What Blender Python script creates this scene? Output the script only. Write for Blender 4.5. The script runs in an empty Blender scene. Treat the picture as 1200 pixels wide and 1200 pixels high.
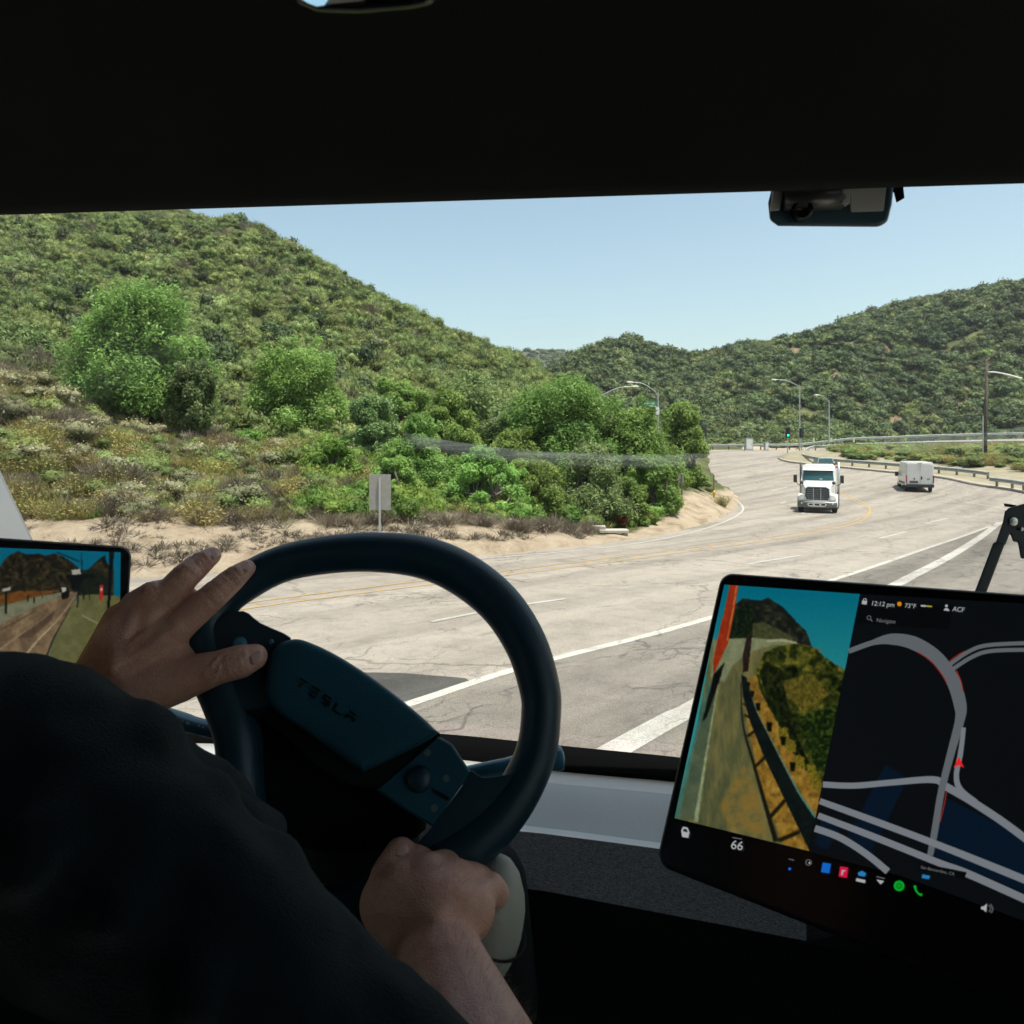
import bpy, bmesh, math, random
import numpy as np
from mathutils import Vector, Matrix, Euler

random.seed(7)
S = bpy.context.scene
C = S.collection
R = math.radians
CAMZ = 2.9          # eye height above the road under the truck
HOR = 515.0         # horizon row of the photograph (1200 px frame)
FPX = 850.0         # focal length in those pixels


def P(px, py, Y):
    return Vector(((px - 600) / FPX * Y, Y, CAMZ - (py - HOR) / FPX * Y))


def PZ(px, py, Z):
    """point on the sight line at height Z relative to the eye"""
    Y = -Z * FPX / (py - HOR)
    return P(px, py, Y)


# ------------------------------------------------------------------ helpers
def tag(o, label=None, cat=None, group=None, kind=None):
    if label: o['label'] = label
    if cat: o['category'] = cat
    if group: o['group'] = group
    if kind: o['kind'] = kind
    return o


def empty(name, loc=(0, 0, 0), rz=0.0, parent=None):
    o = bpy.data.objects.new(name, None)
    C.objects.link(o)
    o.location = loc
    o.rotation_euler = (0, 0, rz)
    o.empty_display_size = 0.2
    if parent: o.parent = parent
    return o


def copy_tree(o, parent=None):
    c = o.copy()
    C.objects.link(c)
    if parent: c.parent = parent
    for ch in list(o.children): copy_tree(ch, c)
    return c


class MB:
    def __init__(s):
        s.v = []; s.f = []; s.m = []

    def add(s, vs, fs, mi=0):
        b = len(s.v)
        s.v += [tuple(x) for x in vs]
        s.f += [tuple(i + b for i in f) for f in fs]
        s.m += [mi] * len(fs)
        return s

    def box(s, c, size, rot=None, mi=0):
        hx, hy, hz = size[0] / 2, size[1] / 2, size[2] / 2
        pts = [Vector((x, y, z)) for x in (-hx, hx) for y in (-hy, hy) for z in (-hz, hz)]
        if rot is not None: pts = [rot @ p for p in pts]
        c = Vector(c)
        return s.add([p + c for p in pts], [(0, 1, 3, 2), (4, 6, 7, 5), (0, 4, 5, 1), (2, 3, 7, 6), (0, 2, 6, 4), (1, 5, 7, 3)], mi)

    def tube(s, path, r, seg=10, cap=True, mi=0, closed=False, flat=1.0):
        path = [Vector(p) for p in path]
        n = len(path)
        rs = r if isinstance(r, (list, tuple)) else [r] * n
        vs = []; fs = []
        t0 = (path[1] - path[0]).normalized()
        up = Vector((0, 0, 1)) if abs(t0.z) < .9 else Vector((1, 0, 0))
        nrm = t0.cross(up).normalized()
        for i, p in enumerate(path):
            if closed: t = path[(i + 1) % n] - path[i - 1]
            else: t = path[min(i + 1, n - 1)] - path[max(i - 1, 0)]
            t.normalize()
            nrm = (nrm - t * nrm.dot(t)).normalized()
            b = t.cross(nrm)
            for k in range(seg):
                a = 2 * math.pi * k / seg
                vs.append(p + nrm * math.cos(a) * rs[i] + b * math.sin(a) * rs[i] * flat)
        m = n if closed else n - 1
        for i in range(m):
            for k in range(seg):
                a = i * seg + k; b2 = i * seg + (k + 1) % seg
                j = ((i + 1) % n) * seg
                fs.append((a, b2, j + (k + 1) % seg, j + k))
        if cap and not closed:
            fs.append(tuple(range(seg))[::-1])
            fs.append(tuple((n - 1) * seg + k for k in range(seg)))
        return s.add(vs, fs, mi)

    def capsule(s, a, ra, b, rb, seg=16, rings=5, mi=0):
        a = Vector(a); b = Vector(b)
        ax = b - a; L = ax.length
        if L < 1e-6: ax = Vector((0, 0, 1)); L = 1e-6
        t = ax.normalized()
        u = t.orthogonal().normalized(); w = t.cross(u)
        prof = []
        for i in range(rings + 1):
            th = math.pi / 2 * i / rings
            prof.append((-ra * math.cos(th), ra * math.sin(th)))
        for i in range(rings + 1):
            th = math.pi / 2 * i / rings
            prof.append((L + rb * math.sin(th), rb * math.cos(th)))
        vs = [a + t * prof[0][0]]
        for z, r in prof[1:-1]:
            for k in range(seg):
                an = 2 * math.pi * k / seg
                vs.append(a + t * z + u * math.cos(an) * r + w * math.sin(an) * r)
        vs.append(a + t * prof[-1][0])
        fs = []
        nr = len(prof) - 2
        for k in range(seg):
            fs.append((0, 1 + (k + 1) % seg, 1 + k))
        for i in range(nr - 1):
            for k in range(seg):
                p0 = 1 + i * seg
                fs.append((p0 + k, p0 + (k + 1) % seg, p0 + seg + (k + 1) % seg, p0 + seg + k))
        last = len(vs) - 1; p0 = 1 + (nr - 1) * seg
        for k in range(seg):
            fs.append((last, p0 + k, p0 + (k + 1) % seg))
        return s.add(vs, fs, mi)

    def chain(s, pts, rs, seg=16):
        for i in range(len(pts) - 1):
            s.capsule(pts[i], rs[i], pts[i + 1], rs[i + 1], seg)
        return s

    def prism(s, poly, off, mi=0):
        poly = [Vector(p) for p in poly]; off = Vector(off); n = len(poly)
        vs = poly + [p + off for p in poly]
        fs = [tuple(range(n))[::-1], tuple(range(n, 2 * n))]
        for i in range(n):
            j = (i + 1) % n
            fs.append((i, j, n + j, n + i))
        return s.add(vs, fs, mi)

    def poly(s, pts, mi=0):
        return s.add(pts, [tuple(range(len(pts)))], mi)

    def loft(s, secs, closed=True, cap=True, mi=0):
        n = len(secs[0]); vs = [p for q in secs for p in q]; fs = []
        m = n if closed else n - 1
        for i in range(len(secs) - 1):
            for k in range(m):
                a = i * n + k; b = i * n + (k + 1) % n
                fs.append((a, b, b + n, a + n))
        if cap and closed:
            fs.append(tuple(range(n))[::-1])
            fs.append(tuple((len(secs) - 1) * n + k for k in range(n)))
        return s.add(vs, fs, mi)

    def lathe(s, prof, c, axis=(0, 0, 1), seg=24, mi=0):
        """prof: list of (r, h) closed to the axis by caps"""
        c = Vector(c); t = Vector(axis).normalized(); u = t.orthogonal().normalized(); w = t.cross(u)
        secs = [[c + t * h + u * (math.cos(2 * math.pi * k / seg) * r) + w * (math.sin(2 * math.pi * k / seg) * r) for k in range(seg)] for r, h in prof]
        return s.loft(secs, True, True, mi)

    def strip(s, a, b, mi=0):
        n = len(a)
        return s.add(list(a) + list(b), [(i, i + 1, n + i + 1, n + i) for i in range(n - 1)], mi)

    def build(s, name, mats, parent=None, smooth=False, bevel=0, seg=2, subsurf=0, fix=True, solid=0):
        me = bpy.data.meshes.new(name)
        me.from_pydata(s.v, [], s.f)
        if not isinstance(mats, (list, tuple)): mats = [mats]
        for m in mats: me.materials.append(m)
        if len(mats) > 1: me.polygons.foreach_set('material_index', s.m)
        if fix:
            bm = bmesh.new(); bm.from_mesh(me)
            bmesh.ops.recalc_face_normals(bm, faces=bm.faces)
            bm.to_mesh(me); bm.free()
        if smooth: me.polygons.foreach_set('use_smooth', [True] * len(me.polygons))
        me.update()
        o = bpy.data.objects.new(name, me)
        C.objects.link(o)
        if parent:
            o.parent = parent
        if solid:
            md = o.modifiers.new('thick', 'SOLIDIFY'); md.thickness = solid; md.offset = 0
        if bevel:
            md = o.modifiers.new('bevel', 'BEVEL'); md.width = bevel; md.segments = seg; md.limit_method = 'ANGLE'; md.angle_limit = R(35)
            md.harden_normals = False
        if subsurf:
            md = o.modifiers.new('sub', 'SUBSURF'); md.levels = subsurf; md.render_levels = subsurf
        if smooth and bevel:
            pass
        return o


def fastmesh(name, V, F, mat, parent=None, smooth=False):
    """V (n,3) and quads F (m,4) numpy -> object"""
    me = bpy.data.meshes.new(name)
    V = np.asarray(V, np.float32); F = np.asarray(F, np.int32)
    me.vertices.add(len(V)); me.vertices.foreach_set('co', V.ravel())
    me.loops.add(F.size); me.loops.foreach_set('vertex_index', F.ravel())
    me.polygons.add(len(F))
    me.polygons.foreach_set('loop_start', np.arange(len(F), dtype=np.int32) * F.shape[1])
    for m in (mat if isinstance(mat, (list, tuple)) else [mat]): me.materials.append(m)
    if smooth: me.polygons.foreach_set('use_smooth', np.ones(len(F), bool))
    me.update(calc_edges=True)
    o = bpy.data.objects.new(name, me)
    C.objects.link(o)
    if parent: o.parent = parent
    return o


def baked(o):
    """apply the modifiers of o"""
    dg = bpy.context.evaluated_depsgraph_get()
    me = bpy.data.meshes.new_from_object(o.evaluated_get(dg))
    old = o.data
    o.modifiers.clear(); o.data = me
    return o


def catmull(pts, n=8, closed=False):
    pts = [Vector(p) for p in pts]; out = []; N = len(pts)
    for i in range(N if closed else N - 1):
        if closed: p0, p1, p2, p3 = pts[i - 1], pts[i], pts[(i + 1) % N], pts[(i + 2) % N]
        else: p0, p1, p2, p3 = pts[max(i - 1, 0)], pts[i], pts[i + 1], pts[min(i + 2, N - 1)]
        for k in range(n):
            t = k / n
            out.append(.5 * ((2 * p1) + (p2 - p0) * t + (2 * p0 - 5 * p1 + 4 * p2 - p3) * t * t + (3 * p1 - p0 - 3 * p2 + p3) * t ** 3))
    if not closed: out.append(pts[-1].copy())
    return out


# ---------------------------------------------------------------- materials
def mk(name):
    m = bpy.data.materials.new(name); m.use_nodes = True
    nt = m.node_tree; nt.nodes.clear()
    out = nt.nodes.new('ShaderNodeOutputMaterial')
    return m, nt, out


def N(nt, typ, **kw):
    n = nt.nodes.new('ShaderNode' + typ)
    for k, v in kw.items():
        if k in n.inputs: n.inputs[k].default_value = v
        else: setattr(n, k, v)
    return n


def L(nt, a, b): nt.links.new(a, b)


def c4(c): return (c[0], c[1], c[2], 1)


def ramp(nt, fac, stops):
    r = N(nt, 'ValToRGB')
    el = r.color_ramp.elements
    while len(el) < len(stops): el.new(.5)
    for e, (p, c) in zip(el, stops):
        e.position = p; e.color = c4(c) if len(c) == 3 else c
    L(nt, fac, r.inputs[0])
    return r.outputs[0]


def mat(name, c1, c2=None, scale=6, rough=.6, metal=0, spec=.5, bump=0, bscale=60, coord='Object', sheen=0, sss=0, coat=0, detail=5, r2=None):
    m, nt, out = mk(name)
    b = N(nt, 'BsdfPrincipled')
    b.inputs['Roughness'].default_value = rough; b.inputs['Metallic'].default_value = metal
    b.inputs['Specular IOR Level'].default_value = spec
    b.inputs['Base Color'].default_value = c4(c1)
    b.inputs['Coat Weight'].default_value = coat
    if sheen:
        b.inputs['Sheen Weight'].default_value = sheen; b.inputs['Sheen Roughness'].default_value = .4
    if sss:
        b.inputs['Subsurface Weight'].default_value = sss; b.inputs['Subsurface Radius'].default_value = (1, .35, .2); b.inputs['Subsurface Scale'].default_value = .006
    tc = N(nt, 'TexCoord')
    if c2 is not None or r2 is not None:
        n = N(nt, 'TexNoise', Scale=scale, Detail=detail, Roughness=.62)
        L(nt, tc.outputs[coord], n.inputs['Vector'])
        if c2 is not None:
            L(nt, ramp(nt, n.outputs[0], [(.32, c1), (.68, c2)]), b.inputs['Base Color'])
        if r2 is not None:
            mr = N(nt, 'MapRange'); mr.inputs[1].default_value = .3; mr.inputs[2].default_value = .7
            mr.inputs[3].default_value = rough; mr.inputs[4].default_value = r2
            L(nt, n.outputs[0], mr.inputs[0]); L(nt, mr.outputs[0], b.inputs['Roughness'])
    if bump:
        n2 = N(nt, 'TexNoise', Scale=bscale, Detail=4)
        L(nt, tc.outputs[coord], n2.inputs['Vector'])
        bp = N(nt, 'Bump', Strength=bump, Distance=.01)
        L(nt, n2.outputs[0], bp.inputs['Height']); L(nt, bp.outputs[0], b.inputs['Normal'])
    L(nt, b.outputs[0], out.inputs[0])
    return m


def emit(name, col, strength=1, c2=None, scale=30, c3=None):
    """a lit screen area: glowing picture under a faintly glossy face"""
    m, nt, out = mk(name)
    b = N(nt, 'BsdfPrincipled', Roughness=.35)
    b.inputs['Base Color'].default_value = (.004, .004, .004, 1)
    b.inputs['Specular IOR Level'].default_value = .3
    b.inputs['Emission Color'].default_value = c4(col); b.inputs['Emission Strength'].default_value = strength
    if c2 is not None:
        tc = N(nt, 'TexCoord'); n = N(nt, 'TexNoise', Scale=scale, Detail=6, Roughness=.7)
        L(nt, tc.outputs['Object'], n.inputs['Vector'])
        st = [(.35, col), (.65, c2)] if c3 is None else [(.33, col), (.52, c2), (.68, c3)]
        L(nt, ramp(nt, n.outputs[0], st), b.inputs['Emission Color'])
    L(nt, b.outputs[0], out.inputs[0])
    return m


def leafmat(name, dark, light, tip=None, trans=.3, pscale=.5, hue=.03, val=.5):
    m, nt, out = mk(name)
    geo = N(nt, 'NewGeometry'); oi = N(nt, 'ObjectInfo'); tc = N(nt, 'TexCoord')
    n = N(nt, 'TexNoise', Scale=pscale, Detail=3, Roughness=.6); L(nt, geo.outputs['Position'], n.inputs['Vector'])
    n2 = N(nt, 'TexNoise', Scale=pscale * 14, Detail=2); L(nt, geo.outputs['Position'], n2.inputs['Vector'])
    ad = N(nt, 'Math', operation='MULTIPLY_ADD'); L(nt, n2.outputs[0], ad.inputs[0]); ad.inputs[1].default_value = .5
    L(nt, n.outputs[0], ad.inputs[2])
    mr = N(nt, 'MapRange'); mr.inputs[1].default_value = .5; mr.inputs[2].default_value = 1.0; L(nt, ad.outputs[0], mr.inputs[0])
    st = [(.1, dark), (.8, light)] + ([(1, tip)] if tip else [])
    col = ramp(nt, mr.outputs[0], st)
    hs = N(nt, 'HueSaturation')
    h = N(nt, 'MapRange'); h.inputs[3].default_value = .5 - hue; h.inputs[4].default_value = .5 + hue; L(nt, oi.outputs['Random'], h.inputs[0])
    wn = N(nt, 'TexWhiteNoise', noise_dimensions='1D'); L(nt, oi.outputs['Random'], wn.inputs['W'])
    v = N(nt, 'MapRange'); v.inputs[3].default_value = 1 - val; v.inputs[4].default_value = 1 + val; L(nt, wn.outputs[0], v.inputs[0])
    L(nt, h.outputs[0], hs.inputs['Hue']); L(nt, v.outputs[0], hs.inputs['Value']); L(nt, col, hs.inputs['Color'])
    b = N(nt, 'BsdfPrincipled', Roughness=.62); b.inputs['Specular IOR Level'].default_value = .22
    t = N(nt, 'BsdfTranslucent'); L(nt, hs.outputs[0], b.inputs['Base Color']); L(nt, hs.outputs[0], t.inputs['Color'])
    mx = N(nt, 'MixShader'); mx.inputs[0].default_value = trans
    L(nt, b.outputs[0], mx.inputs[1]); L(nt, t.outputs[0], mx.inputs[2]); L(nt, mx.outputs[0], out.inputs[0])
    return m


# ------------------------------------------------------------- camera, light
cam_d = bpy.data.cameras.new('camera'); cam = bpy.data.objects.new('camera', cam_d); C.objects.link(cam)
cam.location = (0, 0, CAMZ); cam.rotation_euler = (R(90), 0, 0)
cam_d.sensor_width = 36; cam_d.lens = FPX / 1200 * 36
cam_d.shift_y = -(600 - HOR) / 1200
cam_d.clip_start = .02; cam_d.clip_end = 9000
cam_d.dof.use_dof = True; cam_d.dof.focus_distance = 1.9; cam_d.dof.aperture_fstop = 16
S.camera = cam

SUN = Vector((.24, -.14, .96)).normalized()
elev = math.asin(SUN.z)
sun_d = bpy.data.lights.new('sun', 'SUN'); sun_d.energy = 3.7; sun_d.angle = R(.53); sun_d.color = (1, .955, .89)
sun = bpy.data.objects.new('sun', sun_d); C.objects.link(sun)
sun.rotation_euler = SUN.to_track_quat('Z', 'Y').to_euler(); sun.location = (0, 0, 60)
W_ = bpy.data.worlds.new('World'); S.world = W_; W_.use_nodes = True
wn = W_.node_tree; wn.nodes.clear()
wo = wn.nodes.new('ShaderNodeOutputWorld'); bg = wn.nodes.new('ShaderNodeBackground'); sk = wn.nodes.new('ShaderNodeTexSky')
sk.sky_type = 'NISHITA'; sk.sun_disc = False; sk.sun_elevation = elev
sk.sun_rotation = math.atan2(SUN.x, SUN.y); sk.altitude = 300; sk.air_density = 1.0; sk.dust_density = 3.0; sk.ozone_density = 1.3
bg.inputs[1].default_value = .105
tint = wn.nodes.new('ShaderNodeMix'); tint.data_type = 'RGBA'; tint.blend_type = 'MULTIPLY'; tint.inputs[0].default_value = 1; tint.inputs[7].default_value = (1.03, 1.0, .83, 1)
wn.links.new(sk.outputs[0], tint.inputs[6]); wn.links.new(tint.outputs[2], bg.inputs[0]); wn.links.new(bg.outputs[0], wo.inputs[0])
S.view_settings.view_transform = 'Standard'; S.view_settings.look = 'None'; S.view_settings.exposure = 1.2; S.view_settings.gamma = 1
S.cycles.use_denoising = True
S.cycles.max_bounces = 8; S.cycles.diffuse_bounces = 4; S.cycles.glossy_bounces = 3; S.cycles.transparent_max_bounces = 12
S.cycles.transmission_bounces = 6; S.cycles.caustics_reflective = False; S.cycles.caustics_refractive = False
S.cycles.sample_clamp_indirect = 6
# ------------------------------------------------------------------ ground
RY = np.array([0., 4, 6.75, 12, 20, 30, 44, 52, 60, 80, 104, 115, 130])
RD = np.array([2.9, 2.9, 2.92, 3.15, 3.6, 4.1, 4.55, 4.58, 4.4, 3.4, 2.2, 1.7, 1.45])
_fy = np.linspace(0, 130, 1301); _fd = np.interp(_fy, RY, RD)
for _ in range(3):
    _k = np.ones(31) / 31
    _fd = np.convolve(np.pad(_fd, 15, 'edge'), _k, 'valid')


def drop(Y): return np.interp(Y, _fy, _fd)


def road_py(Y): return HOR + FPX * drop(Y) / np.maximum(Y, .5)


_ty = np.linspace(5, 128, 2400); _tp = road_py(_ty)


def road_Y(py): return float(np.interp(-py, -_tp, _ty))


def RP(px, py, dz=0.0):
    """point on the road surface seen at this pixel"""
    Y = road_Y(py)
    return Vector(((px - 600) / FPX * Y, Y, CAMZ - float(drop(Y)) + dz))


def road_z(Y): return CAMZ - float(drop(Y))


# left edge of the paving (px, py)
EDGE = [(-4000, 860), (-900, 735), (-300, 700), (0, 683), (150, 678), (300, 669), (450, 659), (600, 648), (700, 637), (780, 626), (830, 613), (852, 602), (866, 591), (866, 585), (853, 576), (842, 568), (834, 556), (830, 545), (829, 535), (829, 530)]
CREST = {}
TAB = {
    -4000: [(10, 860), (14, 800), (20, 700), (30, 500), (60, 350), (120, 200), (420, 150)],
    -700: [(15.8, 722), (19, 650), (23, 575), (28, 500), (36, 420), (60, 300), (100, 130), (150, 40), (420, 60)],
    -200: [(17, 693), (20, 640), (23, 590), (27, 520), (32, 445), (40, 410), (52, 380), (70, 330), (100, 250), (140, 150), (170, 130), (420, 160)],
    0: [(18, 683), (20.5, 628), (23, 590), (27, 525), (32, 452), (38, 436), (50, 425), (70, 370), (100, 300), (140, 215), (170, 205), (420, 300)],
    60: [(18.2, 681), (20.8, 622), (23.3, 592), (28, 530), (34, 470), (40, 460), (52, 435), (72, 380), (100, 310), (140, 222), (172, 208), (420, 300)],
    150: [(18.5, 678), (21.2, 622), (24, 594), (28, 555), (34, 512), (42, 485), (55, 455), (75, 400), (100, 333), (138, 246), (175, 232), (420, 330)],
    280: [(19.3, 671), (22, 630), (25, 602), (30, 565), (37, 528), (46, 502), (60, 468), (80, 404), (105, 333), (132, 262), (170, 268), (420, 380)],
    370: [(20, 665), (22.5, 628), (26, 602), (31, 567), (38, 533), (48, 506), (62, 472), (82, 414), (105, 354), (126, 310), (160, 325), (420, 430)],
    480: [(21.3, 657), (23.6, 624), (27, 603), (32, 573), (40, 541), (50, 516), (65, 482), (85, 432), (105, 394), (118, 370), (150, 390), (420, 470)],
    600: [(23.7, 648), (25.5, 628), (28, 612), (33, 584), (42, 552), (52, 527), (66, 497), (85, 458), (100, 431), (110, 423), (140, 445), (200, 480), (420, 418)],
    650: [(25.5, 643), (27, 630), (30, 618), (35, 590), (44, 556), (54, 532), (68, 505), (85, 474), (100, 456), (110, 452), (140, 465), (200, 470), (260, 438), (420, 450)],
    700: [(28, 637), (29.5, 628), (33, 614), (38, 590), (46, 562), (56, 542), (70, 517), (85, 494), (100, 484), (115, 484), (150, 490), (190, 485), (250, 410), (320, 430), (420, 470)],
    735: [(30, 631), (31.5, 626), (34, 614), (38, 592), (46, 568), (56, 550), (70, 528), (85, 511), (100, 505), (115, 505), (150, 510), (190, 490), (255, 401), (320, 425), (420, 470)],
    780: [(32.5, 626), (35, 612), (38, 592), (44, 572), (52, 556), (62, 546), (75, 536), (90, 529), (110, 524), (125, 522), (150, 535), (190, 505), (255, 415), (320, 440), (420, 480)],
    820: [(36.5, 616), (39.5, 602), (43, 590), (50, 575), (57, 566), (66, 556), (78, 548), (92, 536), (110, 528), (125, 526), (150, 535), (190, 505), (250, 426), (320, 440), (420, 470)],
    852: [(44.5, 602), (47, 595), (50, 590), (55, 582), (58, 577), (62, 576), (70, 566), (118, 528.5), (124, 529), (150, 540), (190, 505), (250, 421), (320, 420), (420, 450)],
    868: [(117, 527.5), (124, 530), (150, 545), (185, 505), (250, 416), (320, 425), (420, 450)],
    900: [(117, 527.5), (124, 531), (150, 545), (185, 508), (250, 412), (320, 420), (420, 445)],
    1000: [(117, 527.5), (124, 532), (150, 545), (180, 510), (250, 384), (320, 388), (420, 420)],
    1100: [(117, 527.5), (124, 532), (150, 545), (175, 510), (245, 357), (320, 360), (420, 400)],
    1200: [(117, 527.5), (124, 532), (150, 540), (175, 508), (240, 340), (320, 330), (420, 370)],
    1900: [(117, 527.5), (124, 530), (150, 530), (175, 490), (240, 250), (320, 230), (420, 250)],
    4000: [(117, 527.5), (150, 500), (240, 220), (420, 200)],
}


def edge_Y(x):
    """nearest depth of the left paving edge on column x"""
    e = [(p, road_Y(q)) for p, q in EDGE[:13]]
    return float(np.interp(x, [a for a, _ in e], [b for _, b in e])) if x < 866 else 999.


colx = np.concatenate([[-4000, -2500, -1500, -1000], np.arange(-700, 1905, 7.0), [2400, 3200, 4000]])
rowY = np.concatenate([np.arange(3, 16, .65), np.geomspace(16, 60, 110), np.geomspace(60.8, 420, 120)])
keys = sorted(TAB)
tabpy = np.array([np.interp(rowY, [a for a, _ in TAB[k]], [b for _, b in TAB[k]]) for k in keys])
for _i, _k2 in enumerate(keys):
    if _k2 >= 868: tabpy[_i] = np.where(rowY < 117, road_py(rowY), tabpy[_i])
GP = np.empty((len(colx), len(rowY)))
for j in range(len(rowY)):
    GP[:, j] = np.interp(colx, keys, tabpy[:, j])
# soften, then put the bank foot and the paving back in place
K = np.array([1, 2, 3, 2, 1.]) / 9
SM = GP.copy()
for _ in range(2):
    SM = np.apply_along_axis(lambda a: np.convolve(np.pad(a, 2, 'edge'), K, 'valid'), 1, SM)
    SM = np.apply_along_axis(lambda a: np.convolve(np.pad(a, 2, 'edge'), K, 'valid'), 0, SM)
rp = road_py(np.minimum(rowY, 117.5))
rng = np.random.default_rng(3)


def vnoise(x, y, seed=0):
    """cheap smooth 2-D value noise, numpy"""
    r = np.random.default_rng(seed).random((64, 64))
    xi = np.floor(x).astype(int); yi = np.floor(y).astype(int); fx = x - xi; fy = y - yi
    fx = fx * fx * (3 - 2 * fx); fy = fy * fy * (3 - 2 * fy)
    g = lambda a, b: r[a % 64, b % 64]
    return (g(xi, yi) * (1 - fx) + g(xi + 1, yi) * fx) * (1 - fy) + (g(xi, yi + 1) * (1 - fx) + g(xi + 1, yi + 1) * fx) * fy


# far edge of left-hand ground beyond the bend: paving edge returns left
_back = [(road_Y(q), p) for p, q in EDGE[12:]]


def paved(x, Y):
    if Y > 117.3: return False
    if x <= 866 and Y < edge_Y(x): return True
    if Y > road_Y(588):
        return x > float(np.interp(Y, [a for a, _ in _back], [b for _, b in _back]))
    return x > 866


GZ = np.empty_like(GP)
for i, x in enumerate(colx):
    ye = edge_Y(x)
    for j, Y in enumerate(rowY):
        if paved(x, Y):
            GZ[i, j] = CAMZ - (rp[j] - HOR) / FPX * Y - .10
        else:
            near = 1.0
            if x < 866 and Y < ye * 1.25: near = (Y - ye) / (ye * .25)
            if Y > 117: near = min(1, (Y - 117) / 8)
            near = max(0., min(1., near))
            py = GP[i, j] * (1 - near) + SM[i, j] * near
            z = CAMZ - (py - HOR) / FPX * Y
            X = (x - 600) / FPX * Y
            amp = .25 * near if Y < 60 else (.9 if Y < 200 else 2.0) * near
            z += amp * (vnoise(np.array(X / 5.), np.array(Y / 5.), 1) - .5) + .22 * min(1, near * 3) * (vnoise(np.array(X / .9), np.array(Y / .9), 2) - .5)
            z += (0 if Y < 120 else 1) * 4.5 * near * (vnoise(np.array(X / 22.), np.array(Y / 30.), 4) - .5)
            GZ[i, j] = z
GX = (colx[:, None] - 600) / FPX * rowY[None, :]


def gz(X, Y):
    x = 600 + FPX * X / Y
    i = int(np.clip(np.searchsorted(colx, x) - 1, 0, len(colx) - 2)); j = int(np.clip(np.searchsorted(rowY, Y) - 1, 0, len(rowY) - 2))
    a = np.clip((x - colx[i]) / (colx[i + 1] - colx[i]), 0, 1); b = np.clip((Y - rowY[j]) / (rowY[j + 1] - rowY[j]), 0, 1)
    return float((GZ[i, j] * (1 - a) + GZ[i + 1, j] * a) * (1 - b) + (GZ[i, j + 1] * (1 - a) + GZ[i + 1, j + 1] * a) * b)


def gpt(px, Y, dz=0.):
    X = (px - 600) / FPX * Y
    return Vector((X, Y, gz(X, Y) + dz))


def bank(px, py):
    """first hit of the sight line with the ground"""
    for Y in np.arange(14, 300, .2):
        if gz((px - 600) / FPX * Y, Y) >= CAMZ - (py - HOR) / FPX * Y: return Y
    return 120.


# ground material: sand low on the bank, dry brown-green soil higher up
def ground_mat():
    m, nt, out = mk('bank_soil')
    b = N(nt, 'BsdfPrincipled', Roughness=.9); b.inputs['Specular IOR Level'].default_value = .1
    geo = N(nt, 'NewGeometry'); at = N(nt, 'Attribute', attribute_name='sand')
    n = N(nt, 'TexNoise', Scale=1.1, Detail=8, Roughness=.68); L(nt, geo.outputs['Position'], n.inputs['Vector'])
    n2 = N(nt, 'TexNoise', Scale=.22, Detail=6, Roughness=.7); L(nt, geo.outputs['Position'], n2.inputs['Vector'])
    sand = ramp(nt, n.outputs[0], [(.27, (.17, .125, .082)), (.46, (.32, .25, .178)), (.6, (.37, .30, .22)), (.75, (.44, .36, .27))])
    veg = ramp(nt, n2.outputs[0], [(.3, (.05, .058, .022)), (.52, (.078, .084, .034)), (.66, (.14, .125, .062)), (.8, (.26, .20, .125))])
    ad = N(nt, 'Math', operation='ADD'); L(nt, at.outputs['Fac'], ad.inputs[0])
    s2 = N(nt, 'MapRange'); s2.inputs[3].default_value = -.35; s2.inputs[4].default_value = .35; L(nt, n.outputs[0], s2.inputs[0]); L(nt, s2.outputs[0], ad.inputs[1])
    f = N(nt, 'MapRange'); f.inputs[1].default_value = .4; f.inputs[2].default_value = .6; L(nt, ad.outputs[0], f.inputs[0])
    mx = N(nt, 'Mix', data_type='RGBA'); L(nt, f.outputs[0], mx.inputs[0]); L(nt, veg, mx.inputs[6]); L(nt, sand, mx.inputs[7])
    at2 = N(nt, 'Attribute', attribute_name='bare')
    m2 = N(nt, 'Mix', data_type='RGBA'); L(nt, at2.outputs['Fac'], m2.inputs[0]); L(nt, mx.outputs[2], m2.inputs[6])
    L(nt, ramp(nt, n.outputs[0], [(.3, (.17, .105, .07)), (.7, (.26, .18, .125))]), m2.inputs[7])
    L(nt, m2.outputs[2], b.inputs['Base Color'])
    nb = N(nt, 'TexNoise', Scale=2.6, Detail=9, Roughness=.72); L(nt, geo.outputs['Position'], nb.inputs['Vector'])
    bp = N(nt, 'Bump', Strength=1.0, Distance=.24); L(nt, nb.outputs[0], bp.inputs['Height']); L(nt, bp.outputs[0], b.inputs['Normal'])
    L(nt, b.outputs[0], out.inputs[0])
    return m


nx, ny = GZ.shape
V = np.stack([GX, np.broadcast_to(rowY[None, :], GX.shape), GZ], -1).reshape(-1, 3)
ii, jj = np.meshgrid(np.arange(nx - 1), np.arange(ny - 1), indexing='ij')
a = (ii * ny + jj).ravel()
F = np.stack([a, a + ny, a + ny + 1, a + 1], 1)
terr = fastmesh('terrain', V, F, ground_mat(), smooth=True)
tag(terr, kind='structure')
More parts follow.
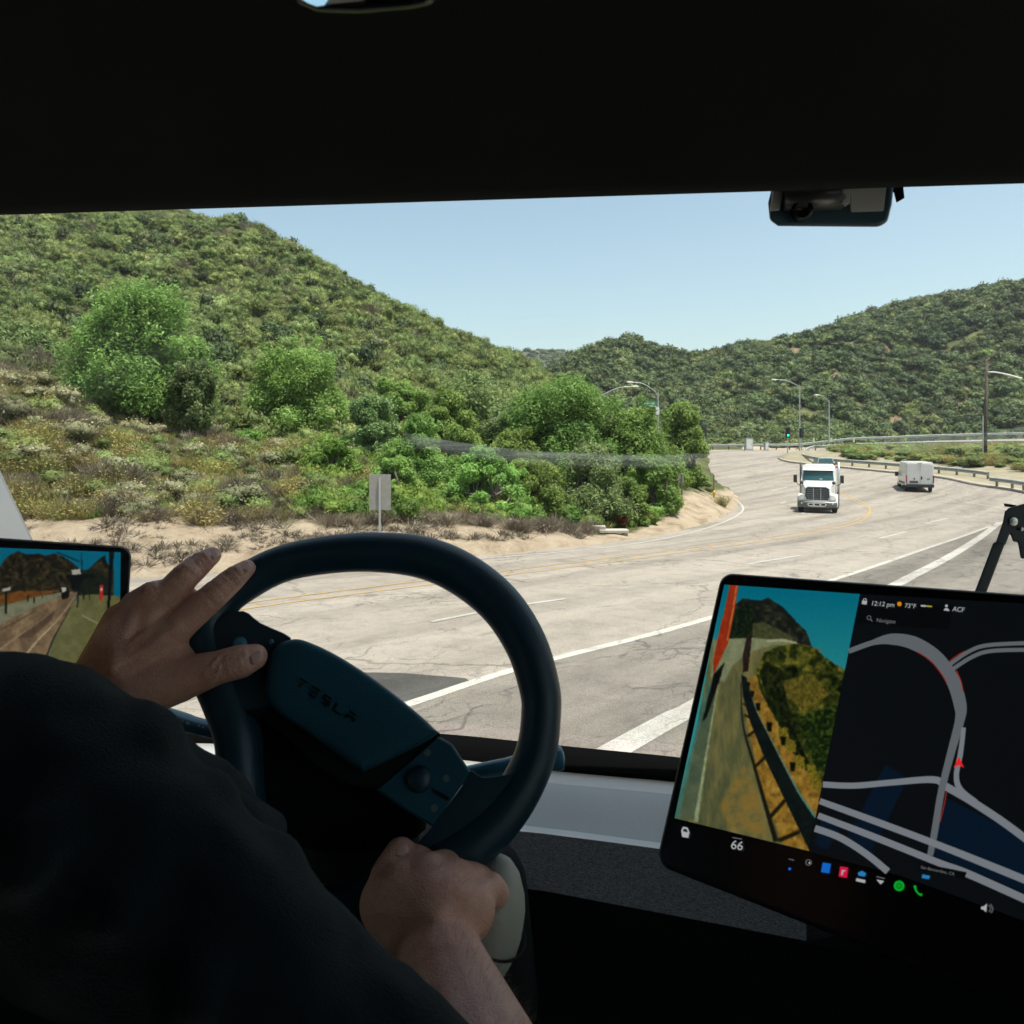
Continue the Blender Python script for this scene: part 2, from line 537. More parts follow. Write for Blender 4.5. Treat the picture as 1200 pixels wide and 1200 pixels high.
# where bare sand lies: along the bank foot, thinner further up
sand_v = np.zeros((nx, ny), np.float32)
SANDW = [(-4000, 2), (-700, 3.2), (0, 4.6), (150, 5.2), (280, 4.6), (370, 3.6), (430, 3.4), (480, 4.2), (560, 4.8), (620, 4.2), (690, 2.6), (735, 2.2), (755, 3.2), (780, 7), (810, 11), (866, 16)]
for i, x in enumerate(colx):
    if x > 870:
        sand_v[i, :] = np.where(rowY < 122, .8, 0); continue
    ye = edge_Y(x); w = float(np.interp(x, [p for p, _ in SANDW], [q for _, q in SANDW]))
    sand_v[i, :] = np.clip(1.1 - np.maximum(rowY - ye, 0) / w * .6, 0, 1)
    if x > 780: sand_v[i, rowY > 90] *= .3
at = terr.data.attributes.new('sand', 'FLOAT', 'POINT'); at.data.foreach_set('value', sand_v.ravel())

# bare reddish slips on the far hill
BARE = [(1048, 496, 11, 7), (1058, 484, 5, 9), (1122, 478, 11, 7), (1136, 462, 12, 9), (1040, 408, 8, 7), (890, 484, 9, 4), (982, 440, 12, 3), (930, 409, 9, 3), (1090, 505, 14, 4)]
def bare(px, Y, z):
    py = HOR - (z - CAMZ) / Y * FPX
    return max([0.] + [1.6 - math.hypot((px - a_) / w_, (py - b_) / h_) for a_, b_, w_, h_ in BARE])
bare_v = np.zeros((nx, ny), np.float32)
for i, x in enumerate(colx):
    if 850 < x < 1250:
        for j, Y in enumerate(rowY):
            if Y > 125: bare_v[i, j] = min(1., bare(x, Y, GZ[i, j]))
at = terr.data.attributes.new('bare', 'FLOAT', 'POINT'); at.data.foreach_set('value', bare_v.ravel())

# wide land under everything out to the horizon
g = MB(); n = 48
ring = [[(math.cos(2 * math.pi * k / n) * r, math.sin(2 * math.pi * k / n) * r + 60, z) for k in range(n)] for r, z in ((1, -26), (700, -26), (1560, -26))]
g.loft(ring, True, False); g.poly(ring[0])
tag(g.build('ground', mat('far_soil', (.09, .09, .05), (.16, .13, .08), .02, .95, coord='Object')), kind='structure')
# ground under and behind the truck
g = MB(); g.poly([(-40, -60, -.02), (40, -60, -.02), (40, 3.2, -.02), (-40, 3.2, -.02)])
# faded far ridge
ridge_soil = mat('ridge_scrub', (.045, .06, .032), (.10, .105, .06), .06, .95, bump=.6, bscale=.2)


def ridge(name, prof, Y0, Y1, base):
    m = MB(); secs = []
    pts = catmull([P(px, py, Y1) for px, py in prof], 10)
    for t in np.linspace(0, 1, 14):
        row = []
        for k, p in enumerate(pts):
            q = Vector((p.x * (Y0 + (Y1 - Y0) * t) / Y1, Y0 + (Y1 - Y0) * t, base + (p.z - base) * t ** .8))
            q.z += (vnoise(np.array(k * .12 + t * 3), np.array(t * 5.), 8) - .5) * (p.z - base) * .10
            row.append(q)
        secs.append(row)
    back = [Vector((p.x * 1.2, p.y * 1.2, base)) for p in pts]
    secs.append(back)
    m.loft(secs, closed=False)
    return tag(m.build(name, ridge_soil, smooth=True), kind='structure')


ridge('hills', [(480, 430), (560, 418), (600, 414), (630, 412), (665, 413), (700, 420), (780, 440)], 520, 760, -26)
ridge('hills', [(820, 440), (870, 416), (905, 406), (960, 392), (1000, 378), (1050, 362), (1100, 350), (1250, 335)], 430, 560, -26)


# ------------------------------------------------------------------- road
def road_mat(name, c_lo, c_mid, c_hi, crack=(.075, .064, .052), tracks=True):
    m, nt, out = mk(name)
    b = N(nt, 'BsdfPrincipled', Roughness=.85); b.inputs['Specular IOR Level'].default_value = .25
    geo = N(nt, 'NewGeometry')
    mp = N(nt, 'Mapping'); mp.inputs['Rotation'].default_value = (0, 0, R(43)); L(nt, geo.outputs['Position'], mp.inputs['Vector'])
    # after the turn y runs along the carriageway
    st = N(nt, 'Mapping'); st.inputs['Scale'].default_value = (1, .12, 1); L(nt, mp.outputs[0], st.inputs['Vector'])
    n1 = N(nt, 'TexNoise', Scale=.7, Detail=7, Roughness=.65); L(nt, st.outputs[0], n1.inputs['Vector'])
    n2 = N(nt, 'TexNoise', Scale=55, Detail=3, Roughness=.7); L(nt, mp.outputs[0], n2.inputs['Vector'])
    n3 = N(nt, 'TexNoise', Scale=.35, Detail=5, Roughness=.7); L(nt, mp.outputs[0], n3.inputs['Vector'])
    base = ramp(nt, n1.outputs[0], [(.30, c_lo), (.46, c_mid), (.72, c_hi)])
    mo = N(nt, 'Mix', data_type='RGBA', blend_type='MULTIPLY'); mo.inputs[0].default_value = 1; L(nt, base, mo.inputs[6])
    n4 = N(nt, 'TexNoise', Scale=1.7, Detail=6, Roughness=.75); L(nt, mp.outputs[0], n4.inputs['Vector'])
    L(nt, ramp(nt, n4.outputs[0], [(.32, (.78, .77, .76)), (.5, (1, 1, 1)), (.7, (1.1, 1.09, 1.06))]), mo.inputs[7])
    sm_ = N(nt, 'Mapping'); sm_.inputs['Scale'].default_value = (1, .018, 1); L(nt, mp.outputs[0], sm_.inputs['Vector'])
    n5 = N(nt, 'TexNoise', Scale=.75, Detail=3, Roughness=.5); L(nt, sm_.outputs[0], n5.inputs['Vector'])
    mo2 = N(nt, 'Mix', data_type='RGBA', blend_type='MULTIPLY'); mo2.inputs[0].default_value = 1; L(nt, mo.outputs[2], mo2.inputs[6])
    L(nt, ramp(nt, n5.outputs[0], [(.36, (.80, .79, .78)), (.5, (1, 1, 1)), (.66, (1.06, 1.05, 1.04))]), mo2.inputs[7]); base = mo2.outputs[2]
    mx = N(nt, 'Mix', data_type='RGBA', blend_type='MULTIPLY'); mx.inputs[0].default_value = .75
    L(nt, base, mx.inputs[6]); L(nt, ramp(nt, n2.outputs[0], [(.3, (.42, .42, .42)), (.5, (.95, .95, .95)), (.7, (1.4, 1.36, 1.3))]), mx.inputs[7])
    # alligator cracks: wobbled cell borders, present only in patches
    nd = N(nt, 'TexNoise', Scale=1.6, Detail=4); L(nt, mp.outputs[0], nd.inputs['Vector'])
    av = N(nt, 'VectorMath', operation='MULTIPLY_ADD'); L(nt, nd.outputs['Color'], av.inputs[0]); av.inputs[1].default_value = (.9, .9, 0); L(nt, mp.outputs[0], av.inputs[2])
    cs = N(nt, 'Mapping'); cs.inputs['Scale'].default_value = (1, .45, 1); L(nt, av.outputs[0], cs.inputs['Vector'])
    col = mx.outputs[2]
    for sc, wd, lo, hi, seed in ((.36, .010, .36, .52, 0), (1.3, .020, .45, .56, 3), (4.2, .045, .50, .60, 5)):
        vo = N(nt, 'TexVoronoi', feature='DISTANCE_TO_EDGE', Scale=sc); vo.inputs['Randomness'].default_value = 1
        L(nt, cs.outputs[0], vo.inputs['Vector'])
        lt = N(nt, 'MapRange'); lt.inputs[1].default_value = wd * .3; lt.inputs[2].default_value = wd; lt.inputs[3].default_value = 1; lt.inputs[4].default_value = 0
        L(nt, vo.outputs[0], lt.inputs[0])
        pm = N(nt, 'MapRange'); pm.inputs[1].default_value = lo; pm.inputs[2].default_value = hi; L(nt, n3.outputs[0], pm.inputs[0])
        mu = N(nt, 'Math', operation='MULTIPLY'); L(nt, lt.outputs[0], mu.inputs[0]); L(nt, pm.outputs[0], mu.inputs[1])
        m3 = N(nt, 'Math', operation='MULTIPLY'); L(nt, mu.outputs[0], m3.inputs[0]); m3.inputs[1].default_value = .62
        mc = N(nt, 'Mix', data_type='RGBA'); L(nt, m3.outputs[0], mc.inputs[0]); L(nt, col, mc.inputs[6]); mc.inputs[7].default_value = c4(crack)
        col = mc.outputs[2]
    L(nt, col, b.inputs['Base Color'])
    bp = N(nt, 'Bump', Strength=.35, Distance=.02); L(nt, n2.outputs[0], bp.inputs['Height']); L(nt, bp.outputs[0], b.inputs['Normal'])
    L(nt, b.outputs[0], out.inputs[0])
    return m


asphalt = road_mat('sun_bleached_asphalt', (.168, .146, .124), (.240, .211, .182), (.280, .248, .216))
shoulder_m = road_mat('weathered_shoulder', (.098, .087, .075), (.145, .129, .112), (.198, .178, .155), crack=(.05, .045, .04))
patch_m = road_mat('dark_patch', (.045, .043, .040), (.056, .053, .050), (.07, .066, .061), crack=(.04, .04, .04))

ys = np.concatenate([np.linspace(-40, 3, 8), np.linspace(3.6, 14, 22), np.geomspace(14.6, 60, 70), np.linspace(61, 117.6, 70)])
ys = np.unique(np.concatenate([ys, [road_Y(q) for _, q in EDGE[2:]]]))
ex = [(road_Y(q), (p - 600) / FPX * road_Y(q)) for p, q in EDGE]
ex.sort()
secs = []
for Y in ys:
    xl = float(np.interp(Y, [a for a, _ in ex], [b for _, b in ex])) if Y > 10 else -40
    if Y > 10: xl = max(xl, -40)
    xr = max(45., Y * 1.6)
    z = road_z(max(Y, 0.1))
    row = []
    for t in np.linspace(0, 1, 26):
        row.append(Vector((xl + (xr - xl) * t ** 1.3, Y, z)))
    # ragged paving edge
    if 16 < Y < 70: row[0].x += .35 * (float(vnoise(np.array(Y * .8), np.array(3.), 6)) - .5)
    secs.append(row)
m = MB(); m.loft(secs, closed=False)
tag(m.build('road', asphalt, smooth=True), kind='structure')


def ribbon(pts, w, dz, n=10, name=None, mats=None, seg=None):
    """painted line on the road along points (px,py)"""
    c = catmull([RP(*p) for p in pts], n)
    a = []; b = []
    for i, p in enumerate(c):
        t = c[min(i + 1, len(c) - 1)] - c[max(i - 1, 0)]; t.z = 0; t.normalize()
        q = Vector((t.y, -t.x, 0)); wi = w[i * (len(w) - 1) // max(len(c) - 1, 1)] if isinstance(w, list) else w
        for s, l in ((-1, a), (1, b)):
            e = p + q * wi / 2 * s; e.z = road_z(e.y) + dz; l.append(e)
    return a, b


def paint_mat(name, c, worn):
    m, nt, out = mk(name)
    b = N(nt, 'BsdfPrincipled', Roughness=.7); geo = N(nt, 'NewGeometry')
    n = N(nt, 'TexNoise', Scale=5, Detail=8, Roughness=.8); L(nt, geo.outputs['Position'], n.inputs['Vector'])
    L(nt, ramp(nt, n.outputs[0], [(.40, worn), (.56, c)]), b.inputs['Base Color'])
    L(nt, b.outputs[0], out.inputs[0]); return m


white_p = road_mat('white_road_paint', (.215, .20, .178), (.36, .345, .315), (.385, .37, .34), crack=(.14, .13, .11))
faint_p = paint_mat('worn_white_road_paint', (.37, .35, .315), (.24, .22, .19))
yellow_p = paint_mat('yellow_road_paint', (.34, .205, .055), (.25, .20, .135))


def line(name, pts, w, mtl, dz=.008, n=10):
    a, b = ribbon(pts, w, dz, n); m = MB(); m.strip(a, b)
    return tag(m.build(name, mtl), kind='structure')


# shoulder on the near side of the white line
ca = [(380, 853), (480, 825), (620, 780), (820, 728), (1000, 672), (1100, 638), (1165, 615)]
a, _ = ribbon(ca, .01, .004, 14)
b = [Vector((p.x + 2.9, p.y - 2.6, 0)) for p in a]
mid = []
m = MB(); rows = []
for t in np.linspace(0, 1, 7):
    rows.append([Vector((p.x + (q.x - p.x) * t, p.y + (q.y - p.y) * t, road_z(max(p.y + (q.y - p.y) * t, .2)) + .004)) for p, q in zip(a, b)])
m.loft(rows, closed=False)
tag(m.build('shoulder', shoulder_m), kind='structure')
line('lane_line', ca, .17, white_p)
line('edge_line', [(640, 925), (720, 880), (790, 841), (830, 820), (940, 748), (1060, 680), (1120, 648), (1172, 612)], .30, white_p)
for seg in ([(505, 729), (570, 716)], [(592, 712), (662, 702)], [(878, 661), (938, 651)], [(1030, 631), (1062, 623)], [(1085, 613), (1112, 607)]):
    line('lane_dash', seg, .13, white_p, n=6)
yel = [(60, 742), (180, 728), (300, 709), (430, 692), (600, 671), (760, 651), (870, 636), (960, 622), (1005, 611), (1020, 599), (1010, 590), (985, 578), (955, 568), (927, 561), (833, 549)]
for off in (-3.0, 2.2):
    line('centre_line', [(x, y + off * (y - 500) / 170) for x, y in yel], .11, yellow_p)
line('edge_line', [(560, 655), (700, 643), (790, 629), (840, 615), (864, 604), (871, 595), (862, 585), (850, 578), (838, 566)], .13, faint_p)
for seg in ([(905, 575), (922, 571)], [(915, 590), (921, 588)], [(940, 602), (944, 600)], [(870, 612), (890, 609)]):
    line('lane_dash', seg, .16, faint_p, n=6)
# darker flat area beside the white line
c = [RP(x, y) for x, y in ((400, 788), (470, 789), (545, 795), (552, 799), (520, 808), (486, 822), (440, 836), (380, 850))]
m = MB(); m.poly([Vector((p.x, p.y, p.z + .006)) for p in c])
tag(m.build('dark_road_area', patch_m), kind='structure')
# right hand side edge line next to the kerb
line('edge_line', [(1130, 588), (1165, 594), (1200, 602), (1260, 616)], .14, faint_p)

# ----------------------------------------------------------- median island
kf = [(912, 537.5), (920, 541), (940, 544), (1000, 550), (1030, 553), (1098, 560), (1143, 569), (1200, 578), (1320, 600)]
kb = [(912, 537.5), (922, 534.5), (940, 532), (970, 530), (1030, 528.6), (1098, 528.2), (1143, 528), (1200, 527.8), (1320, 527.5)]
def ramp_pt(px, back):
    lo = float(np.interp(px, [912, 945, 1000, 1100, 1200, 1400], [534, 530.5, 526.6, 524.6, 523.2, 522]))
    hi = float(np.interp(px, [912, 945, 1000, 1100, 1200, 1400], [528.5, 526.2, 520.3, 516.4, 514, 512.5]))
    return P(px, lo, 107.0) if not back else P(px, hi, 121.0)
kbx = [912, 922, 940, 970, 1030, 1098, 1143, 1200, 1320]
fa = catmull([RP(*p) for p in kf], 8)
_blend = lambda i: min(1, i / 3)
ba = catmull([RP(*kb[i]).lerp(ramp_pt(kbx[i], False), _blend(i)) for i in range(len(kb))], 8)
m = MB(); rows = []
for t in np.linspace(0, 1, 22):
    row = []
    for p, q in zip(fa, ba):
        w = (q - p).length
        h = .15 + min(1.0, w / 20) * 1.1 * math.sin(math.pi * min(1, max(0, (t - .14) / .8))) ** 1.0
        r = p.lerp(q, t); zr = road_z(r.y); w2 = max(0, min(1, (t - .1) / .9)); r.z = zr + h * (1 - .5 * w2) + (q.z + .10 - road_z(q.y)) * w2 ** 1.6
        row.append(r)
    rows.append(row)
m.loft(rows, closed=False)
ISL = rows
isl = m.build('island_ground', mat('island_dirt', (.25, .21, .15), (.17, .15, .085), .8, .95, bump=.4, bscale=3), smooth=True)
tag(isl, kind='structure')
# concrete kerb round it
m = MB()
loop = fa + list(reversed(ba))[1:]
def kerb(pts):
    secs = []
    for i, p in enumerate(pts):
        t = pts[min(i + 1, len(pts) - 1)] - pts[max(i - 1, 0)]; t.z = 0; t.normalize(); q = Vector((t.y, -t.x, 0))
        z = road_z(p.y)
        secs.append([Vector((p.x + q.x * .12, p.y + q.y * .12, z - .05)), Vector((p.x + q.x * .10, p.y + q.y * .10, z + .15)), Vector((p.x - q.x * .10, p.y - q.y * .10, z + .16)), Vector((p.x - q.x * .12, p.y - q.y * .12, z - .05))])
    m.loft(secs, True, True)
kerb(fa)
tag(m.build('kerb', mat('concrete_kerb', (.30, .27, .22), (.20, .18, .15), 2, .9)), kind='structure')
# paved strip beside the kerb
rows2 = []
for t in np.linspace(0, 1, 4):
    rows2.append([Vector((p.x + (q.x - p.x) * s, p.y + (q.y - p.y) * s, p.z + (q.z - p.z) * 0 + .012 + .15)) for p, q in zip(fa, ba) for s in [min(1, t * 1.5 / max((q - p).length, .01))]])
for r_ in rows2:
    for k, v in enumerate(r_): v.z = road_z(v.y) + .17 + .02
m = MB(); m.loft(rows2, closed=False)
tag(m.build('pavement', mat('pale_concrete', (.30, .265, .215), (.25, .22, .175), 1.5, .9)), kind='structure')


def isl_z(X, Y):
    best = None
    for row in ISL:
        for p in row:
            d = (p.x - X) ** 2 + (p.y - Y) ** 2
            if best is None or d < best[0]: best = (d, p.z)
    return best[1]

# the road climbs away to the right behind the island
m = MB(); rows = []
for t in np.linspace(0, 1, 5):
    row = []
    for px in (925, 935, 945, 960, 980, 1000, 1050, 1100, 1150, 1200, 1300, 1400):
        a_, b_ = ramp_pt(px, False), ramp_pt(px, True); row.append(a_.lerp(b_, t) + Vector((0, 0, .012)))
    rows.append(row)
m.loft(rows, closed=False)
tag(m.build('road', asphalt, smooth=True), kind='structure')
# -------------------------------------------------------------- vegetation
def leaf_cloud(rg, lobes, n, size, aspect=.5, shell=.4, up=.35, jit=.35, vert=0.):
    """n small leaf faces spread through the volume of the lobes"""
    lb = np.asarray(lobes, float)
    w = lb[:, 3] * lb[:, 4] + lb[:, 3] * lb[:, 5]; w /= w.sum()
    k = rg.choice(len(lb), n, p=w)
    d = rg.normal(size=(n, 3)); d /= np.linalg.norm(d, axis=1, keepdims=True)
    r = rg.random(n) ** shell
    p = lb[k, :3] + d * lb[k, 3:6] * r[:, None]
    nr = rg.normal(size=(n, 3)) * .75 + d * .8 + np.array([0, 0, up])
    nr /= np.linalg.norm(nr, axis=1, keepdims=True)
    t = rg.normal(size=(n, 3)); t[:, 2] += vert; t -= nr * (t * nr).sum(1, keepdims=True); t /= np.linalg.norm(t, axis=1, keepdims=True)
    b = np.cross(nr, t)
    s = size * (1 + jit * rg.normal(size=(n, 1))).clip(.4, 2)
    V = np.stack([p - t * s, p + b * s * aspect + nr * s * .15, p + t * s, p - b * s * aspect + nr * s * .15], 1).reshape(-1, 3)
    F = np.arange(4 * n).reshape(-1, 4)
    return V, F


def core_blob(rg, lobes, f=.72):
    Vs = []; Fs = []; o = 0
    for cx, cy, cz, rx, ry, rz in lobes:
        m = 7; nn = 10
        th = np.linspace(.05, math.pi - .05, m); ph = np.arange(nn) * 2 * math.pi / nn
        T, Q = np.meshgrid(th, ph, indexing='ij')
        k = f * (1 + .16 * rg.normal(size=T.shape))
        v = np.stack([cx + rx * k * np.sin(T) * np.cos(Q), cy + ry * k * np.sin(T) * np.sin(Q), cz + rz * k * np.cos(T)], -1).reshape(-1, 3)
        i, j = np.meshgrid(np.arange(m - 1), np.arange(nn), indexing='ij')
        a = i * nn + j; b = i * nn + (j + 1) % nn
        Vs.append(v); Fs.append(np.stack([a, b, b + nn, a + nn], -1).reshape(-1, 4) + o); o += len(v)
    return np.concatenate(Vs), np.concatenate(Fs)


def twig_quads(rg, n, h, spread, w):
    """thin upright stems fanning from the foot"""
    a = rg.random(n) * 2 * math.pi; l = h * (.45 + .65 * rg.random(n)); o = spread * rg.random(n)
    foot = np.stack([np.cos(a) * o * .3, np.sin(a) * o * .3, np.zeros(n)], 1)
    tip = np.stack([np.cos(a + rg.normal(size=n) * .6) * o, np.sin(a + rg.normal(size=n) * .6) * o, l], 1)
    side = rg.normal(size=(n, 3)); side[:, 2] *= .2; side /= np.linalg.norm(side, axis=1, keepdims=True)
    mid = (foot + tip) / 2 + rg.normal(size=(n, 3)) * h * .06
    V = np.stack([foot - side * w, foot + side * w, tip + side * w * .4, tip - side * w * .4], 1).reshape(-1, 3)
    return V, np.arange(4 * n).reshape(-1, 4)


def join(parts):
    Vs = []; Fs = []; Ms = []; o = 0
    for V, F, mi in parts:
        Vs.append(V); Fs.append(F + o); Ms.append(np.full(len(F), mi, np.int32)); o += len(V)
    return np.concatenate(Vs), np.concatenate(Fs), np.concatenate(Ms)


def plantmesh(name, parts, mats):
    V, F, Mi = join(parts)
    o = fastmesh(name, V, F, mats)
    o.data.polygons.foreach_set('material_index', Mi)
    me = o.data
    bpy.data.objects.remove(o)
    return me


olive = leafmat('olive_chaparral', (.092, .124, .034), (.235, .290, .095), (.31, .335, .14), .42, .14, .020, .28)
dark_oak = leafmat('dark_oak_leaf', (.036, .060, .022), (.118, .152, .056), (.19, .21, .09), .28, .09, .026, .46)
sage = leafmat('grey_sage_leaf', (.12, .125, .06), (.23, .225, .12), (.31, .29, .175), .25, 1.2, .02, .3)
cream = leafmat('cream_flower', (.33, .265, .15), (.45, .37, .23), None, .2, 2, .01, .15)
drybr = leafmat('dry_stem', (.105, .085, .062), (.23, .19, .14), (.31, .26, .19), .05, 2, .015, .25)
lime = leafmat('fresh_green_leaf', (.14, .235, .052), (.30, .46, .12), (.40, .53, .19), .45, .55, .015, .15)
mid = leafmat('mid_green_leaf', (.110, .185, .040), (.255, .365, .092), (.34, .43, .15), .45, .5, .02, .2)
silver = leafmat('silver_green_leaf', (.09, .145, .046), (.22, .30, .115), (.34, .39, .21), .38, .6, .015, .18)
weed = leafmat('weed_leaf', (.075, .145, .024), (.19, .285, .055), (.26, .32, .075), .4, .9, .02, .25)
straw = leafmat('straw_blade', (.20, .18, .06), (.35, .30, .11), (.43, .37, .17), .3, 1.5, .02, .3)
bark = mat('grey_bark', (.07, .055, .042), (.13, .105, .085), 9, .9, bump=.5, bscale=30)
red_leaf = leafmat('red_leaf', (.12, .02, .018), (.26, .05, .04), None, .3, 1, .02, .2)


def lobes_for(rg, n, rz=.6, spread=.55, lr=(.38, .6)):
    out = []
    for _ in range(n):
        a = rg.random() * 6.283; q = spread * rg.random() ** .6
        r = lr[0] + (lr[1] - lr[0]) * rg.random()
        out.append((math.cos(a) * q, math.sin(a) * q, rz * (.35 + .75 * rg.random()), r, r, r * (.7 + .25 * rg.random())))
    return out


rg = np.random.default_rng(11)
KIND = {}
def shrub_protos(key, n, nl, nlobes, size, mats, twigs=40, flowers=0, core=True, rz=.6, asp=.45, lr=(.38, .6), dry=0, core_f=.6, up=.6, shell=.4, vert=0.):
    out = []
    for k in range(n):
        lb = lobes_for(rg, nlobes, rz, lr=lr)
        parts = [(*leaf_cloud(rg, lb, nl, size, asp, shell, up, .35, vert), 0)]
        if core: parts.append((*core_blob(rg, lb, core_f), 0))
        if twigs: parts.append((*twig_quads(rg, twigs, .95, .95, .009), 1))
        if flowers:
            up_ = [(c[0], c[1], c[2] + c[5] * .25, c[3], c[4], c[5] * .85) for c in lb]
            parts.append((*leaf_cloud(rg, up_, flowers, size * .62, .9, .3), 2))
        if dry: parts.append((*twig_quads(rg, dry, 1.1, 1.1, .007), 1))
        out.append(plantmesh(key, parts, mats))
    KIND[key] = out


shrub_protos('chaparral_shrub', 5, 950, 5, .058, [olive, drybr], 30)
shrub_protos('sage_shrub', 3, 900, 5, .05, [sage, drybr], 120)
shrub_protos('flowering_shrub', 4, 650, 6, .052, [sage, drybr, cream], 100, 230)
shrub_protos('dry_shrub', 4, 140, 4, .04, [drybr, drybr], 420, core=False, dry=200)
shrub_protos('green_shrub', 4, 1100, 5, .065, [weed, drybr], 12, asp=.4)
shrub_protos('straw_shrub', 3, 500, 5, .05, [straw, straw], 300, core=False)
shrub_protos('oak_shrub', 5, 620, 7, .095, [dark_oak, drybr], 0, rz=.75, lr=(.35, .62))
shrub_protos('hill_shrub', 6, 900, 8, .060, [olive, drybr], 14, up=.5, core_f=.5, rz=.62, shell=.5, vert=1.3, asp=.36, lr=(.28, .5))
shrub_protos('red_shrub', 1, 600, 4, .07, [red_leaf, drybr], 30)

# ---- shrubs one can tell apart: on the bank and the foot of the hill
TXT = {
    'chaparral_shrub': ('rounded olive green shrub growing %s', 'shrub'),
    'sage_shrub': ('pale grey sage bush growing %s', 'shrub'),
    'flowering_shrub': ('cream flowered bush growing %s', 'shrub'),
    'dry_shrub': ('leafless brown twiggy bush lying %s', 'dry bush'),
    'green_shrub': ('fresh green weed clump growing %s', 'weed clump'),
    'straw_shrub': ('straw yellow grass clump %s', 'grass clump'),
    'red_shrub': ('small red leaved bush in the dark hollow behind the concrete slab', 'shrub'),
}
ZONE = [(lambda x, y: y < 470 and x < 130, 'on top of the far left knoll'),
        (lambda x, y: x < 260, 'on the sandy bank left of the road sign'),
        (lambda x, y: x < 470, 'on the roadside slope above the steering wheel'),
        (lambda x, y: x < 790, 'under the tree clump beside the bend'),
        (lambda x, y: True, 'on the bare sand slope at the bend')]
shrubs = []
def put_shrub(key, px, py, Y, s, zone=None, sq=1.0):
    me = KIND[key][int(rg.integers(len(KIND[key])))]
    o = bpy.data.objects.new(key, me); C.objects.link(o)
    p = gpt(px, Y); o.location = (p.x, p.y, p.z - .12 * s)
    o.rotation_euler = (rg.normal() * .08, rg.normal() * .08, rg.random() * 6.28)
    o.scale = (s * (1 + .15 * rg.normal()), s * (1 + .15 * rg.normal()), s * sq)
    z = zone or next(t for f, t in ZONE if f(px, py))
    l, c = TXT[key]
    lab = l % z if '%s' in l else l
    tag(o, lab, c, lab.split(' growing')[0].split(' lying')[0] + 's ' + z)
    shrubs.append((px, Y, s)); return o


def far_enough(px, Y, s, f):
    X = (px - 600) / FPX * Y
    for qx, qY, qs in shrubs:
        if ((qx - 600) / FPX * qY - X) ** 2 + (qY - Y) ** 2 < ((s + qs) * f) ** 2: return False
    return True


def pick(ws):
    r = rg.random() * sum(w for _, w in ws)
    for k, w in ws:
        r -= w
        if r <= 0: return k
    return ws[-1][0]


tries = 0
while len(shrubs) < 235 and tries < 6000:
    tries += 1
    px = -60 + 860 * rg.random(); py = 432 + 180 * rg.random()
    if px > 470 and py < 525: continue
    Y = bank(px, py)
    if Y > 60 or Y < edge_Y(px) + (2.6 if px < 690 else 3.2): continue
    if px < 110 and py < 500: ws = [('flowering_shrub', 5), ('sage_shrub', 1), ('straw_shrub', 2), ('chaparral_shrub', 1)]
    elif px < 270: ws = [('flowering_shrub', 2.0), ('sage_shrub', 1.5), ('dry_shrub', 1.6), ('chaparral_shrub', 2.6), ('straw_shrub', 2.4)]
    elif px < 400: ws = [('flowering_shrub', 1), ('sage_shrub', 1.3), ('dry_shrub', 1.2), ('chaparral_shrub', 2.2), ('straw_shrub', 1.8), ('green_shrub', 1.6)]
    else: ws = [('green_shrub', 5), ('chaparral_shrub', 1.5), ('straw_shrub', 1.6), ('dry_shrub', .5)]
    if Y < edge_Y(px) + 4.4: ws = [('dry_shrub', 4), ('straw_shrub', 1.5), ('chaparral_shrub', .8)] + ([('flowering_shrub', 1), ('sage_shrub', 1)] if px < 380 else [('green_shrub', 1)])
    k = pick(ws)
    s = (.5 + .75 * rg.random()) * (.8 if k in ('dry_shrub', 'straw_shrub') else 1)
    if not far_enough(px, Y, s, .42): continue
    put_shrub(k, px, py, Y, s, sq=.75 + .3 * rg.random())
# dry brush along the top of the sand
for px in list(range(385, 640, 22)) + [640, 655, 668, 680, 690]:
    Y = edge_Y(px) + 3.0 + .8 * rg.random() - (.6 if px > 560 else 0)
    put_shrub('dry_shrub', px + rg.normal() * 5, 600, Y, .75 + .3 * rg.random(), 'on top of the sand below the tree clump', .6)
put_shrub('red_shrub', 716, 610, 33.5, .8)
for px, Y, s in ((846, 46.5, .75), (832, 52, .5), (790, 47, .9), (812, 51, 1.1), (826, 56, 1.0)):
    put_shrub('straw_shrub' if px == 846 else 'chaparral_shrub', px, 580, Y, s)

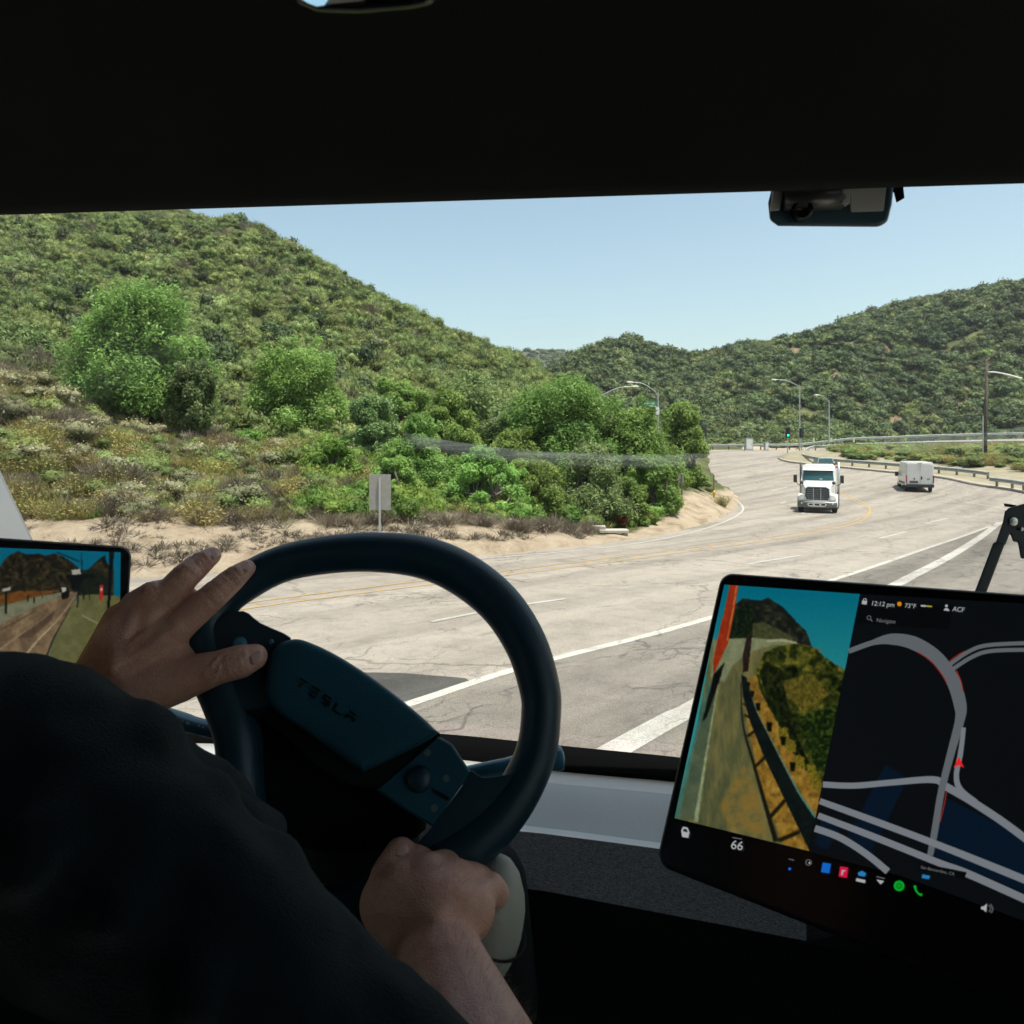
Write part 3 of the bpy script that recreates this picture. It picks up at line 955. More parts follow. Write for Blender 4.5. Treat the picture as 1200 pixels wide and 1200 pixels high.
# ---- what nobody could count: scrub over the hills, grass on the bank
def scatter(name, pts, rot, scl, idx, protos, label_mat=None):
    me = bpy.data.meshes.new(name)
    me.vertices.add(len(pts)); me.vertices.foreach_set('co', np.asarray(pts, np.float32).ravel())
    for nm, typ, dat in (('rot', 'FLOAT_VECTOR', rot), ('scl', 'FLOAT_VECTOR', scl), ('idx', 'INT', idx)):
        at = me.attributes.new(nm, typ, 'POINT')
        at.data.foreach_set('vector' if typ == 'FLOAT_VECTOR' else 'value', np.asarray(dat, np.int32 if typ == 'INT' else np.float32).ravel())
    o = bpy.data.objects.new(name, me); C.objects.link(o)
    col = bpy.data.collections.new(name + '_kinds')
    for k, pm in enumerate(protos):
        po = bpy.data.objects.new(name + '_kind', pm); col.objects.link(po)
    ng = bpy.data.node_groups.new(name + '_spread', 'GeometryNodeTree')
    ng.interface.new_socket('Geometry', in_out='INPUT', socket_type='NodeSocketGeometry')
    ng.interface.new_socket('Geometry', in_out='OUTPUT', socket_type='NodeSocketGeometry')
    gi = ng.nodes.new('NodeGroupInput'); go = ng.nodes.new('NodeGroupOutput')
    ci = ng.nodes.new('GeometryNodeCollectionInfo'); ci.inputs['Collection'].default_value = col
    ci.inputs['Separate Children'].default_value = True; ci.inputs['Reset Children'].default_value = True
    ip = ng.nodes.new('GeometryNodeInstanceOnPoints'); ip.inputs['Pick Instance'].default_value = True
    def na(nm, t):
        a = ng.nodes.new('GeometryNodeInputNamedAttribute'); a.data_type = t; a.inputs['Name'].default_value = nm; return a.outputs['Attribute']
    ng.links.new(gi.outputs[0], ip.inputs['Points']); ng.links.new(ci.outputs[0], ip.inputs['Instance'])
    ng.links.new(na('idx', 'INT'), ip.inputs['Instance Index']); ng.links.new(na('scl', 'FLOAT_VECTOR'), ip.inputs['Scale'])
    er = ng.nodes.new('FunctionNodeEulerToRotation'); ng.links.new(na('rot', 'FLOAT_VECTOR'), er.inputs[0]); ng.links.new(er.outputs[0], ip.inputs['Rotation'])
    ng.links.new(ip.outputs[0], go.inputs[0])
    md = o.modifiers.new('spread', 'NODES'); md.node_group = ng
    return tag(o, kind='stuff')


def fill(name, n, xr, yr, smin, smax, keys_w, ok, sq=(.7, 1.05), sink=.15):
    pts = []; rot = []; scl = []; idx = []
    protos = []; index = {}
    for k, w in keys_w:
        index[k] = (len(protos), len(KIND[k])); protos += KIND[k]
    while len(pts) < n:
        # uniform over world area
        Y = math.sqrt(yr[0] ** 2 + (yr[1] ** 2 - yr[0] ** 2) * rg.random()); px = xr[0] + (xr[1] - xr[0]) * rg.random()
        if not ok(px, Y): continue
        s = smin + (smax - smin) * rg.random() ** 1.6
        p = gpt(px, Y); k = pick(keys_w); b, m_ = index[k]
        pts.append((p.x, p.y, p.z - sink * s)); rot.append((rg.normal() * .1, rg.normal() * .1, rg.random() * 6.28))
        scl.append((s, s, s * (sq[0] + (sq[1] - sq[0]) * rg.random()))); idx.append(b + int(rg.integers(m_)))
    return scatter(name, pts, rot, scl, idx, protos)


def on_hill(px, Y):
    if px > 780 and Y < 118: return False
    if Y < edge_Y(px) + 7: return False
    if px > 640 and Y > 100: return False
    return float(vnoise(np.array((px - 600) / FPX * Y / 7.), np.array(Y / 7.), 21)) > .18 or rg.random() < .45


# larger hillside shrubs near the foot of the hill: things of their own
n0 = len(shrubs)
TXT['hill_shrub'] = ('dense rounded scrub bush standing %s', 'shrub')
tries = 0
while len(shrubs) < n0 + 45 and tries < 3000:
    tries += 1
    px = -20 + 640 * rg.random(); Y = 44 + 22 * rg.random()
    if not on_hill(px, Y): continue
    s = 1.3 + .7 * rg.random()
    if far_enough(px, Y, s, .5): put_shrub('hill_shrub', px, 400, Y, s, 'at the foot of the left hillside', .85)

fill('hillside_scrub', 13500, (-200, 690), (42, 182), .55, 2.3, [('hill_shrub', 9), ('chaparral_shrub', 2.5), ('sage_shrub', .12), ('dry_shrub', .22), ('oak_shrub', .9)], on_hill, (.95, 1.35))


def on_far(px, Y):
    X = (px - 600) / FPX * Y
    if bare(px, Y, gz(X, Y)) > .55 or bare(px, Y, gz(X, Y) + 3) > .8: return False
    v = float(vnoise(np.array(X / 16.), np.array(Y / 16.), 22))
    return v > (.16 if px < 830 else .22) or rg.random() < .25


fill('distant_scrub', 8600, (600, 1330), (150, 285), 1.0, 4.3, [('oak_shrub', 6), ('hill_shrub', 1.6)], on_far, (.75, 1.15), .2)
fill('valley_scrub', 900, (800, 1400), (121, 152), .7, 1.6, [('oak_shrub', 1), ('hill_shrub', 2)], lambda x, Y: True)
# scrub on the faded ridges
def ridge_fill(name, prof, Y0, Y1, n):
    pts = []; rot = []; scl = []; idx = []
    xs = [p for p, _ in prof]; yv = [q for _, q in prof]
    for _ in range(n):
        px = xs[0] + (xs[-1] - xs[0]) * rg.random(); t = rg.random() ** .5
        Y = Y0 + (Y1 - Y0) * t; top = CAMZ - (float(np.interp(px, xs, yv)) - HOR) / FPX * Y1
        X = (px - 600) / FPX * Y
        s = 2.5 + 4.5 * rg.random()
        pts.append((X, Y, -26 + (top + 26) * t ** .8 - .3 * s)); rot.append((0, 0, rg.random() * 6)); scl.append((s, s, s * .9)); idx.append(int(rg.integers(len(KIND['oak_shrub']))))
    return scatter(name, pts, rot, scl, idx, KIND['oak_shrub'])
ridge_fill('ridge_scrub', [(560, 418), (600, 414), (630, 412), (665, 413), (700, 420)], 560, 760, 700)
ridge_fill('ridge_scrub', [(870, 416), (905, 406), (960, 392), (1000, 378), (1050, 362), (1100, 350), (1250, 335)], 450, 560, 1100)


# grass tufts
def tuft(nm, mtl, n=60, h=.30, sp=.34):
    V, F = twig_quads(rg, n, h, sp, .012)
    return plantmesh(nm, [(V, F, 0)], [mtl])
KIND['tuft_straw'] = [tuft('straw_tuft', straw) for _ in range(3)]
KIND['tuft_green'] = [tuft('green_tuft', weed) for _ in range(3)]
KIND['tuft_litter'] = [tuft('litter_tuft', drybr, 30, .16, .4) for _ in range(2)]


def on_bank(px, Y):
    e = edge_Y(px)
    return e + 3.9 < Y < 58 and px < 790
fill('grass', 4200, (330, 790), (22, 58), .7, 1.7, [('tuft_straw', 3), ('tuft_green', 4), ('tuft_litter', .6)], on_bank, sink=0)
fill('dry_grass', 2600, (-150, 420), (19, 50), .6, 1.5, [('tuft_straw', 4), ('tuft_green', 1.4), ('tuft_litter', 1.6)], on_bank, sink=0)
fill('dead_litter', 430, (-150, 700), (18, 30), .7, 1.6, [('tuft_litter', 1)], lambda x, Y: edge_Y(x) + .6 < Y < edge_Y(x) + 4 and float(vnoise(np.array((x - 600) / FPX * Y / 1.6), np.array(Y / 1.6), 33)) > .55, sink=0)

fill('bank_scrub', 620, (-120, 430), (20, 50), .45, 1.15, [('flowering_shrub', 1.3), ('sage_shrub', 1.0), ('dry_shrub', 1.8), ('chaparral_shrub', 2.2), ('straw_shrub', 4)], on_bank, (.7, 1.1))
fill('weed_cover', 1150, (360, 760), (23, 52), .5, 1.15, [('green_shrub', 5), ('chaparral_shrub', 1.2), ('straw_shrub', .8)], on_bank, (.8, 1.2))

# ---- trees
def tree(name, px, Y, base_py, crown, leafm, label, nleaf=15000, nl=30, leaf=.14, seed=0, trunks=3, group=None, lobe=.25, core=.5):
    """crown = (px0, py0, px1, py1) box of the crown in the picture, taken at depth Y"""
    r = np.random.default_rng(seed)
    cx = (crown[0] + crown[2]) / 2; k = Y / FPX
    w = (crown[2] - crown[0]) * k / 2; h = (crown[3] - crown[1]) * k / 2
    X = (px - 600) * k; zg = gz(X, Y) - .1
    cz = CAMZ - ((crown[1] + crown[3]) / 2 - HOR) * k; cX = (cx - 600) * k
    t = empty(name, (X, Y, zg)); tag(t, label, 'bush' if 'bush' in name else 'tree', group)
    lobes = []
    for i in range(nl):
        an = r.random() * 6.283; q = r.random() ** .42; zz01 = r.random() ** 1.15
        lr = lobe * (.7 + .6 * r.random()) * min(w, h) * 1.15
        rw = math.sqrt(max(0, 1 - zz01 ** 1.9)); x = cX - X + math.cos(an) * max(w - lr * .8, .1) * q * rw; y = math.sin(an) * max(w * .85 - lr * .8, .1) * q * rw
        z = cz - zg - h + lr * .7 + zz01 * max(2 * h - lr * 1.5, .1)
        if z < lr * .5: z = lr * .5
        lobes.append((x, y, z, lr, lr, lr * (.75 + .3 * r.random())))
    nleaf = int(nleaf * 1.9); leaf *= .72
    parts = [(*leaf_cloud(r, lobes, nleaf, leaf, .42, .45, .5), 0)]
    # sprays that break the outline
    spr = [(a + r.normal() * c * .65, b + r.normal() * c * .65, e + abs(r.normal()) * c * .5, c * .42, c * .42, c * .5) for a, b, e, c, _, _ in lobes for _ in range(3)]
    parts.append((*leaf_cloud(r, spr, nleaf // 4, leaf, .4, .6, .3), 0))
    V, F, Mi = join(parts)
    fastmesh('crown', V, F, leafm, t)
    m = MB()
    fz = .0
    for i in range(trunks):
        a = r.random() * 6.28; s = .14 * w
        p0 = Vector((math.cos(a) * s, math.sin(a) * s, 0))
        lo = sorted(lobes, key=lambda q: r.random())[:7]
        fork = Vector((cX - X + r.normal() * w * .2, r.normal() * w * .2, max(.5, (cz - zg - h * .45))))
        m.tube(catmull([p0, p0.lerp(fork, .5) + Vector((r.normal() * .1, r.normal() * .1, 0)), fork], 4), [.13, .125, .12, .115, .11, .1, .1, .09, .09], 8)
        for q in lo:
            e = Vector(q[:3])
            m.tube(catmull([fork, fork.lerp(e, .5) + Vector((r.normal(), r.normal(), r.normal())) * .15, e], 3), [.07, .06, .055, .05, .04, .03, .02], 6)
    m.build('trunk', bark, t, smooth=True)
    return t


tree('leafy_tree', 165, 39, 495, (72, 330, 252, 496), lime, 'large fresh green round tree on the hillside above the steering wheel hand', 36000, 70, .13, 1, 5)
tree('leafy_tree', 228, 37.5, 498, (190, 420, 262, 505), silver, 'grey green bush tree pressed against the big bright green tree', 12000, 34, .11, 2, 3)
tree('leafy_tree', 345, 45, 508, (280, 400, 412, 512), lime, 'smaller fresh green tree standing alone uphill of the road sign', 24000, 56, .13, 3, 4)
tree('leafy_tree', 25, 46, 470, (-60, 376, 92, 470), silver, 'pale hazy green tree behind the cream flowered knoll', 16000, 30, .15, 4, 3)
tree('leafy_tree', 455, 54, 510, (410, 440, 520, 515), mid, 'dark green bushy tree uphill of the tree clump', 11000, 26, .15, 5, 3)
tree('leafy_tree', 540, 45, 560, (478, 436, 618, 565), silver, 'silvery green tree at the uphill end of the clump', 22000, 50, .13, 6, 3)
tree('leafy_tree', 650, 40, 590, (570, 436, 745, 600), mid, 'tallest broad green tree in the middle of the clump', 32000, 66, .13, 7, 4)
tree('leafy_tree', 742, 41, 590, (678, 476, 812, 606), mid, 'green tree in the clump below the street name sign', 28000, 56, .13, 8, 4)
tree('leafy_tree', 800, 51, 570, (762, 472, 838, 580), mid, 'last tree of the clump reaching over the bend', 18000, 44, .15, 9, 3)
tree('leafy_tree', 690, 34.5, 625, (622, 520, 768, 628), silver, 'low silvery tree hanging over the concrete slab', 17000, 34, .11, 10, 3)
tree('leafy_tree', 598, 36, 590, (540, 500, 662, 596), mid, 'dense low tree at the front of the clump with deep green leaves', 13000, 26, .12, 11, 3)
tree('leafy_tree', 765, 37, 600, (726, 528, 802, 612), mid, 'small rounded tree at the sand slope end of the clump', 10000, 20, .12, 12, 3)
for i, (px, y0, x0, x1, y1, m_, lab, n_) in enumerate((
    (432, 468, 388, 482, 548, silver, 'grey green bush at the left end of the dense roadside thicket', 12000),
    (487, 492, 440, 540, 578, mid, 'rounded green bush in the thicket right of the road sign', 13000),
    (525, 462, 476, 575, 552, mid, 'tall green bush in the thicket where the dusty streak begins', 14000),
    (560, 528, 512, 622, 602, lime, 'bright yellow green bush low at the front of the thicket', 12000),
    (458, 540, 424, 500, 598, lime, 'small bright green bush just right of the road sign', 8000),
    (606, 470, 556, 656, 562, silver, 'silvery bush between the two broad trees of the clump', 14000),
    (625, 548, 580, 668, 612, mid, 'low deep green bush above the dry brush at the road edge', 10000),
    (395, 520, 356, 430, 575, weed, 'weedy green bush on the slope left of the road sign', 8000),
    (735, 565, 698, 772, 618, mid, 'low green bush right behind the concrete slab', 9000))):
    Yb_ = bank(px, y1 - 6)
    tree('leafy_bush', px, Yb_, y1, (x0, y0 - 6, x1, y1), m_, lab, int(n_ * 1.3), 46, .088 * Yb_ / 32, 50 + i, 3, lobe=.21)
# dark low oak on the island and its scrub
KIND['island_bush'] = KIND['chaparral_shrub']
# --------------------------------------------------------- street furniture
galv = mat('galvanised_steel', (.40, .41, .40), (.31, .32, .31), 3, .5, .15)
post_m = mat('weathered_post', (.16, .13, .10), (.10, .085, .07), 8, .85)
grey_paint = mat('grey_metal_paint', (.42, .44, .44), (.34, .36, .36), 4, .5, .3)
white_metal = mat('white_sign_face', (.66, .66, .62), (.58, .58, .55), 5, .5)
sign_back = mat('sign_back_aluminium', (.30, .285, .26), (.25, .24, .22), 8, .6, .3)
black_m = mat('black_housing', (.012, .013, .013), None, rough=.5)
conc = mat('concrete', (.46, .42, .36), (.34, .31, .27), 3, .9, bump=.3, bscale=20)


def guardrail(name, path, label, spacing=2.0, zf=None, off=(0, 0), h=.74, group=None):
    pts = [Vector(p) for p in path]
    t = empty(name, pts[0]); tag(t, label, 'guardrail', group)
    o = pts[0]
    prof = [(-.00, -.38), (.08, -.34), (.085, -.25), (.0, -.21), (.0, -.17), (.085, -.13), (.08, -.04), (0, 0)]
    secs = []
    for i, p in enumerate(pts):
        d = pts[min(i + 1, len(pts) - 1)] - pts[max(i - 1, 0)]; d.z = 0; d.normalize(); q = Vector((d.y, -d.x, 0))
        secs.append([p - o + q * (a + .02) + Vector((0, 0, h + b)) for a, b in prof] + [p - o + q * (a - .015) + Vector((0, 0, h + b)) for a, b in reversed(prof)])
    m = MB(); m.loft(secs, True, True); m.build('rail', galv, t, smooth=False)
    acc = 0; nxt = .6; last = None
    for i in range(len(pts) - 1):
        seg = (pts[i + 1] - pts[i]).length
        while nxt <= acc + seg:
            p = pts[i].lerp(pts[i + 1], (nxt - acc) / seg) - o
            d = (pts[i + 1] - pts[i]).normalized(); q = Vector((d.y, -d.x, 0))
            a = math.atan2(d.y, d.x)
            if last is None:
                m = MB(); m.box((0, 0, h / 2 - .08), (.15, .15, h + .16)); m.box((0, -.10, h - .15), (.12, .08, .3))
                last = m.build('post', post_m, t)
                pp = last
            else:
                pp = last.copy(); C.objects.link(pp); pp.parent = t
            pp.location = p - q * .10; pp.rotation_euler = (0, 0, a)
            nxt += spacing
        acc += seg
    return t


def rpath(pp, n=8): return catmull([RP(*p) for p in pp], n)


# across the canyon edge at the far side
def fpath(pp, Y, n=6):
    return catmull([P(px, py, y) for (px, py), y in zip(pp, Y)], n)
guardrail('guardrail', catmull([P(812, 528.2, 116.9), P(860, 528, 116.9), P(920, 527.6, 117.5), P(945, 526.2, 121.2)] + [ramp_pt(x, True) + Vector((0, .2, 0)) for x in (970, 1000, 1050, 1100, 1200, 1300, 1400)], 8), 'long steel guardrail along the canyon edge behind the traffic signal', 2.6, h=1.05)
# island rails
fr = catmull([RP(*p) for p in [(940, 538), (952, 542.5), (975, 546.5), (1030, 551), (1098, 557), (1150, 562.5), (1172, 566)]], 8)
guardrail('guardrail', [Vector((p.x - .0, p.y + 1.6, road_z(p.y) + .16)) for p in fr], 'steel guardrail between the white van and the scrubby island', 2.0, h=.8)
br = catmull([RP(940, 537)] + [ramp_pt(x, False) + Vector((0, -.9, .0)) for x in (947, 962, 990, 1040, 1098, 1150, 1240, 1330)], 8)
guardrail('guardrail', br, 'steel guardrail on posts along the back of the scrubby island', 2.6, h=.95)
fr = catmull([RP(*p) for p in [(1168, 573), (1200, 577.5), (1260, 589)]], 8)
guardrail('guardrail', [Vector((p.x, p.y + .9, road_z(p.y) + .16)) for p in fr], 'end piece of guardrail above the kerb right of the utility pole', 1.6, h=.85)

# island scrub
def island_pt(px, py, lift=0.):
    Y = road_Y(py); X = (px - 600) / FPX * Y
    return Vector((X, Y, isl_z(X, Y) + lift))


TXT['island_shrub'] = ''
def isl_shrub(key, px, py, s, label, cat='shrub', sq=.8, grp=None):
    me = KIND[key][int(rg.integers(len(KIND[key])))]
    o = bpy.data.objects.new(key, me); C.objects.link(o)
    o.location = island_pt(px, py, -.1 * s); o.rotation_euler = (0, 0, rg.random() * 6.28); o.scale = (s, s, s * sq)
    tag(o, label, cat, grp)


isl_shrub('oak_shrub', 1120, 549, 1.6, 'dark purple grey bush on the island between the van and the utility pole', sq=.95)
isl_shrub('oak_shrub', 1190, 552, 2.0, 'dark green bush at the right end of the island behind the guardrail')
isl_shrub('hill_shrub', 1178, 545, 1.7, 'grey green bush right of the utility pole on the island')
isl_shrub('hill_shrub', 1184, 536, 1.3, 'small round dark bush on the crest of the island')
_ip = []; _ir = []; _is = []; _ii = []
for k in range(420):
    u = int(len(ISL[0]) * (.38 + .6 * rg.random())); v = 6 + int(14 * rg.random())
    p = ISL[v][min(u, len(ISL[0]) - 1)]
    s_ = .7 + .8 * rg.random()
    _ip.append((p.x + rg.normal() * .9, p.y + rg.normal() * .7, p.z - .1)); _ir.append((0, 0, rg.random() * 6.28)); _is.append((s_ * 1.2, s_ * 1.2, s_ * .75)); _ii.append(int(rg.integers(10)))
scatter('island_scrub', _ip, _ir, _is, _ii, KIND['straw_shrub'] + KIND['chaparral_shrub'] + KIND['hill_shrub'][:2])


# ---- road sign seen from the back
Ys = 22.6; p = P(445, 620, Ys); zg = gz(p.x, Ys)
t = empty('road_sign', (p.x, Ys, zg)); tag(t, 'plain grey back of a rectangular road sign on a post by the sandy bank', 'road sign')
top = CAMZ - (556 - HOR) / FPX * Ys - zg; bot = CAMZ - (598 - HOR) / FPX * Ys - zg
m = MB(); m.box((0, 0, (top - .1) / 2 - .15), (.055, .055, top - .1 + .3)); m.build('post', galv, t)
m = MB(); m.box((0, .045, (top + bot) / 2), (.68, .012, top - bot)); m.build('panel', sign_back, t, bevel=.004)
# second small sign / marker posts on the bend
def marker(px, y0, y1, Y, label, plate=False, name='marker_post'):
    p = P(px, y1, Y); z0 = gz(p.x, Y) - .1; z1 = CAMZ - (y0 - HOR) / FPX * Y
    t = empty(name, (p.x, Y, z0)); tag(t, label, 'post')
    m = MB(); m.box((0, 0, (z1 - z0) / 2), (.07, .05, z1 - z0)); m.build('post', mat('dark_steel_post', (.08, .07, .065), (.12, .10, .09), 6, .7), t)
    if plate:
        m = MB(); m.box((-.05, .04, z1 - z0 - .25), (.30, .015, .46)); m.build('plate', sign_back, t)
marker(799, 556, 612, 39.5, 'thin dark post with a small plate on the sand slope', True)
marker(836.5, 556, 578, 50.5, 'thin dark post standing behind the yellow hydrant')
# hydrant
p = gpt(837, 49.5)
t = empty('fire_hydrant', p); tag(t, 'yellow fire hydrant on the sand slope at the bend', 'hydrant'); t.scale = (.72, .72, .72)
yel_m = mat('hydrant_yellow', (.55, .36, .03), (.45, .28, .03), 5, .5)
m = MB(); m.lathe([(.17, -.1), (.17, .04), (.12, .06), (.12, .52), (.15, .54), (.15, .58), (.12, .62), (.08, .70), (.03, .74)], (0, 0, 0)); m.build('barrel', yel_m, t, smooth=True)
m = MB(); m.tube([(-.22, 0, .42), (.22, 0, .42)], .06, 10); m.tube([(0, 0, .42), (0, -.22, .42)], .075, 10); m.build('nozzle', yel_m, t)
# drain head wall
Yd = 31.0
p = P(716, 631, Yd); t = empty('drain_headwall', (p.x, Yd, road_z(Yd))); tag(t, 'pale concrete slab of a roadside drain under the tree clump', 'drain')
m = MB(); m.box((.1, 0, .22), (1.25, .55, .13)); m.build('slab', conc, t, bevel=.02)
m = MB(); m.box((-.5, .1, .36), (.55, .35, .14)); m.build('block', conc, t, bevel=.02)
m = MB(); m.box((-.42, .05, .06), (.2, .4, .2)); m.box((.6, .05, .06), (.2, .4, .2)); m.build('footing', conc, t)

# ---- street lights
lamp_glass = mat('lamp_lens', (.5, .5, .47), None, rough=.3)


def street_lamp(px, ytop, ybase, Y, reach_px, label, rise_px=2, zbase=None, sag=False, gp=None):
    k = Y / FPX; X = (px - 600) * k
    zb = zbase if zbase is not None else CAMZ - (ybase - HOR) * k
    H = CAMZ - (ytop - HOR) * k - zb
    t = empty('street_lamp', (X, Y, zb)); tag(t, label, 'street lamp')
    m = MB(); m.tube([(0, 0, -.2), (0, 0, .02), (0, 0, H)], [.13, .125, .075], 10); m.box((0, 0, .02), (.42, .42, .05)); m.build('pole', grey_paint, t, smooth=False)
    rx = reach_px * k; rz = rise_px * k
    m = MB(); arm = catmull([(0, 0, H - .5), (rx * .18, 0, H - .5 + (rz + .5) * .45), (rx * .6, 0, H - .5 + (rz + .5) * .9), (rx, 0, H + rz)], 6); m.tube(arm, .05, 8); m.build('arm', grey_paint, t, smooth=True)
    s = 1 if rx > 0 else -1
    m = MB(); m.loft([[(rx + s * a, y * w, H + rz + z * h) for y, z in ((-1, .2), (-.6, 1), (.6, 1), (1, .2), (.8, -.6), (-.8, -.6))] for a, w, h in ((-.1, .08, .06), (.15, .16, .09), (.5, .17, .09), (.75, .08, .05))], True, True); m.build('lamp_head', white_metal, t, bevel=.01)
    m = MB(); m.box((rx + s * .35, 0, H + rz - .062), (.36, .2, .03)); m.build('lens', lamp_glass, t)
    return t


street_lamp(937, 451, 533, 104, -27, 'tall grey street lamp behind the green traffic signal', 6)
street_lamp(971.5, 469, 529, 110, -12, 'shorter grey street lamp right of the traffic signal', 6, zbase=road_z(110))
street_lamp(699, 466, 530, 84, 42, 'street lamp whose arm shows above the left part of the tree clump', 13)
ls = street_lamp(771, 460, 530, 92, -30, 'street lamp rising out of the trees beside the green street name sign', 12)
# street name sign on its mast
k = 92 / FPX
t = empty('street_name_sign', ((760 - 600) * k, 91.5, CAMZ - (473 - HOR) * k)); tag(t, 'green street name sign above the tree clump', 'street sign')
sg = mat('sign_green', (.01, .21, .15), None, rough=.4)
m = MB(); m.box((0, 0, 0), (17 * k, .03, 5.2 * k)); m.build('panel', sg, t, bevel=.03)
m = MB()
for i, (x, w) in enumerate(((-.62, .16), (-.42, .1), (-.27, .12), (-.10, .1), (.05, .14), (.22, .1), (.38, .12), (.55, .2))):
    m.box((x, -.018, -.02 + .03 * (i % 2)), (w * .85, .006, .16))
m.build('lettering', white_metal, t)
t2 = empty('signal_mast', ((771 - 600) * k, 92.0, CAMZ - (476 - HOR) * k)); tag(t2, 'thin mast arm that carries the street name sign and a small signal head', 'mast arm')
m = MB(); m.tube([(0, .1, -.1), (-19 * k, .1, .15)], [.08, .05], 8); m.build('arm', grey_paint, t2)
m = MB(); m.box((-1.0 * k, -.2, -6 * k), (.45, .3, .9)); m.build('signal_head', white_metal, t2, bevel=.03)

# ---- traffic signal
green_l = emit('green_signal_lens', (.02, .95, .55), 2.2)
red_off = mat('dark_red_lens', (.10, .008, .006), None, rough=.3); amb_off = mat('dark_amber_lens', (.08, .04, .005), None, rough=.3)


def signal(px, ytop, ybase, Y, label, face=-1, zbase=None, lit=True, pole=True):
    k = Y / FPX; X = (px - 600) * k; zb = zbase if zbase is not None else CAMZ - (ybase - HOR) * k
    H = CAMZ - (ytop - HOR) * k - zb
    t = empty('traffic_signal', (X, Y, zb)); tag(t, label, 'traffic signal')
    if pole:
        m = MB(); m.tube([(0, 0, -.2), (0, 0, H - 1.2)], .07, 10); m.build('pole', grey_paint, t)
    m = MB(); m.box((0, 0, H - .55), (.42, .26, 1.15)); m.box((0, -.06 * -face, H - .55), (.62, .02, 1.38)); m.build('signal_head', black_m, t, bevel=.02)
    for i, mm in enumerate((red_off, amb_off, green_l if lit else amb_off)):
        z = H - .2 - .36 * i
        m = MB(); m.lathe([(.13, 0), (.13, .02), (.07, .05), (.01, .06)], (0, face * .14, z), (0, face, 0), 16); m.build('lens', mm, t, smooth=True)
        m = MB(); m.strip([Vector((.155 * math.cos(a), face * .13, z + .155 * math.sin(a))) for a in np.linspace(-.4, 3.54, 14)], [Vector((.155 * math.cos(a), face * .34, z + .155 * math.sin(a))) for a in np.linspace(-.4, 3.54, 14)]); m.build('visor', black_m, t, solid=.01)
    return t


signal(923, 502, 538, 97, 'traffic signal showing green on the tip of the island', zbase=road_z(97) + .1)
signal(939.5, 503, 525, 103, 'dark unlit signal head beside the tall lamp pole', face=1, lit=False, zbase=road_z(103))
signal(825.5, 501, 525, 98, 'dark signal head facing away at the end of the tree clump', face=1, lit=False, zbase=road_z(98))
# utility boxes by the far rail
def ubox(px, w, y0, y1, Y, label):
    k = Y / FPX; X = (px - 600) * k; zb = road_z(Y) ; H = CAMZ - (y0 - HOR) * k - zb
    t = empty('utility_cabinet', (X, Y, zb)); tag(t, label, 'cabinet')
    m = MB(); m.box((0, 0, H / 2), (w * k, .7, H)); m.box((0, 0, .05), (w * k + .15, .85, .1)); m.box((0, 0, H + .02), (w * k + .08, .78, .05)); m.build('housing', grey_paint, t, bevel=.015)
    m = MB(); m.box((0, -.36, H * .52), (w * k * .82, .02, H * .8)); m.build('door', white_metal, t, bevel=.01)
    m = MB(); m.box((w * k * .3, -.385, H * .5), (.04, .03, .16)); m.build('handle', black_m, t)
ubox(877.5, 8.5, 513.5, 528, 114.5, 'larger grey utility cabinet in front of the far guardrail')
ubox(898, 4.2, 518, 527, 115, 'small narrow grey utility box in front of the far guardrail')
# little signs on the island and along the far rail
def small_sign(px, y0, w, h, ybase, label, m_=white_metal, Y=None, name='roadside_sign'):
    b = island_pt(px, ybase) if Y is None else Vector(((px - 600) / FPX * Y, Y, road_z(min(Y, 118))))
    k = b.y / FPX; H = CAMZ - (y0 - HOR) * k - b.z
    t = empty(name, b); tag(t, label, 'sign')
    m = MB(); m.box((0, 0, (H - .05) / 2), (.06, .06, H - .05)); m.build('post', galv, t)
    m = MB(); m.box((0, -.045, H - h * k / 2), (w * k, .015, h * k)); m.build('panel', m_, t, bevel=.005)
small_sign(1040, 519, 11, 9, 534, 'white rectangular sign on the island left of the van')
small_sign(1090, 526, 6.5, 9, 541, 'weathered pinkish sign above the roof of the van', mat('weathered_tan_sign', (.48, .39, .31), (.40, .32, .25), 4, .7))
small_sign(1045, 536, 2.6, 4, 545, 'tiny white marker plate in front of the island scrub')
for px, lab in ((953.5, 'pale yellow marker by the far guardrail just right of the tall lamp'), (974, 'pale yellow marker by the far guardrail at the shorter lamp'), (1000.5, 'pale yellow marker by the far guardrail above the rear island rail'), (1134, 'pale marker by the far guardrail left of the utility pole')):
    small_sign(px, 513, 2.2, 5, 527, lab, mat('marker_yellow', (.5, .52, .30), None, rough=.5), 116.3, 'marker_sign')

# ---- wooden utility pole with lamp arm
Yp = 72.; k = Yp / FPX; b = island_pt(1154.5, 549)
Yp = b.y; k = Yp / FPX
t = empty('utility_pole', (b.x, Yp, b.z - .2)); tag(t, 'tall brown wooden utility pole on the island with a long lamp arm', 'utility pole')
H = CAMZ - (418 - HOR) * k - b.z
m = MB(); m.tube([(0, 0, 0), (.05, 0, H * .5), (.22, 0, H)], [.20, .17, .13], 12); m.build('pole', mat('old_pole_wood', (.10, .078, .06), (.055, .042, .034), 6, .9, bump=.5, bscale=25), t, smooth=True)
m = MB(); za = CAMZ - (434 - HOR) * k - b.z
m.tube(catmull([(.2, -.15, za), (1.2, -.15, za - .05), (2.6, -.15, za - .35), (4.0, -.15, za - .75)], 5), [.06 + .05 * i / 15 for i in range(16)], 10); m.build('lamp_arm', white_metal, t, smooth=True)
m = MB(); m.box((-.28, -.05, 2.4), (.09, .09, 5.2)); m.build('conduit', grey_paint, t)
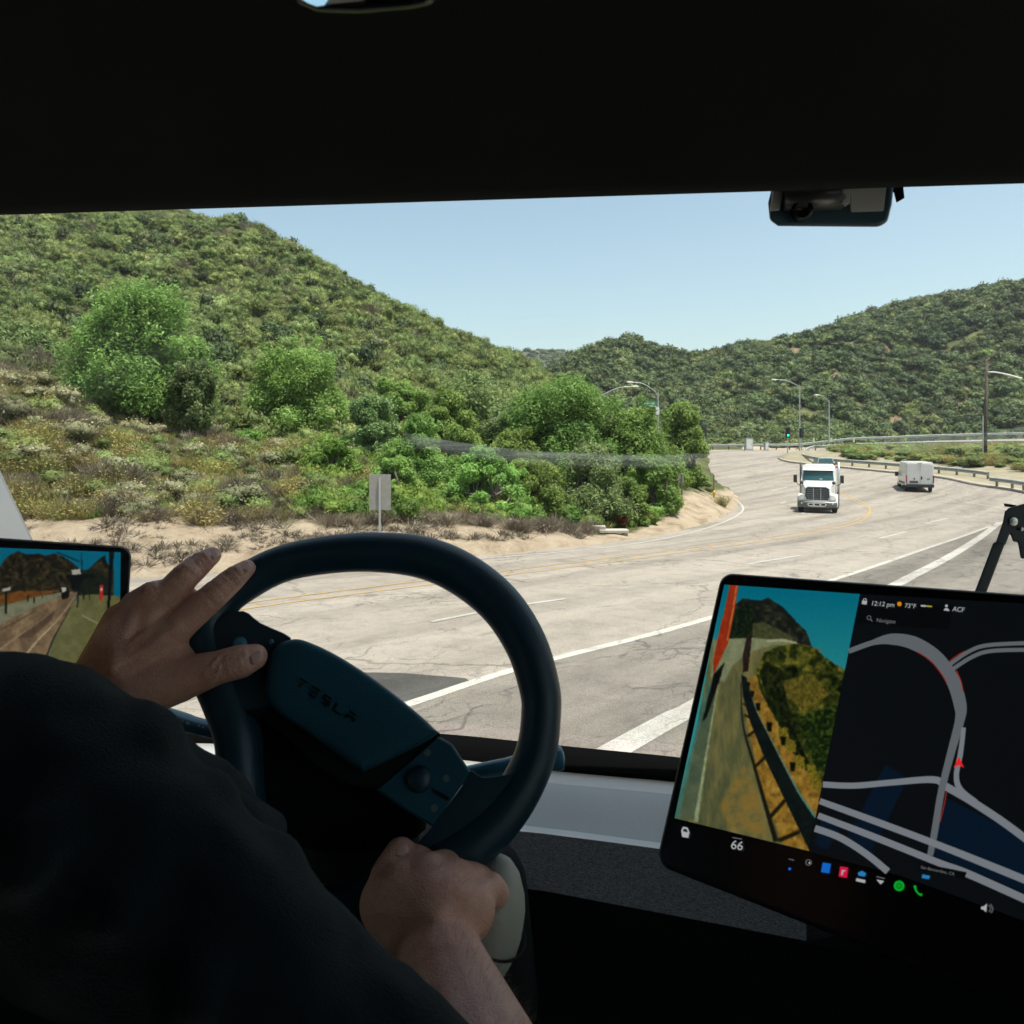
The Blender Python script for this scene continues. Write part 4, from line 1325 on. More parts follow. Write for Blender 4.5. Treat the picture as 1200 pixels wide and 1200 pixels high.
m = MB(); m.tube([(.2, .05, za + .05), (.6, .05, H + .15)], .02, 6); m.box((.22, .05, H - .25), (.06, 1.6, .1)); m.build('crossarm', post_m, t)
small_sign(1151.5, 545, 2.2, 6, 551, 'short white marker at the foot of the utility pole')

# ------------------------------------------------------------------ vehicles
paint_w = mat('white_vehicle_paint', (.62, .61, .59), (.56, .55, .53), 2, .35, coat=.4)
paint_g = mat('silver_grey_paint', (.125, .14, .135), (.10, .11, .108), 2, .45, .2)
tyre_m = mat('tyre_rubber', (.022, .021, .02), (.035, .033, .03), 20, .85)
rim_m = mat('alloy_rim', (.42, .42, .41), None, rough=.4, metal=.7)
chrome = mat('bright_chrome', (.65, .66, .66), None, rough=.25, metal=.9)
plast = mat('black_plastic', (.018, .018, .018), (.03, .03, .03), 6, .6)
teal_glass = mat('tinted_vehicle_glass', (.012, .05, .055), (.02, .075, .08), 1.5, .12, spec=.7)
lamp_clear = mat('headlight_lens', (.78, .80, .78), None, rough=.12, spec=.8)
lamp_red = mat('tail_light_lens', (.30, .012, .014), None, rough=.25)
plate_m = mat('number_plate', (.06, .055, .05), (.12, .11, .10), 30, .5)


def wheel(parent, x, y, r, w, name='wheel', dish=.05):
    s = 1 if x > 0 else -1
    e = empty(name, (x, y, r), parent=parent)
    m = MB(); m.lathe([(r * .62, -w / 2), (r * .9, -w / 2), (r, -w * .36), (r, w * .36), (r * .9, w / 2), (r * .62, w / 2)], (0, 0, 0), (1, 0, 0), 28); m.build('tyre', tyre_m, e, smooth=False)
    m = MB(); m.lathe([(r * .62, -w * .4), (r * .64, w * .46), (r * .52, w * .44), (r * .40, w * .20), (r * .2, w * .22), (r * .16, w * .42), (.02, w * .42)], (0, 0, 0), (s, 0, 0), 24); m.build('rim', rim_m, e)
    return e


# --- oncoming day cab truck; local front is -y
Yt = 44.6; Xt = (957.5 - 600) / FPX * Yt
t = empty('semi_truck', (Xt, Yt, road_z(Yt)), R(-25)); tag(t, 'white semi truck tractor with chrome grille coming towards us on the bend', 'truck')
def sym(pts): return pts + [(-x, z) for x, z in reversed(pts)]
def lsec(pts, y, dy=None): return [Vector((x, y + (dy(z) if dy else 0), z)) for x, z in pts]
cabp = [(1.04, .75), (1.06, 1.3), (1.05, 1.85), (.99, 2.5), (.93, 2.82), (.80, 2.93)]
rake = lambda z: max(0, z - 1.8) * .42
m = MB(); m.loft([lsec(sym(cabp), 1.95, rake), lsec(sym([(x * 1.01, z) for x, z in cabp]), 2.5), lsec(sym(cabp), 4.0)], True, True)
m.build('cab', paint_w, t, bevel=.03)
hood = [lsec(sym([(.64, .62), (.72, .95), (.68, 1.50), (.50, 1.62)]), .12), lsec(sym([(.78, .6), (.84, 1.0), (.77, 1.62), (.56, 1.72)]), .5), lsec(sym([(.86, .6), (.92, 1.1), (.88, 1.74), (.66, 1.86)]), 1.3), lsec(sym([(.96, .6), (1.0, 1.2), (.98, 1.80), (.78, 1.92)]), 2.06)]
m = MB(); m.loft(hood, True, True); m.build('hood', paint_w, t, bevel=.035)
for s in (-1, 1):
    m = MB(); arch = []
    for a in np.linspace(-.35, 3.5, 12): arch.append((0.98 + .62 * math.cos(a), .55 + .60 * math.sin(a)))
    m.loft([[Vector((s * .72, y, z)) for y, z in arch], [Vector((s * 1.10, y, z)) for y, z in arch], [Vector((s * 1.16, .98 + (y - .98) * .9, .55 + (z - .55) * .9)) for y, z in arch]], False, False)
    m.loft([[Vector((s * .66, .10, .62)), Vector((s * .66, .10, 1.14)), Vector((s * .66, .5, 1.18)), Vector((s * .66, .5, .62))], [Vector((s * 1.05, .2, .62)), Vector((s * 1.06, .22, 1.02)), Vector((s * 1.1, .6, 1.14)), Vector((s * 1.1, .5, .62))]], True, True)
    m.build('fender', paint_w, t, solid=.02)
    m = MB(); m.loft([[Vector((s * a, y, z)) for a, y, z in ((.73, .04, .84), (.76, .03, 1.16), (.98, .12, 1.12), (1.06, .17, .90), (.92, .11, .80))], [Vector((s * a, y + .2, z)) for a, y, z in ((.73, .04, .84), (.76, .03, 1.16), (.98, .12, 1.12), (1.06, .17, .90), (.92, .11, .80))]], True, True); m.build('headlight', lamp_clear, t, bevel=.02)
    m = MB(); m.tube(catmull([(s * 1.0, 2.15, 1.62), (s * 1.22, 2.0, 1.66), (s * 1.33, 1.98, 1.85)], 4), .025, 8); mm = m.build('mirror_arm', plast, t, smooth=True)
    m = MB(); m.box((s * 1.38, 1.98, 2.02), (.22, .14, .50)); m.build('mirror_head', plast, mm, bevel=.04)
    m = MB(); m.tube([(s * .80, .95, 1.55), (s * .90, .8, 1.76)], .014, 6); mm = m.build('hood_mirror', plast, t)
    m = MB(); m.lathe([(.01, -.03), (.10, -.02), (.11, .02), (.06, .07), (.01, .08)], (s * .92, .8, 1.84), (0, -1, .1), 14); m.build('mirror_head', plast, mm, smooth=True)
    wheel(t, s * .98, .98, .50, .30)
    for yy in (3.9, 5.2): wheel(t, s * .92, yy, .50, .52)
    m = MB(); m.box((s * .83, .045, .60), (.16, .03, .09)); m.build('fog_light', lamp_clear, t, bevel=.01)
    m = MB(); m.tube([(s * 1.16, 4.15, .9), (s * 1.16, 4.15, 3.0)], .075, 12); m.build('exhaust_stack', chrome if s > 0 else plast, t, smooth=True)
m = MB(); m.loft([lsec(sym([(.58, .78), (.69, 1.05), (.66, 1.52), (.52, 1.60)]), .10), lsec(sym([(.56, .80), (.66, 1.05), (.63, 1.50), (.50, 1.58)]), .075)], True, True); g_ = m.build('grille', mat('grille_dark', (.012, .03, .042), None, rough=.4), t)
m = MB()
for i in range(5): m.box((0, .066, .93 + i * .13), (1.16 + .10 * math.sin(i / 4 * 3.1), .014, .010))
for x in (-.21, .21): m.box((x, .062, 1.19), (.022, .018, .76))
m.tube([(-.60, .07, .79), (-.71, .07, 1.05), (-.68, .08, 1.54), (-.52, .085, 1.63), (.52, .085, 1.63), (.68, .08, 1.54), (.71, .07, 1.05), (.60, .07, .79)], .025, 6, closed=True); m.build('chrome_frame', chrome, g_)
m = MB(); m.loft([[Vector((x, -.02 + abs(x) ** 3 * .16, .34)) for x in np.linspace(-1.12, 1.12, 15)], [Vector((x, -.06 + abs(x) ** 3 * .16, .45)) for x in np.linspace(-1.12, 1.12, 15)], [Vector((x, -.06 + abs(x) ** 3 * .16, .66)) for x in np.linspace(-1.12, 1.12, 15)], [Vector((x, .03 + abs(x) ** 3 * .16, .74)) for x in np.linspace(-1.12, 1.12, 15)], [Vector((x, .35 + abs(x) ** 3 * .16, .70)) for x in np.linspace(-1.12, 1.12, 15)], [Vector((x, .35, .34)) for x in np.linspace(-1.12, 1.12, 15)]], False, False); bp_ = m.build('bumper', paint_g, t, solid=.02)
m = MB(); m.prism([(-.56, -.075, .56), (-.46, -.075, .42), (.46, -.075, .42), (.56, -.075, .56), (.5, -.075, .64), (-.5, -.075, .64)], (0, .02, 0)); m.build('air_intake', chrome, bp_)
m = MB()
for x in (-.35, 0, .35): m.box((x, -.08, .54), (.27 if x == 0 else .22, .015, .11))
m.build('intake_slot', plast, bp_)
m = MB(); m.loft([[Vector((x, 1.93 - abs(x) ** 2 * -.12 + .02, 1.93)) for x in np.linspace(-.93, .93, 11)], [Vector((x, 1.93 + abs(x) ** 2 * .12 + .28, 2.56)) for x in np.linspace(-.88, .88, 11)]], False); m.build('windshield', teal_glass, t, solid=.03)
m = MB(); m.loft([[Vector((x, 2.05 + abs(x) ** 2 * .12, 2.56)) for x in np.linspace(-.93, .93, 11)], [Vector((x, 2.28 + abs(x) ** 2 * .12, 2.74)) for x in np.linspace(-.9, .9, 11)]], False); m.build('sun_visor', paint_w, t, solid=.03)
m = MB(); m.box((0, .5, .32), (1.5, .4, .2)); m.box((0, 4.2, .75), (.9, 3.4, .25)); m.box((0, 4.9, .92), (.9, .9, .1)); m.build('chassis', plast, t)
m = MB(); m.box((.15, 1.96, 2.02), (.16, .02, .05)); m.build('dash_paper', white_metal, t)

# --- white van; local rear is -y
Yv = 60.; Xv = (1078 - 600) / FPX * Yv
t = empty('cargo_van', (Xv, Yv, road_z(Yv)), R(-20.5)); tag(t, 'white high roof cargo van driving away round the bend', 'van')
vp = [(1.0, .52), (1.03, .75), (1.03, 1.4), (1.0, 2.1), (.97, 2.40), (.90, 2.5)]
m = MB(); m.loft([lsec(sym(vp), 0), lsec(sym(vp), .12), lsec(sym(vp), 3.7), lsec(sym([(1.0, .42), (1.02, .7), (1.0, 1.3), (.92, 1.95), (.82, 2.25), (.66, 2.42)]), 4.2), lsec(sym([(.97, .42), (1.0, .7), (.96, 1.2), (.86, 1.5), (.76, 1.58), (.6, 1.62)]), 5.1), lsec(sym([(.85, .42), (.9, .6), (.86, .9), (.78, 1.05), (.7, 1.1), (.5, 1.12)]), 5.75)], True, True); m.build('body', paint_w, t, bevel=.04)
for s in (-1, 1):
    m = MB(); m.loft([[Vector((s * .015, -.012, .62)), Vector((s * .95, -.012, .62)), Vector((s * .97, -.012, 1.3)), Vector((s * .95, -.012, 2.1)), Vector((s * .92, -.012, 2.38)), Vector((s * .015, -.012, 2.42))], [Vector((s * .015, -.03, .64)), Vector((s * .94, -.03, .64)), Vector((s * .955, -.03, 1.3)), Vector((s * .935, -.03, 2.1)), Vector((s * .905, -.03, 2.36)), Vector((s * .015, -.03, 2.40))]], True, True); d_ = m.build('rear_door', paint_w, t, bevel=.012)
    if s > 0:
        m = MB(); m.box((.12, -.05, 1.2), (.10, .04, .26)); m.build('handle', plast, d_, bevel=.01)
        m = MB(); m.box((.62, -.036, 1.12), (.24, .006, .07)); m.build('badge', plast, d_)
    else:
        m = MB(); m.box((-.42, -.036, 1.12), (.10, .006, .14)); m.build('badge', plast, d_)
        m = MB(); m.box((-.45, -.04, .86), (.62, .02, .20)); m.build('licence_plate', plate_m, d_)
    m = MB(); m.box((s * .985, -.03, 1.1), (.09, .06, .62)); tl = m.build('tail_light', lamp_red, t, bevel=.015)
    m = MB(); m.box((s * 1.18, 4.15, 1.35), (.26, .14, .40)); m.tube([(s * .98, 4.25, 1.3), (s * 1.12, 4.2, 1.3)], .04, 8); m.build('mirror', plast, t, bevel=.03)
    for yy in (.95, 4.7): wheel(t, s * .90, yy, .34, .22)
m = MB(); m.box((0, -.07, .56), (2.04, .18, .26)); m.box((0, 2.4, .44), (1.5, 4.0, .12)); m.build('bumper', plast, t, bevel=.03)
m = MB(); m.box((0, -.045, 2.44), (.36, .03, .05)); m.build('brake_light', plast, t, bevel=.008)
m = MB()
for s in (-1, 1): m.prism([(s * .985, 3.75, 1.35), (s * .985, 4.55, 1.35), (s * .93, 4.25, 1.95), (s * .93, 3.75, 1.98)], (s * .03, 0, 0))
m.build('side_window', teal_glass, t)
m = MB()
for s in (-1, 1): m.box((s * 1.035, 2.2, .74), (.02, 3.0, .16))
m.build('rub_strip', plast, t)

# --- car ahead of the truck, driving away
Yc = 78.; Xc = (968.5 - 600) / FPX * Yc
t = empty('parked_car', (Xc, Yc, road_z(Yc)), R(-14)); t.name = 'estate_car'; tag(t, 'dark grey car with red tail lights showing just above the truck roof', 'car')
cp = [(.88, .28), (.93, .6), (.92, .95), (.90, 1.0)]
m = MB(); m.loft([lsec(sym([(.84, .32), (.88, .6), (.87, .9), (.82, .98)]), 0), lsec(sym(cp), .35), lsec(sym(cp), 3.4), lsec(sym([(.86, .3), (.88, .55), (.85, .80), (.75, .86)]), 4.6)], True, True)
m.build('body', mat('dark_car_paint', (.10, .11, .11), (.07, .08, .08), 3, .35, coat=.5), t, bevel=.04)
m = MB(); m.loft([lsec(sym([(.88, .98), (.72, 1.50), (.6, 1.54)]), .5, lambda z: (z - .98) * .55 - .15), lsec(sym([(.88, .98), (.72, 1.54), (.6, 1.58)]), 1.6), lsec(sym([(.88, .96), (.74, 1.42), (.6, 1.46)]), 3.1, lambda z: -(z - .98) * .9)], True, True); cb = m.build('cabin', mat('car_roof_grey', (.16, .18, .18), None, rough=.35, coat=.4), t, bevel=.03)
m = MB(); m.prism([(-.74, .36, 1.04), (.74, .36, 1.04), (.64, .57, 1.44), (-.64, .57, 1.44)], (0, -.02, .0)); m.build('rear_window', teal_glass, cb)
for s in (-1, 1):
    m = MB(); m.box((s * .72, -.01, .86), (.3, .06, .17)); m.build('tail_light', lamp_red, t, bevel=.02)
    for yy in (.85, 3.6): wheel(t, s * .82, yy, .33, .21)
m = MB(); m.box((0, -.03, .48), (1.7, .1, .26)); m.build('bumper', paint_g, t, bevel=.03)
m = MB(); m.box((0, -.012, .76), (.5, .03, .15)); m.build('licence_plate', white_metal, t)
# ===================================================== our truck: the cab
EYE = Vector((0, 0, CAMZ))
cab = empty('truck_cab', (-.45, .3, CAMZ - 1.35))
tag(cab, 'dark cab of the truck we ride in, with wheel, dashboard and two screens', 'truck')
CABO = Vector(cab.location)


class CB(MB):
    """collects geometry given in world coordinates, builds it under a parent"""
    def build(s, name, mats, parent=None, **k):
        par = parent or cab
        off = CABO
        s.v = [tuple(Vector(v) - off) for v in s.v]
        return MB.build(s, name, mats, par, **k)


leather = mat('black_leather', (.008, .040, .062), (.006, .030, .048), 14, .40, bump=.10, bscale=700, spec=.5)  # blue cast of the sky light put into the base colour
hub_skin = mat('hub_cover_skin', (.013, .085, .128), (.011, .074, .112), 6, .55, spec=.25, bump=.2, bscale=600)  # teal of the sky light on the pad put into its colour
soft_black = mat('soft_black_trim', (.007, .008, .008), (.010, .011, .011), 8, .9, bump=.2, bscale=300, spec=.2)
head_cloth = mat('black_headliner_cloth', (.017, .0195, .019), (.022, .0245, .0235), 3, .95, bump=.12, bscale=500, spec=.12)
dash_grey = mat('grey_dash_vinyl', (.60, .61, .60), (.52, .53, .52), 2.2, .55, bump=.15, bscale=500)
dash_light = mat('pale_dash_edge', (.88, .87, .84), (.82, .81, .78), 4, .5)
dash_speck = mat('speckled_dash_fabric', (.085, .085, .088), (.16, .16, .16), 260, .85, bump=.5, bscale=500, detail=2)
gloss_black = mat('gloss_black_bezel', (.006, .006, .0065), None, rough=.22, spec=.5)
edge_black = mat('satin_black_casing', (.014, .014, .015), None, rough=.45)
pillar_m = mat('pillar_grey', (.155, .16, .165), (.14, .145, .15), 3, .5)
beige = mat('pale_beige_shell', (.40, .38, .32), (.36, .34, .285), 5, .5)
sky_tint_stalk = mat('sky_tinted_stalk', (.06, .21, .30), (.05, .18, .26), 8, .25)  # blue is the sky's reflection, painted into the base colour

# ---- dashboard: bands that wrap round the driver
XS = np.array([-700, -350, -100, 100, 250, 400, 520, 640, 720, 790, 870, 945, 1000, 1100, 1250, 1500.])
def crv(pts): return np.interp(XS, [a for a, _ in pts], [b for _, b in pts])
c0p = crv([(-700, 880), (-300, 858), (0, 847), (250, 847), (520, 860), (792, 887), (1000, 916), (1250, 960), (1500, 1010)])
c1p = crv([(-700, 905), (-300, 884), (0, 870), (250, 870), (520, 887), (650, 902), (792, 915), (1000, 945), (1250, 990), (1500, 1045)])
c2p = crv([(-700, 922), (-300, 900), (0, 885), (250, 886), (520, 903), (640, 917), (780, 930), (1000, 960), (1250, 1010), (1500, 1065)])
c3p = crv([(-700, 985), (-300, 960), (0, 938), (250, 938), (520, 957), (615, 967), (770, 987), (1000, 1022), (1250, 1075), (1500, 1140)])
c4p = c3p + 7
c5p = crv([(-700, 1060), (-300, 1030), (0, 1005), (250, 1008), (520, 1030), (627, 1042), (932, 1100), (1100, 1136), (1250, 1175), (1500, 1240)])
def curve(pp, Z=None, Y=None):
    return [PZ(x, p, Z) if Z is not None else P(x, p, y) for x, p, y in zip(XS, pp, Y if Y is not None else XS)]
def Yof(c): return np.array([p.y for p in c])
def dense(c): return catmull(c, 5)
C0 = curve(c0p, -.474); C1 = curve(c1p, -.480); C2 = curve(c2p, -.486)
C3 = curve(c3p, Y=Yof(C2) - .098); C4 = curve(c4p, Y=Yof(C3) - .014); C5 = curve(c5p, Y=Yof(C4) - .06)
C6 = [Vector((p.x, p.y + .10, CAMZ - 1.0)) for p in C5]; C7 = [Vector((p.x, p.y + .15, CAMZ - 1.36)) for p in C5]
dash = empty('dashboard', (0, 0, 0), parent=cab)
m = CB(); m.loft([dense([Vector((p.x, p.y + .03, p.z - .03)) for p in C0]), dense(C0), dense([p + Vector((0, 0, .004)) for p in C1]), dense([p - Vector((0, 0, .012)) for p in C1])], False); m.build('window_gasket', mat('rubber_gasket', (.006, .006, .006), None, rough=1.0, spec=.03), dash, smooth=True)
m = CB(); m.loft([dense([p - Vector((0, 0, .012)) for p in C1]), dense([p - Vector((0, 0, .002)) for p in C1]), dense(C2)], False); m.build('ledge', dash_light, dash, smooth=True)
m = CB(); m.loft([dense(C2), dense([a.lerp(b, .25) + Vector((0, -.006, .004)) for a, b in zip(C2, C3)]), dense([a.lerp(b, .6) + Vector((0, -.004, .0)) for a, b in zip(C2, C3)]), dense(C3)], False); m.build('fascia', dash_grey, dash, smooth=True)
m = CB(); m.loft([dense(C3), dense(C4)], False); m.build('trim_strip', dash_light, dash, smooth=True)
m = CB(); k = int(np.where(XS == 945)[0][0]); m.loft([C4[:k + 1], C5[:k + 1]], False); m.build('knee_panel', dash_speck, dash, smooth=True)
m = CB(); m.loft([C4[k:], C5[k:]], False); m.loft([C5, C6, C7], False); m.build('lower_panel', soft_black, dash, smooth=True)

# ---- header over the windscreen and the roof lining
hA = PZ(0, 252, .25); hB = PZ(1200, 215, .25); hd = (hB - hA).normalized(); hq = Vector((-hd.y, hd.x, 0))
def hp(s, back, z): return Vector((hA.x, hA.y, CAMZ)) + hd * s - hq * back + Vector((0, 0, z))
ss = np.linspace(-1.4, 1.75, 12)
prof = [(-.09, .40), (-.05, .30), (-.018, .256), (0, .25), (.02, .254), (.05, .275), (.12, .33), (.22, .41), (.36, .50), (.55, .57), (1.1, .60), (2.1, .60)]
m = CB(); m.loft([[hp(s, b, z) for s in ss] for b, z in prof], False); m.build('header', head_cloth, cab, smooth=True)
# mirror in the header: a small rounded unit with a bright face
m = CB(); con = []
def rrect(px0, py0, px1, py1, r, Yf, n=5):
    out = []
    for cx, cy, a0 in ((px1 - r, py1 - r, 0), (px0 + r, py1 - r, 90), (px0 + r, py0 + r, 180), (px1 - r, py0 + r, 270)):
        for i in range(n + 1):
            a = R(a0 + 90 * i / n); x = cx + r * math.cos(a); y = cy + r * math.sin(a); out.append(P(x, y, Yf(x, y)))
    return out
# ---- windscreen
gl_bot = dense([Vector((p.x, p.y + .03, p.z + .006)) for p in C0])
gt = [hp(s, -.10, .42) for s in np.linspace(-1.45, 1.8, len(gl_bot))]
# bow the glass forward in the middle
mgl, nt, out = mk('windscreen_glass')
tr = N(nt, 'BsdfTransparent'); tr.inputs[0].default_value = (.91, .955, .935, 1)
gs = N(nt, 'BsdfGlossy', Roughness=.02); fr_ = N(nt, 'Fresnel'); fr_.inputs[0].default_value = 1.35
mu = N(nt, 'Math', operation='MULTIPLY'); mu.inputs[1].default_value = .6; L(nt, fr_.outputs[0], mu.inputs[0])
mx = N(nt, 'MixShader'); L(nt, mu.outputs[0], mx.inputs[0]); L(nt, tr.outputs[0], mx.inputs[1]); L(nt, gs.outputs[0], mx.inputs[2]); L(nt, mx.outputs[0], out.inputs[0])
rows = []
for t_ in np.linspace(0, 1, 12):
    rows.append([a.lerp(b, t_) + Vector((0, .05 * math.sin(math.pi * t_), 0)) for a, b in zip(gl_bot, gt)])
m = CB(); m.loft(rows, False); ws = m.build('windshield', mgl, cab, smooth=True)
# dusty wiper streaks on the glass
sm, nt, out = mk('dust_smear')
tr = N(nt, 'BsdfTransparent'); df = N(nt, 'BsdfTranslucent'); df.inputs[0].default_value = (.95, .97, .84, 1)
d2 = N(nt, 'BsdfDiffuse'); d2.inputs[0].default_value = (.9, .92, .9, 1); ms = N(nt, 'MixShader'); ms.inputs[0].default_value = .15; L(nt, df.outputs[0], ms.inputs[1]); L(nt, d2.outputs[0], ms.inputs[2])
at = N(nt, 'Attribute', attribute_name='film'); tc = N(nt, 'TexCoord'); mp = N(nt, 'Mapping'); mp.inputs['Scale'].default_value = (8, 8, 160); L(nt, tc.outputs['Object'], mp.inputs[0])
nn = N(nt, 'TexNoise', Scale=1, Detail=5); L(nt, mp.outputs[0], nn.inputs['Vector'])
mr = N(nt, 'MapRange'); mr.inputs[1].default_value = .35; mr.inputs[2].default_value = .7; mr.inputs[3].default_value = .25; L(nt, nn.outputs[0], mr.inputs[0])
mu = N(nt, 'Math', operation='MULTIPLY'); L(nt, at.outputs['Fac'], mu.inputs[0]); L(nt, mr.outputs[0], mu.inputs[1])
mx = N(nt, 'MixShader'); L(nt, mu.outputs[0], mx.inputs[0]); L(nt, tr.outputs[0], mx.inputs[1]); L(nt, ms.outputs[0], mx.inputs[2]); L(nt, mx.outputs[0], out.inputs[0])
from mathutils.bvhtree import BVHTree
_bv = BVHTree.FromPolygons([Vector(v) + CABO for v in [tuple(x) for x in m.v]], m.f)
def on_glass(px, py, near=.004):
    d = Vector(((px - 600) / FPX, 1, -(py - HOR) / FPX)).normalized()
    h = _bv.ray_cast(EYE, d)
    return h[0] - d * near if h[0] else P(px, py, 1.0)
def smear(name, pts, w, strength):
    c = [Vector((a, b, 0)) for a, b in pts]; c = catmull(c, 6); rows = [[], [], [], [], []]; fl = [0, 1, .8, .45, 0]
    for i, p in enumerate(c):
        t_ = c[min(i + 1, len(c) - 1)] - c[max(i - 1, 0)]; t_.normalize(); q = Vector((t_.y, -t_.x, 0))
        for k_, o_ in enumerate((-1.05, -.8, 0, .7, 1.3)): rows[k_].append(on_glass(p.x + q.x * o_ * w / 2, p.y + q.y * o_ * w / 2))
    mm = CB(); mm.loft(rows, False); o = mm.build(name, sm, ws, smooth=True)
    vals = []
    for f_ in fl:
        for i in range(len(c)):
            e = min(1, i / 5, (len(c) - 1 - i) / 4 + .15); vals.append(f_ * e * strength)
    a_ = o.data.attributes.new('film', 'FLOAT', 'POINT'); a_.data.foreach_set('value', vals); return o
smear('dust_streak', [(470, 514), (500, 519), (550, 527), (620, 535), (700, 539), (770, 540), (835, 538)], -15, .5)
smear('dust_streak', [(1020, 526), (1080, 520), (1140, 515), (1200, 508), (1240, 504)], -16, .42)
smear('dust_film', [(40, 440), (110, 405), (180, 380), (250, 370)], 130, .035)
smear('dust_film', [(560, 375), (640, 370), (700, 365)], 60, .03)

# ---- left windscreen pillar seen below the header
m = CB(); m.loft([[P(62, 690, 1.55), P(38, 634, 1.62), P(-22, 508, 1.80), P(-120, 300, 2.1)], [P(-260, 690, 1.50), P(-290, 634, 1.58), P(-330, 508, 1.75), P(-420, 300, 2.05)]], False); m.build('mirror_fairing', pillar_m, cab, solid=.03)

# ---- right hand windscreen pillar, outside the frame of the photograph
ga, gb = rows[0][-1], rows[-1][-1]
m = CB(); m.loft([[p + d for d in (Vector((-.05, .02, 0)), Vector((.10, -.10, 0)), Vector((.14, -.02, 0)), Vector((.0, .07, 0)))] for p in [r_[-1] for r_ in rows]], True, True); m.build('pillar', soft_black, cab, smooth=False, bevel=.01)

# ---- shell: roof, sides, rear, floor, nose
yaw = R(5.3); Fd = Vector((math.sin(yaw), math.cos(yaw), 0)); Rd = Vector((math.cos(yaw), -math.sin(yaw), 0)); O_ = Vector((-.45, 0, CAMZ))
def cp_(r, f, z): return O_ + Rd * r + Fd * f + Vector((0, 0, z))
def slab(mb, pts, off): mb.prism(pts, off)
for s in (-1, 1):
    m = CB(); w = s * 1.22
    m.prism([cp_(w, -1.6, -1.4), cp_(w, 1.25, -1.4), cp_(w, 1.25, -.62), cp_(w, 1.15, -.60), cp_(w, -1.1, -.60), cp_(w, -1.1, .62), cp_(w, .80, .62), cp_(w, .7, .7), cp_(w, -1.6, .7)], Rd * s * .05)
    sw = m.build('door', bpy.data.materials.get('light_door_trim') or mat('light_door_trim', (.5, .5, .49), (.46, .46, .45), 2, .7), cab)
    m = CB(); m.prism([cp_(w + s * .02, 1.15, -.61), cp_(w + s * .02, .81, .63), cp_(w + s * .02, -1.11, .63), cp_(w + s * .02, -1.11, -.61)], Rd * s * .005); m.build('window', mgl, sw)
m = CB(); m.prism([cp_(-1.27, -1.6, -1.4), cp_(1.27, -1.6, -1.4), cp_(1.27, -1.6, .72), cp_(-1.27, -1.6, .72)], -Fd * .06); m.build('rear_wall', mat('pale_cabin_lining', (.30, .30, .29), (.26, .26, .25), 2, .8), cab)
m = CB(); m.prism([cp_(-1.27, -1.6, -1.45), cp_(1.27, -1.6, -1.45), cp_(1.27, 1.3, -1.45), cp_(-1.27, 1.3, -1.45)], Vector((0, 0, .06))); m.build('floor', mat('grey_floor_mat', (.12, .12, .12), (.10, .10, .10), 4, .9), cab)
ext = mat('outer_white_paint', (.6, .6, .6), None, rough=.4, coat=.3)
m = CB(); m.loft([[cp_(-1.3, f, z), cp_(1.3, f, z)] for f, z in ((.98, .46), (.90, .60), (.6, .74), (-1.66, .78), (-1.66, -1.5))], False); m.build('roof', ext, cab, solid=.02)
m = CB(); m.loft([[cp_(r, f + .10 - .22 * abs(r) ** 2, z) for r in np.linspace(-1.25, 1.25, 11)] for f, z in ((1.20, -.74), (1.36, -.90), (1.50, -1.3), (1.54, -1.9), (1.50, -2.3))], False); m.build('nose', ext, cab, smooth=True, solid=.02)
m = CB(); m.prism([cp_(-1.0, -1.6, -1.5), cp_(1.0, -1.6, -1.5), cp_(1.0, 1.4, -1.5), cp_(-1.0, 1.4, -1.5)], Vector((0, 0, -.5))); m.build('chassis', soft_black, cab)
for s in (-1, 1):
    for f in (.7, -1.2):
        e = cp_(s * 1.05, f, -2.9 + .5) - CABO
        w_ = wheel(cab, 1 * s, 0, .5, .3); w_.location = e; w_.rotation_euler = (0, 0, -yaw)

# ---- driver seat
m = CB(); m.loft([[Vector((-.45 + x * (1 - .12 * (k_ > 1)), y, CAMZ + z)) for x in (-.27, -.2, .2, .27)] for k_, (y, z) in enumerate(((.02, -.78), (-.02, -.45), (-.08, -.1), (-.11, -.02)))], False); seat = empty('driver_seat', (0, 0, 0), parent=cab); m.build('backrest', soft_black, seat, solid=.12, bevel=.02)
m = CB(); m.box((-.45, .27, CAMZ - .84), (.54, .56, .14)); m.build('cushion', soft_black, seat, bevel=.04)
m = CB(); m.box((-.45, .25, CAMZ - 1.12), (.36, .4, .5)); m.build('pedestal', soft_black, seat, bevel=.02)

# ============================================================ steering wheel
SC = P(424, 838, .75)
sn = Vector((.02, -math.cos(R(24)), math.sin(R(24)))).normalized()
def W(px, py, h=0.):
    d = Vector(((px - 600) / FPX, 1, -(py - HOR) / FPX))
    return EYE + d * ((h + (SC - EYE).dot(sn)) / d.dot(sn))
sw = empty('steering_wheel', SC - CABO, parent=cab)
class SB(MB):
    def build(s, name, mats, parent=None, **k):
        s.v = [tuple(Vector(v) - SC) for v in s.v]
        return MB.build(s, name, mats, parent or sw, **k)
rimc = [(440, 647), (495, 653), (541, 672), (585, 707), (616, 754), (632, 805), (634, 838), (628, 882), (609, 925), (580, 964), (545, 993), (500, 1019), (455, 1044), (400, 1068), (345, 1058), (305, 1012), (288, 960), (282, 905), (278, 858), (262, 812), (245, 775), (241, 738), (257, 706), (285, 684), (330, 661), (385, 650)]
path = catmull([W(x, y) for x, y in rimc], 5, True)
path = [path[i] for i in range(len(path))]
rr = []
for i, p in enumerate(path):
    t_ = i / len(path); rr.append(.0225 + .0018 * math.sin(t_ * 2 * math.pi * 3))
m = SB(); m.tube(path, rr, 20, closed=True); m.build('rim', leather, smooth=True)
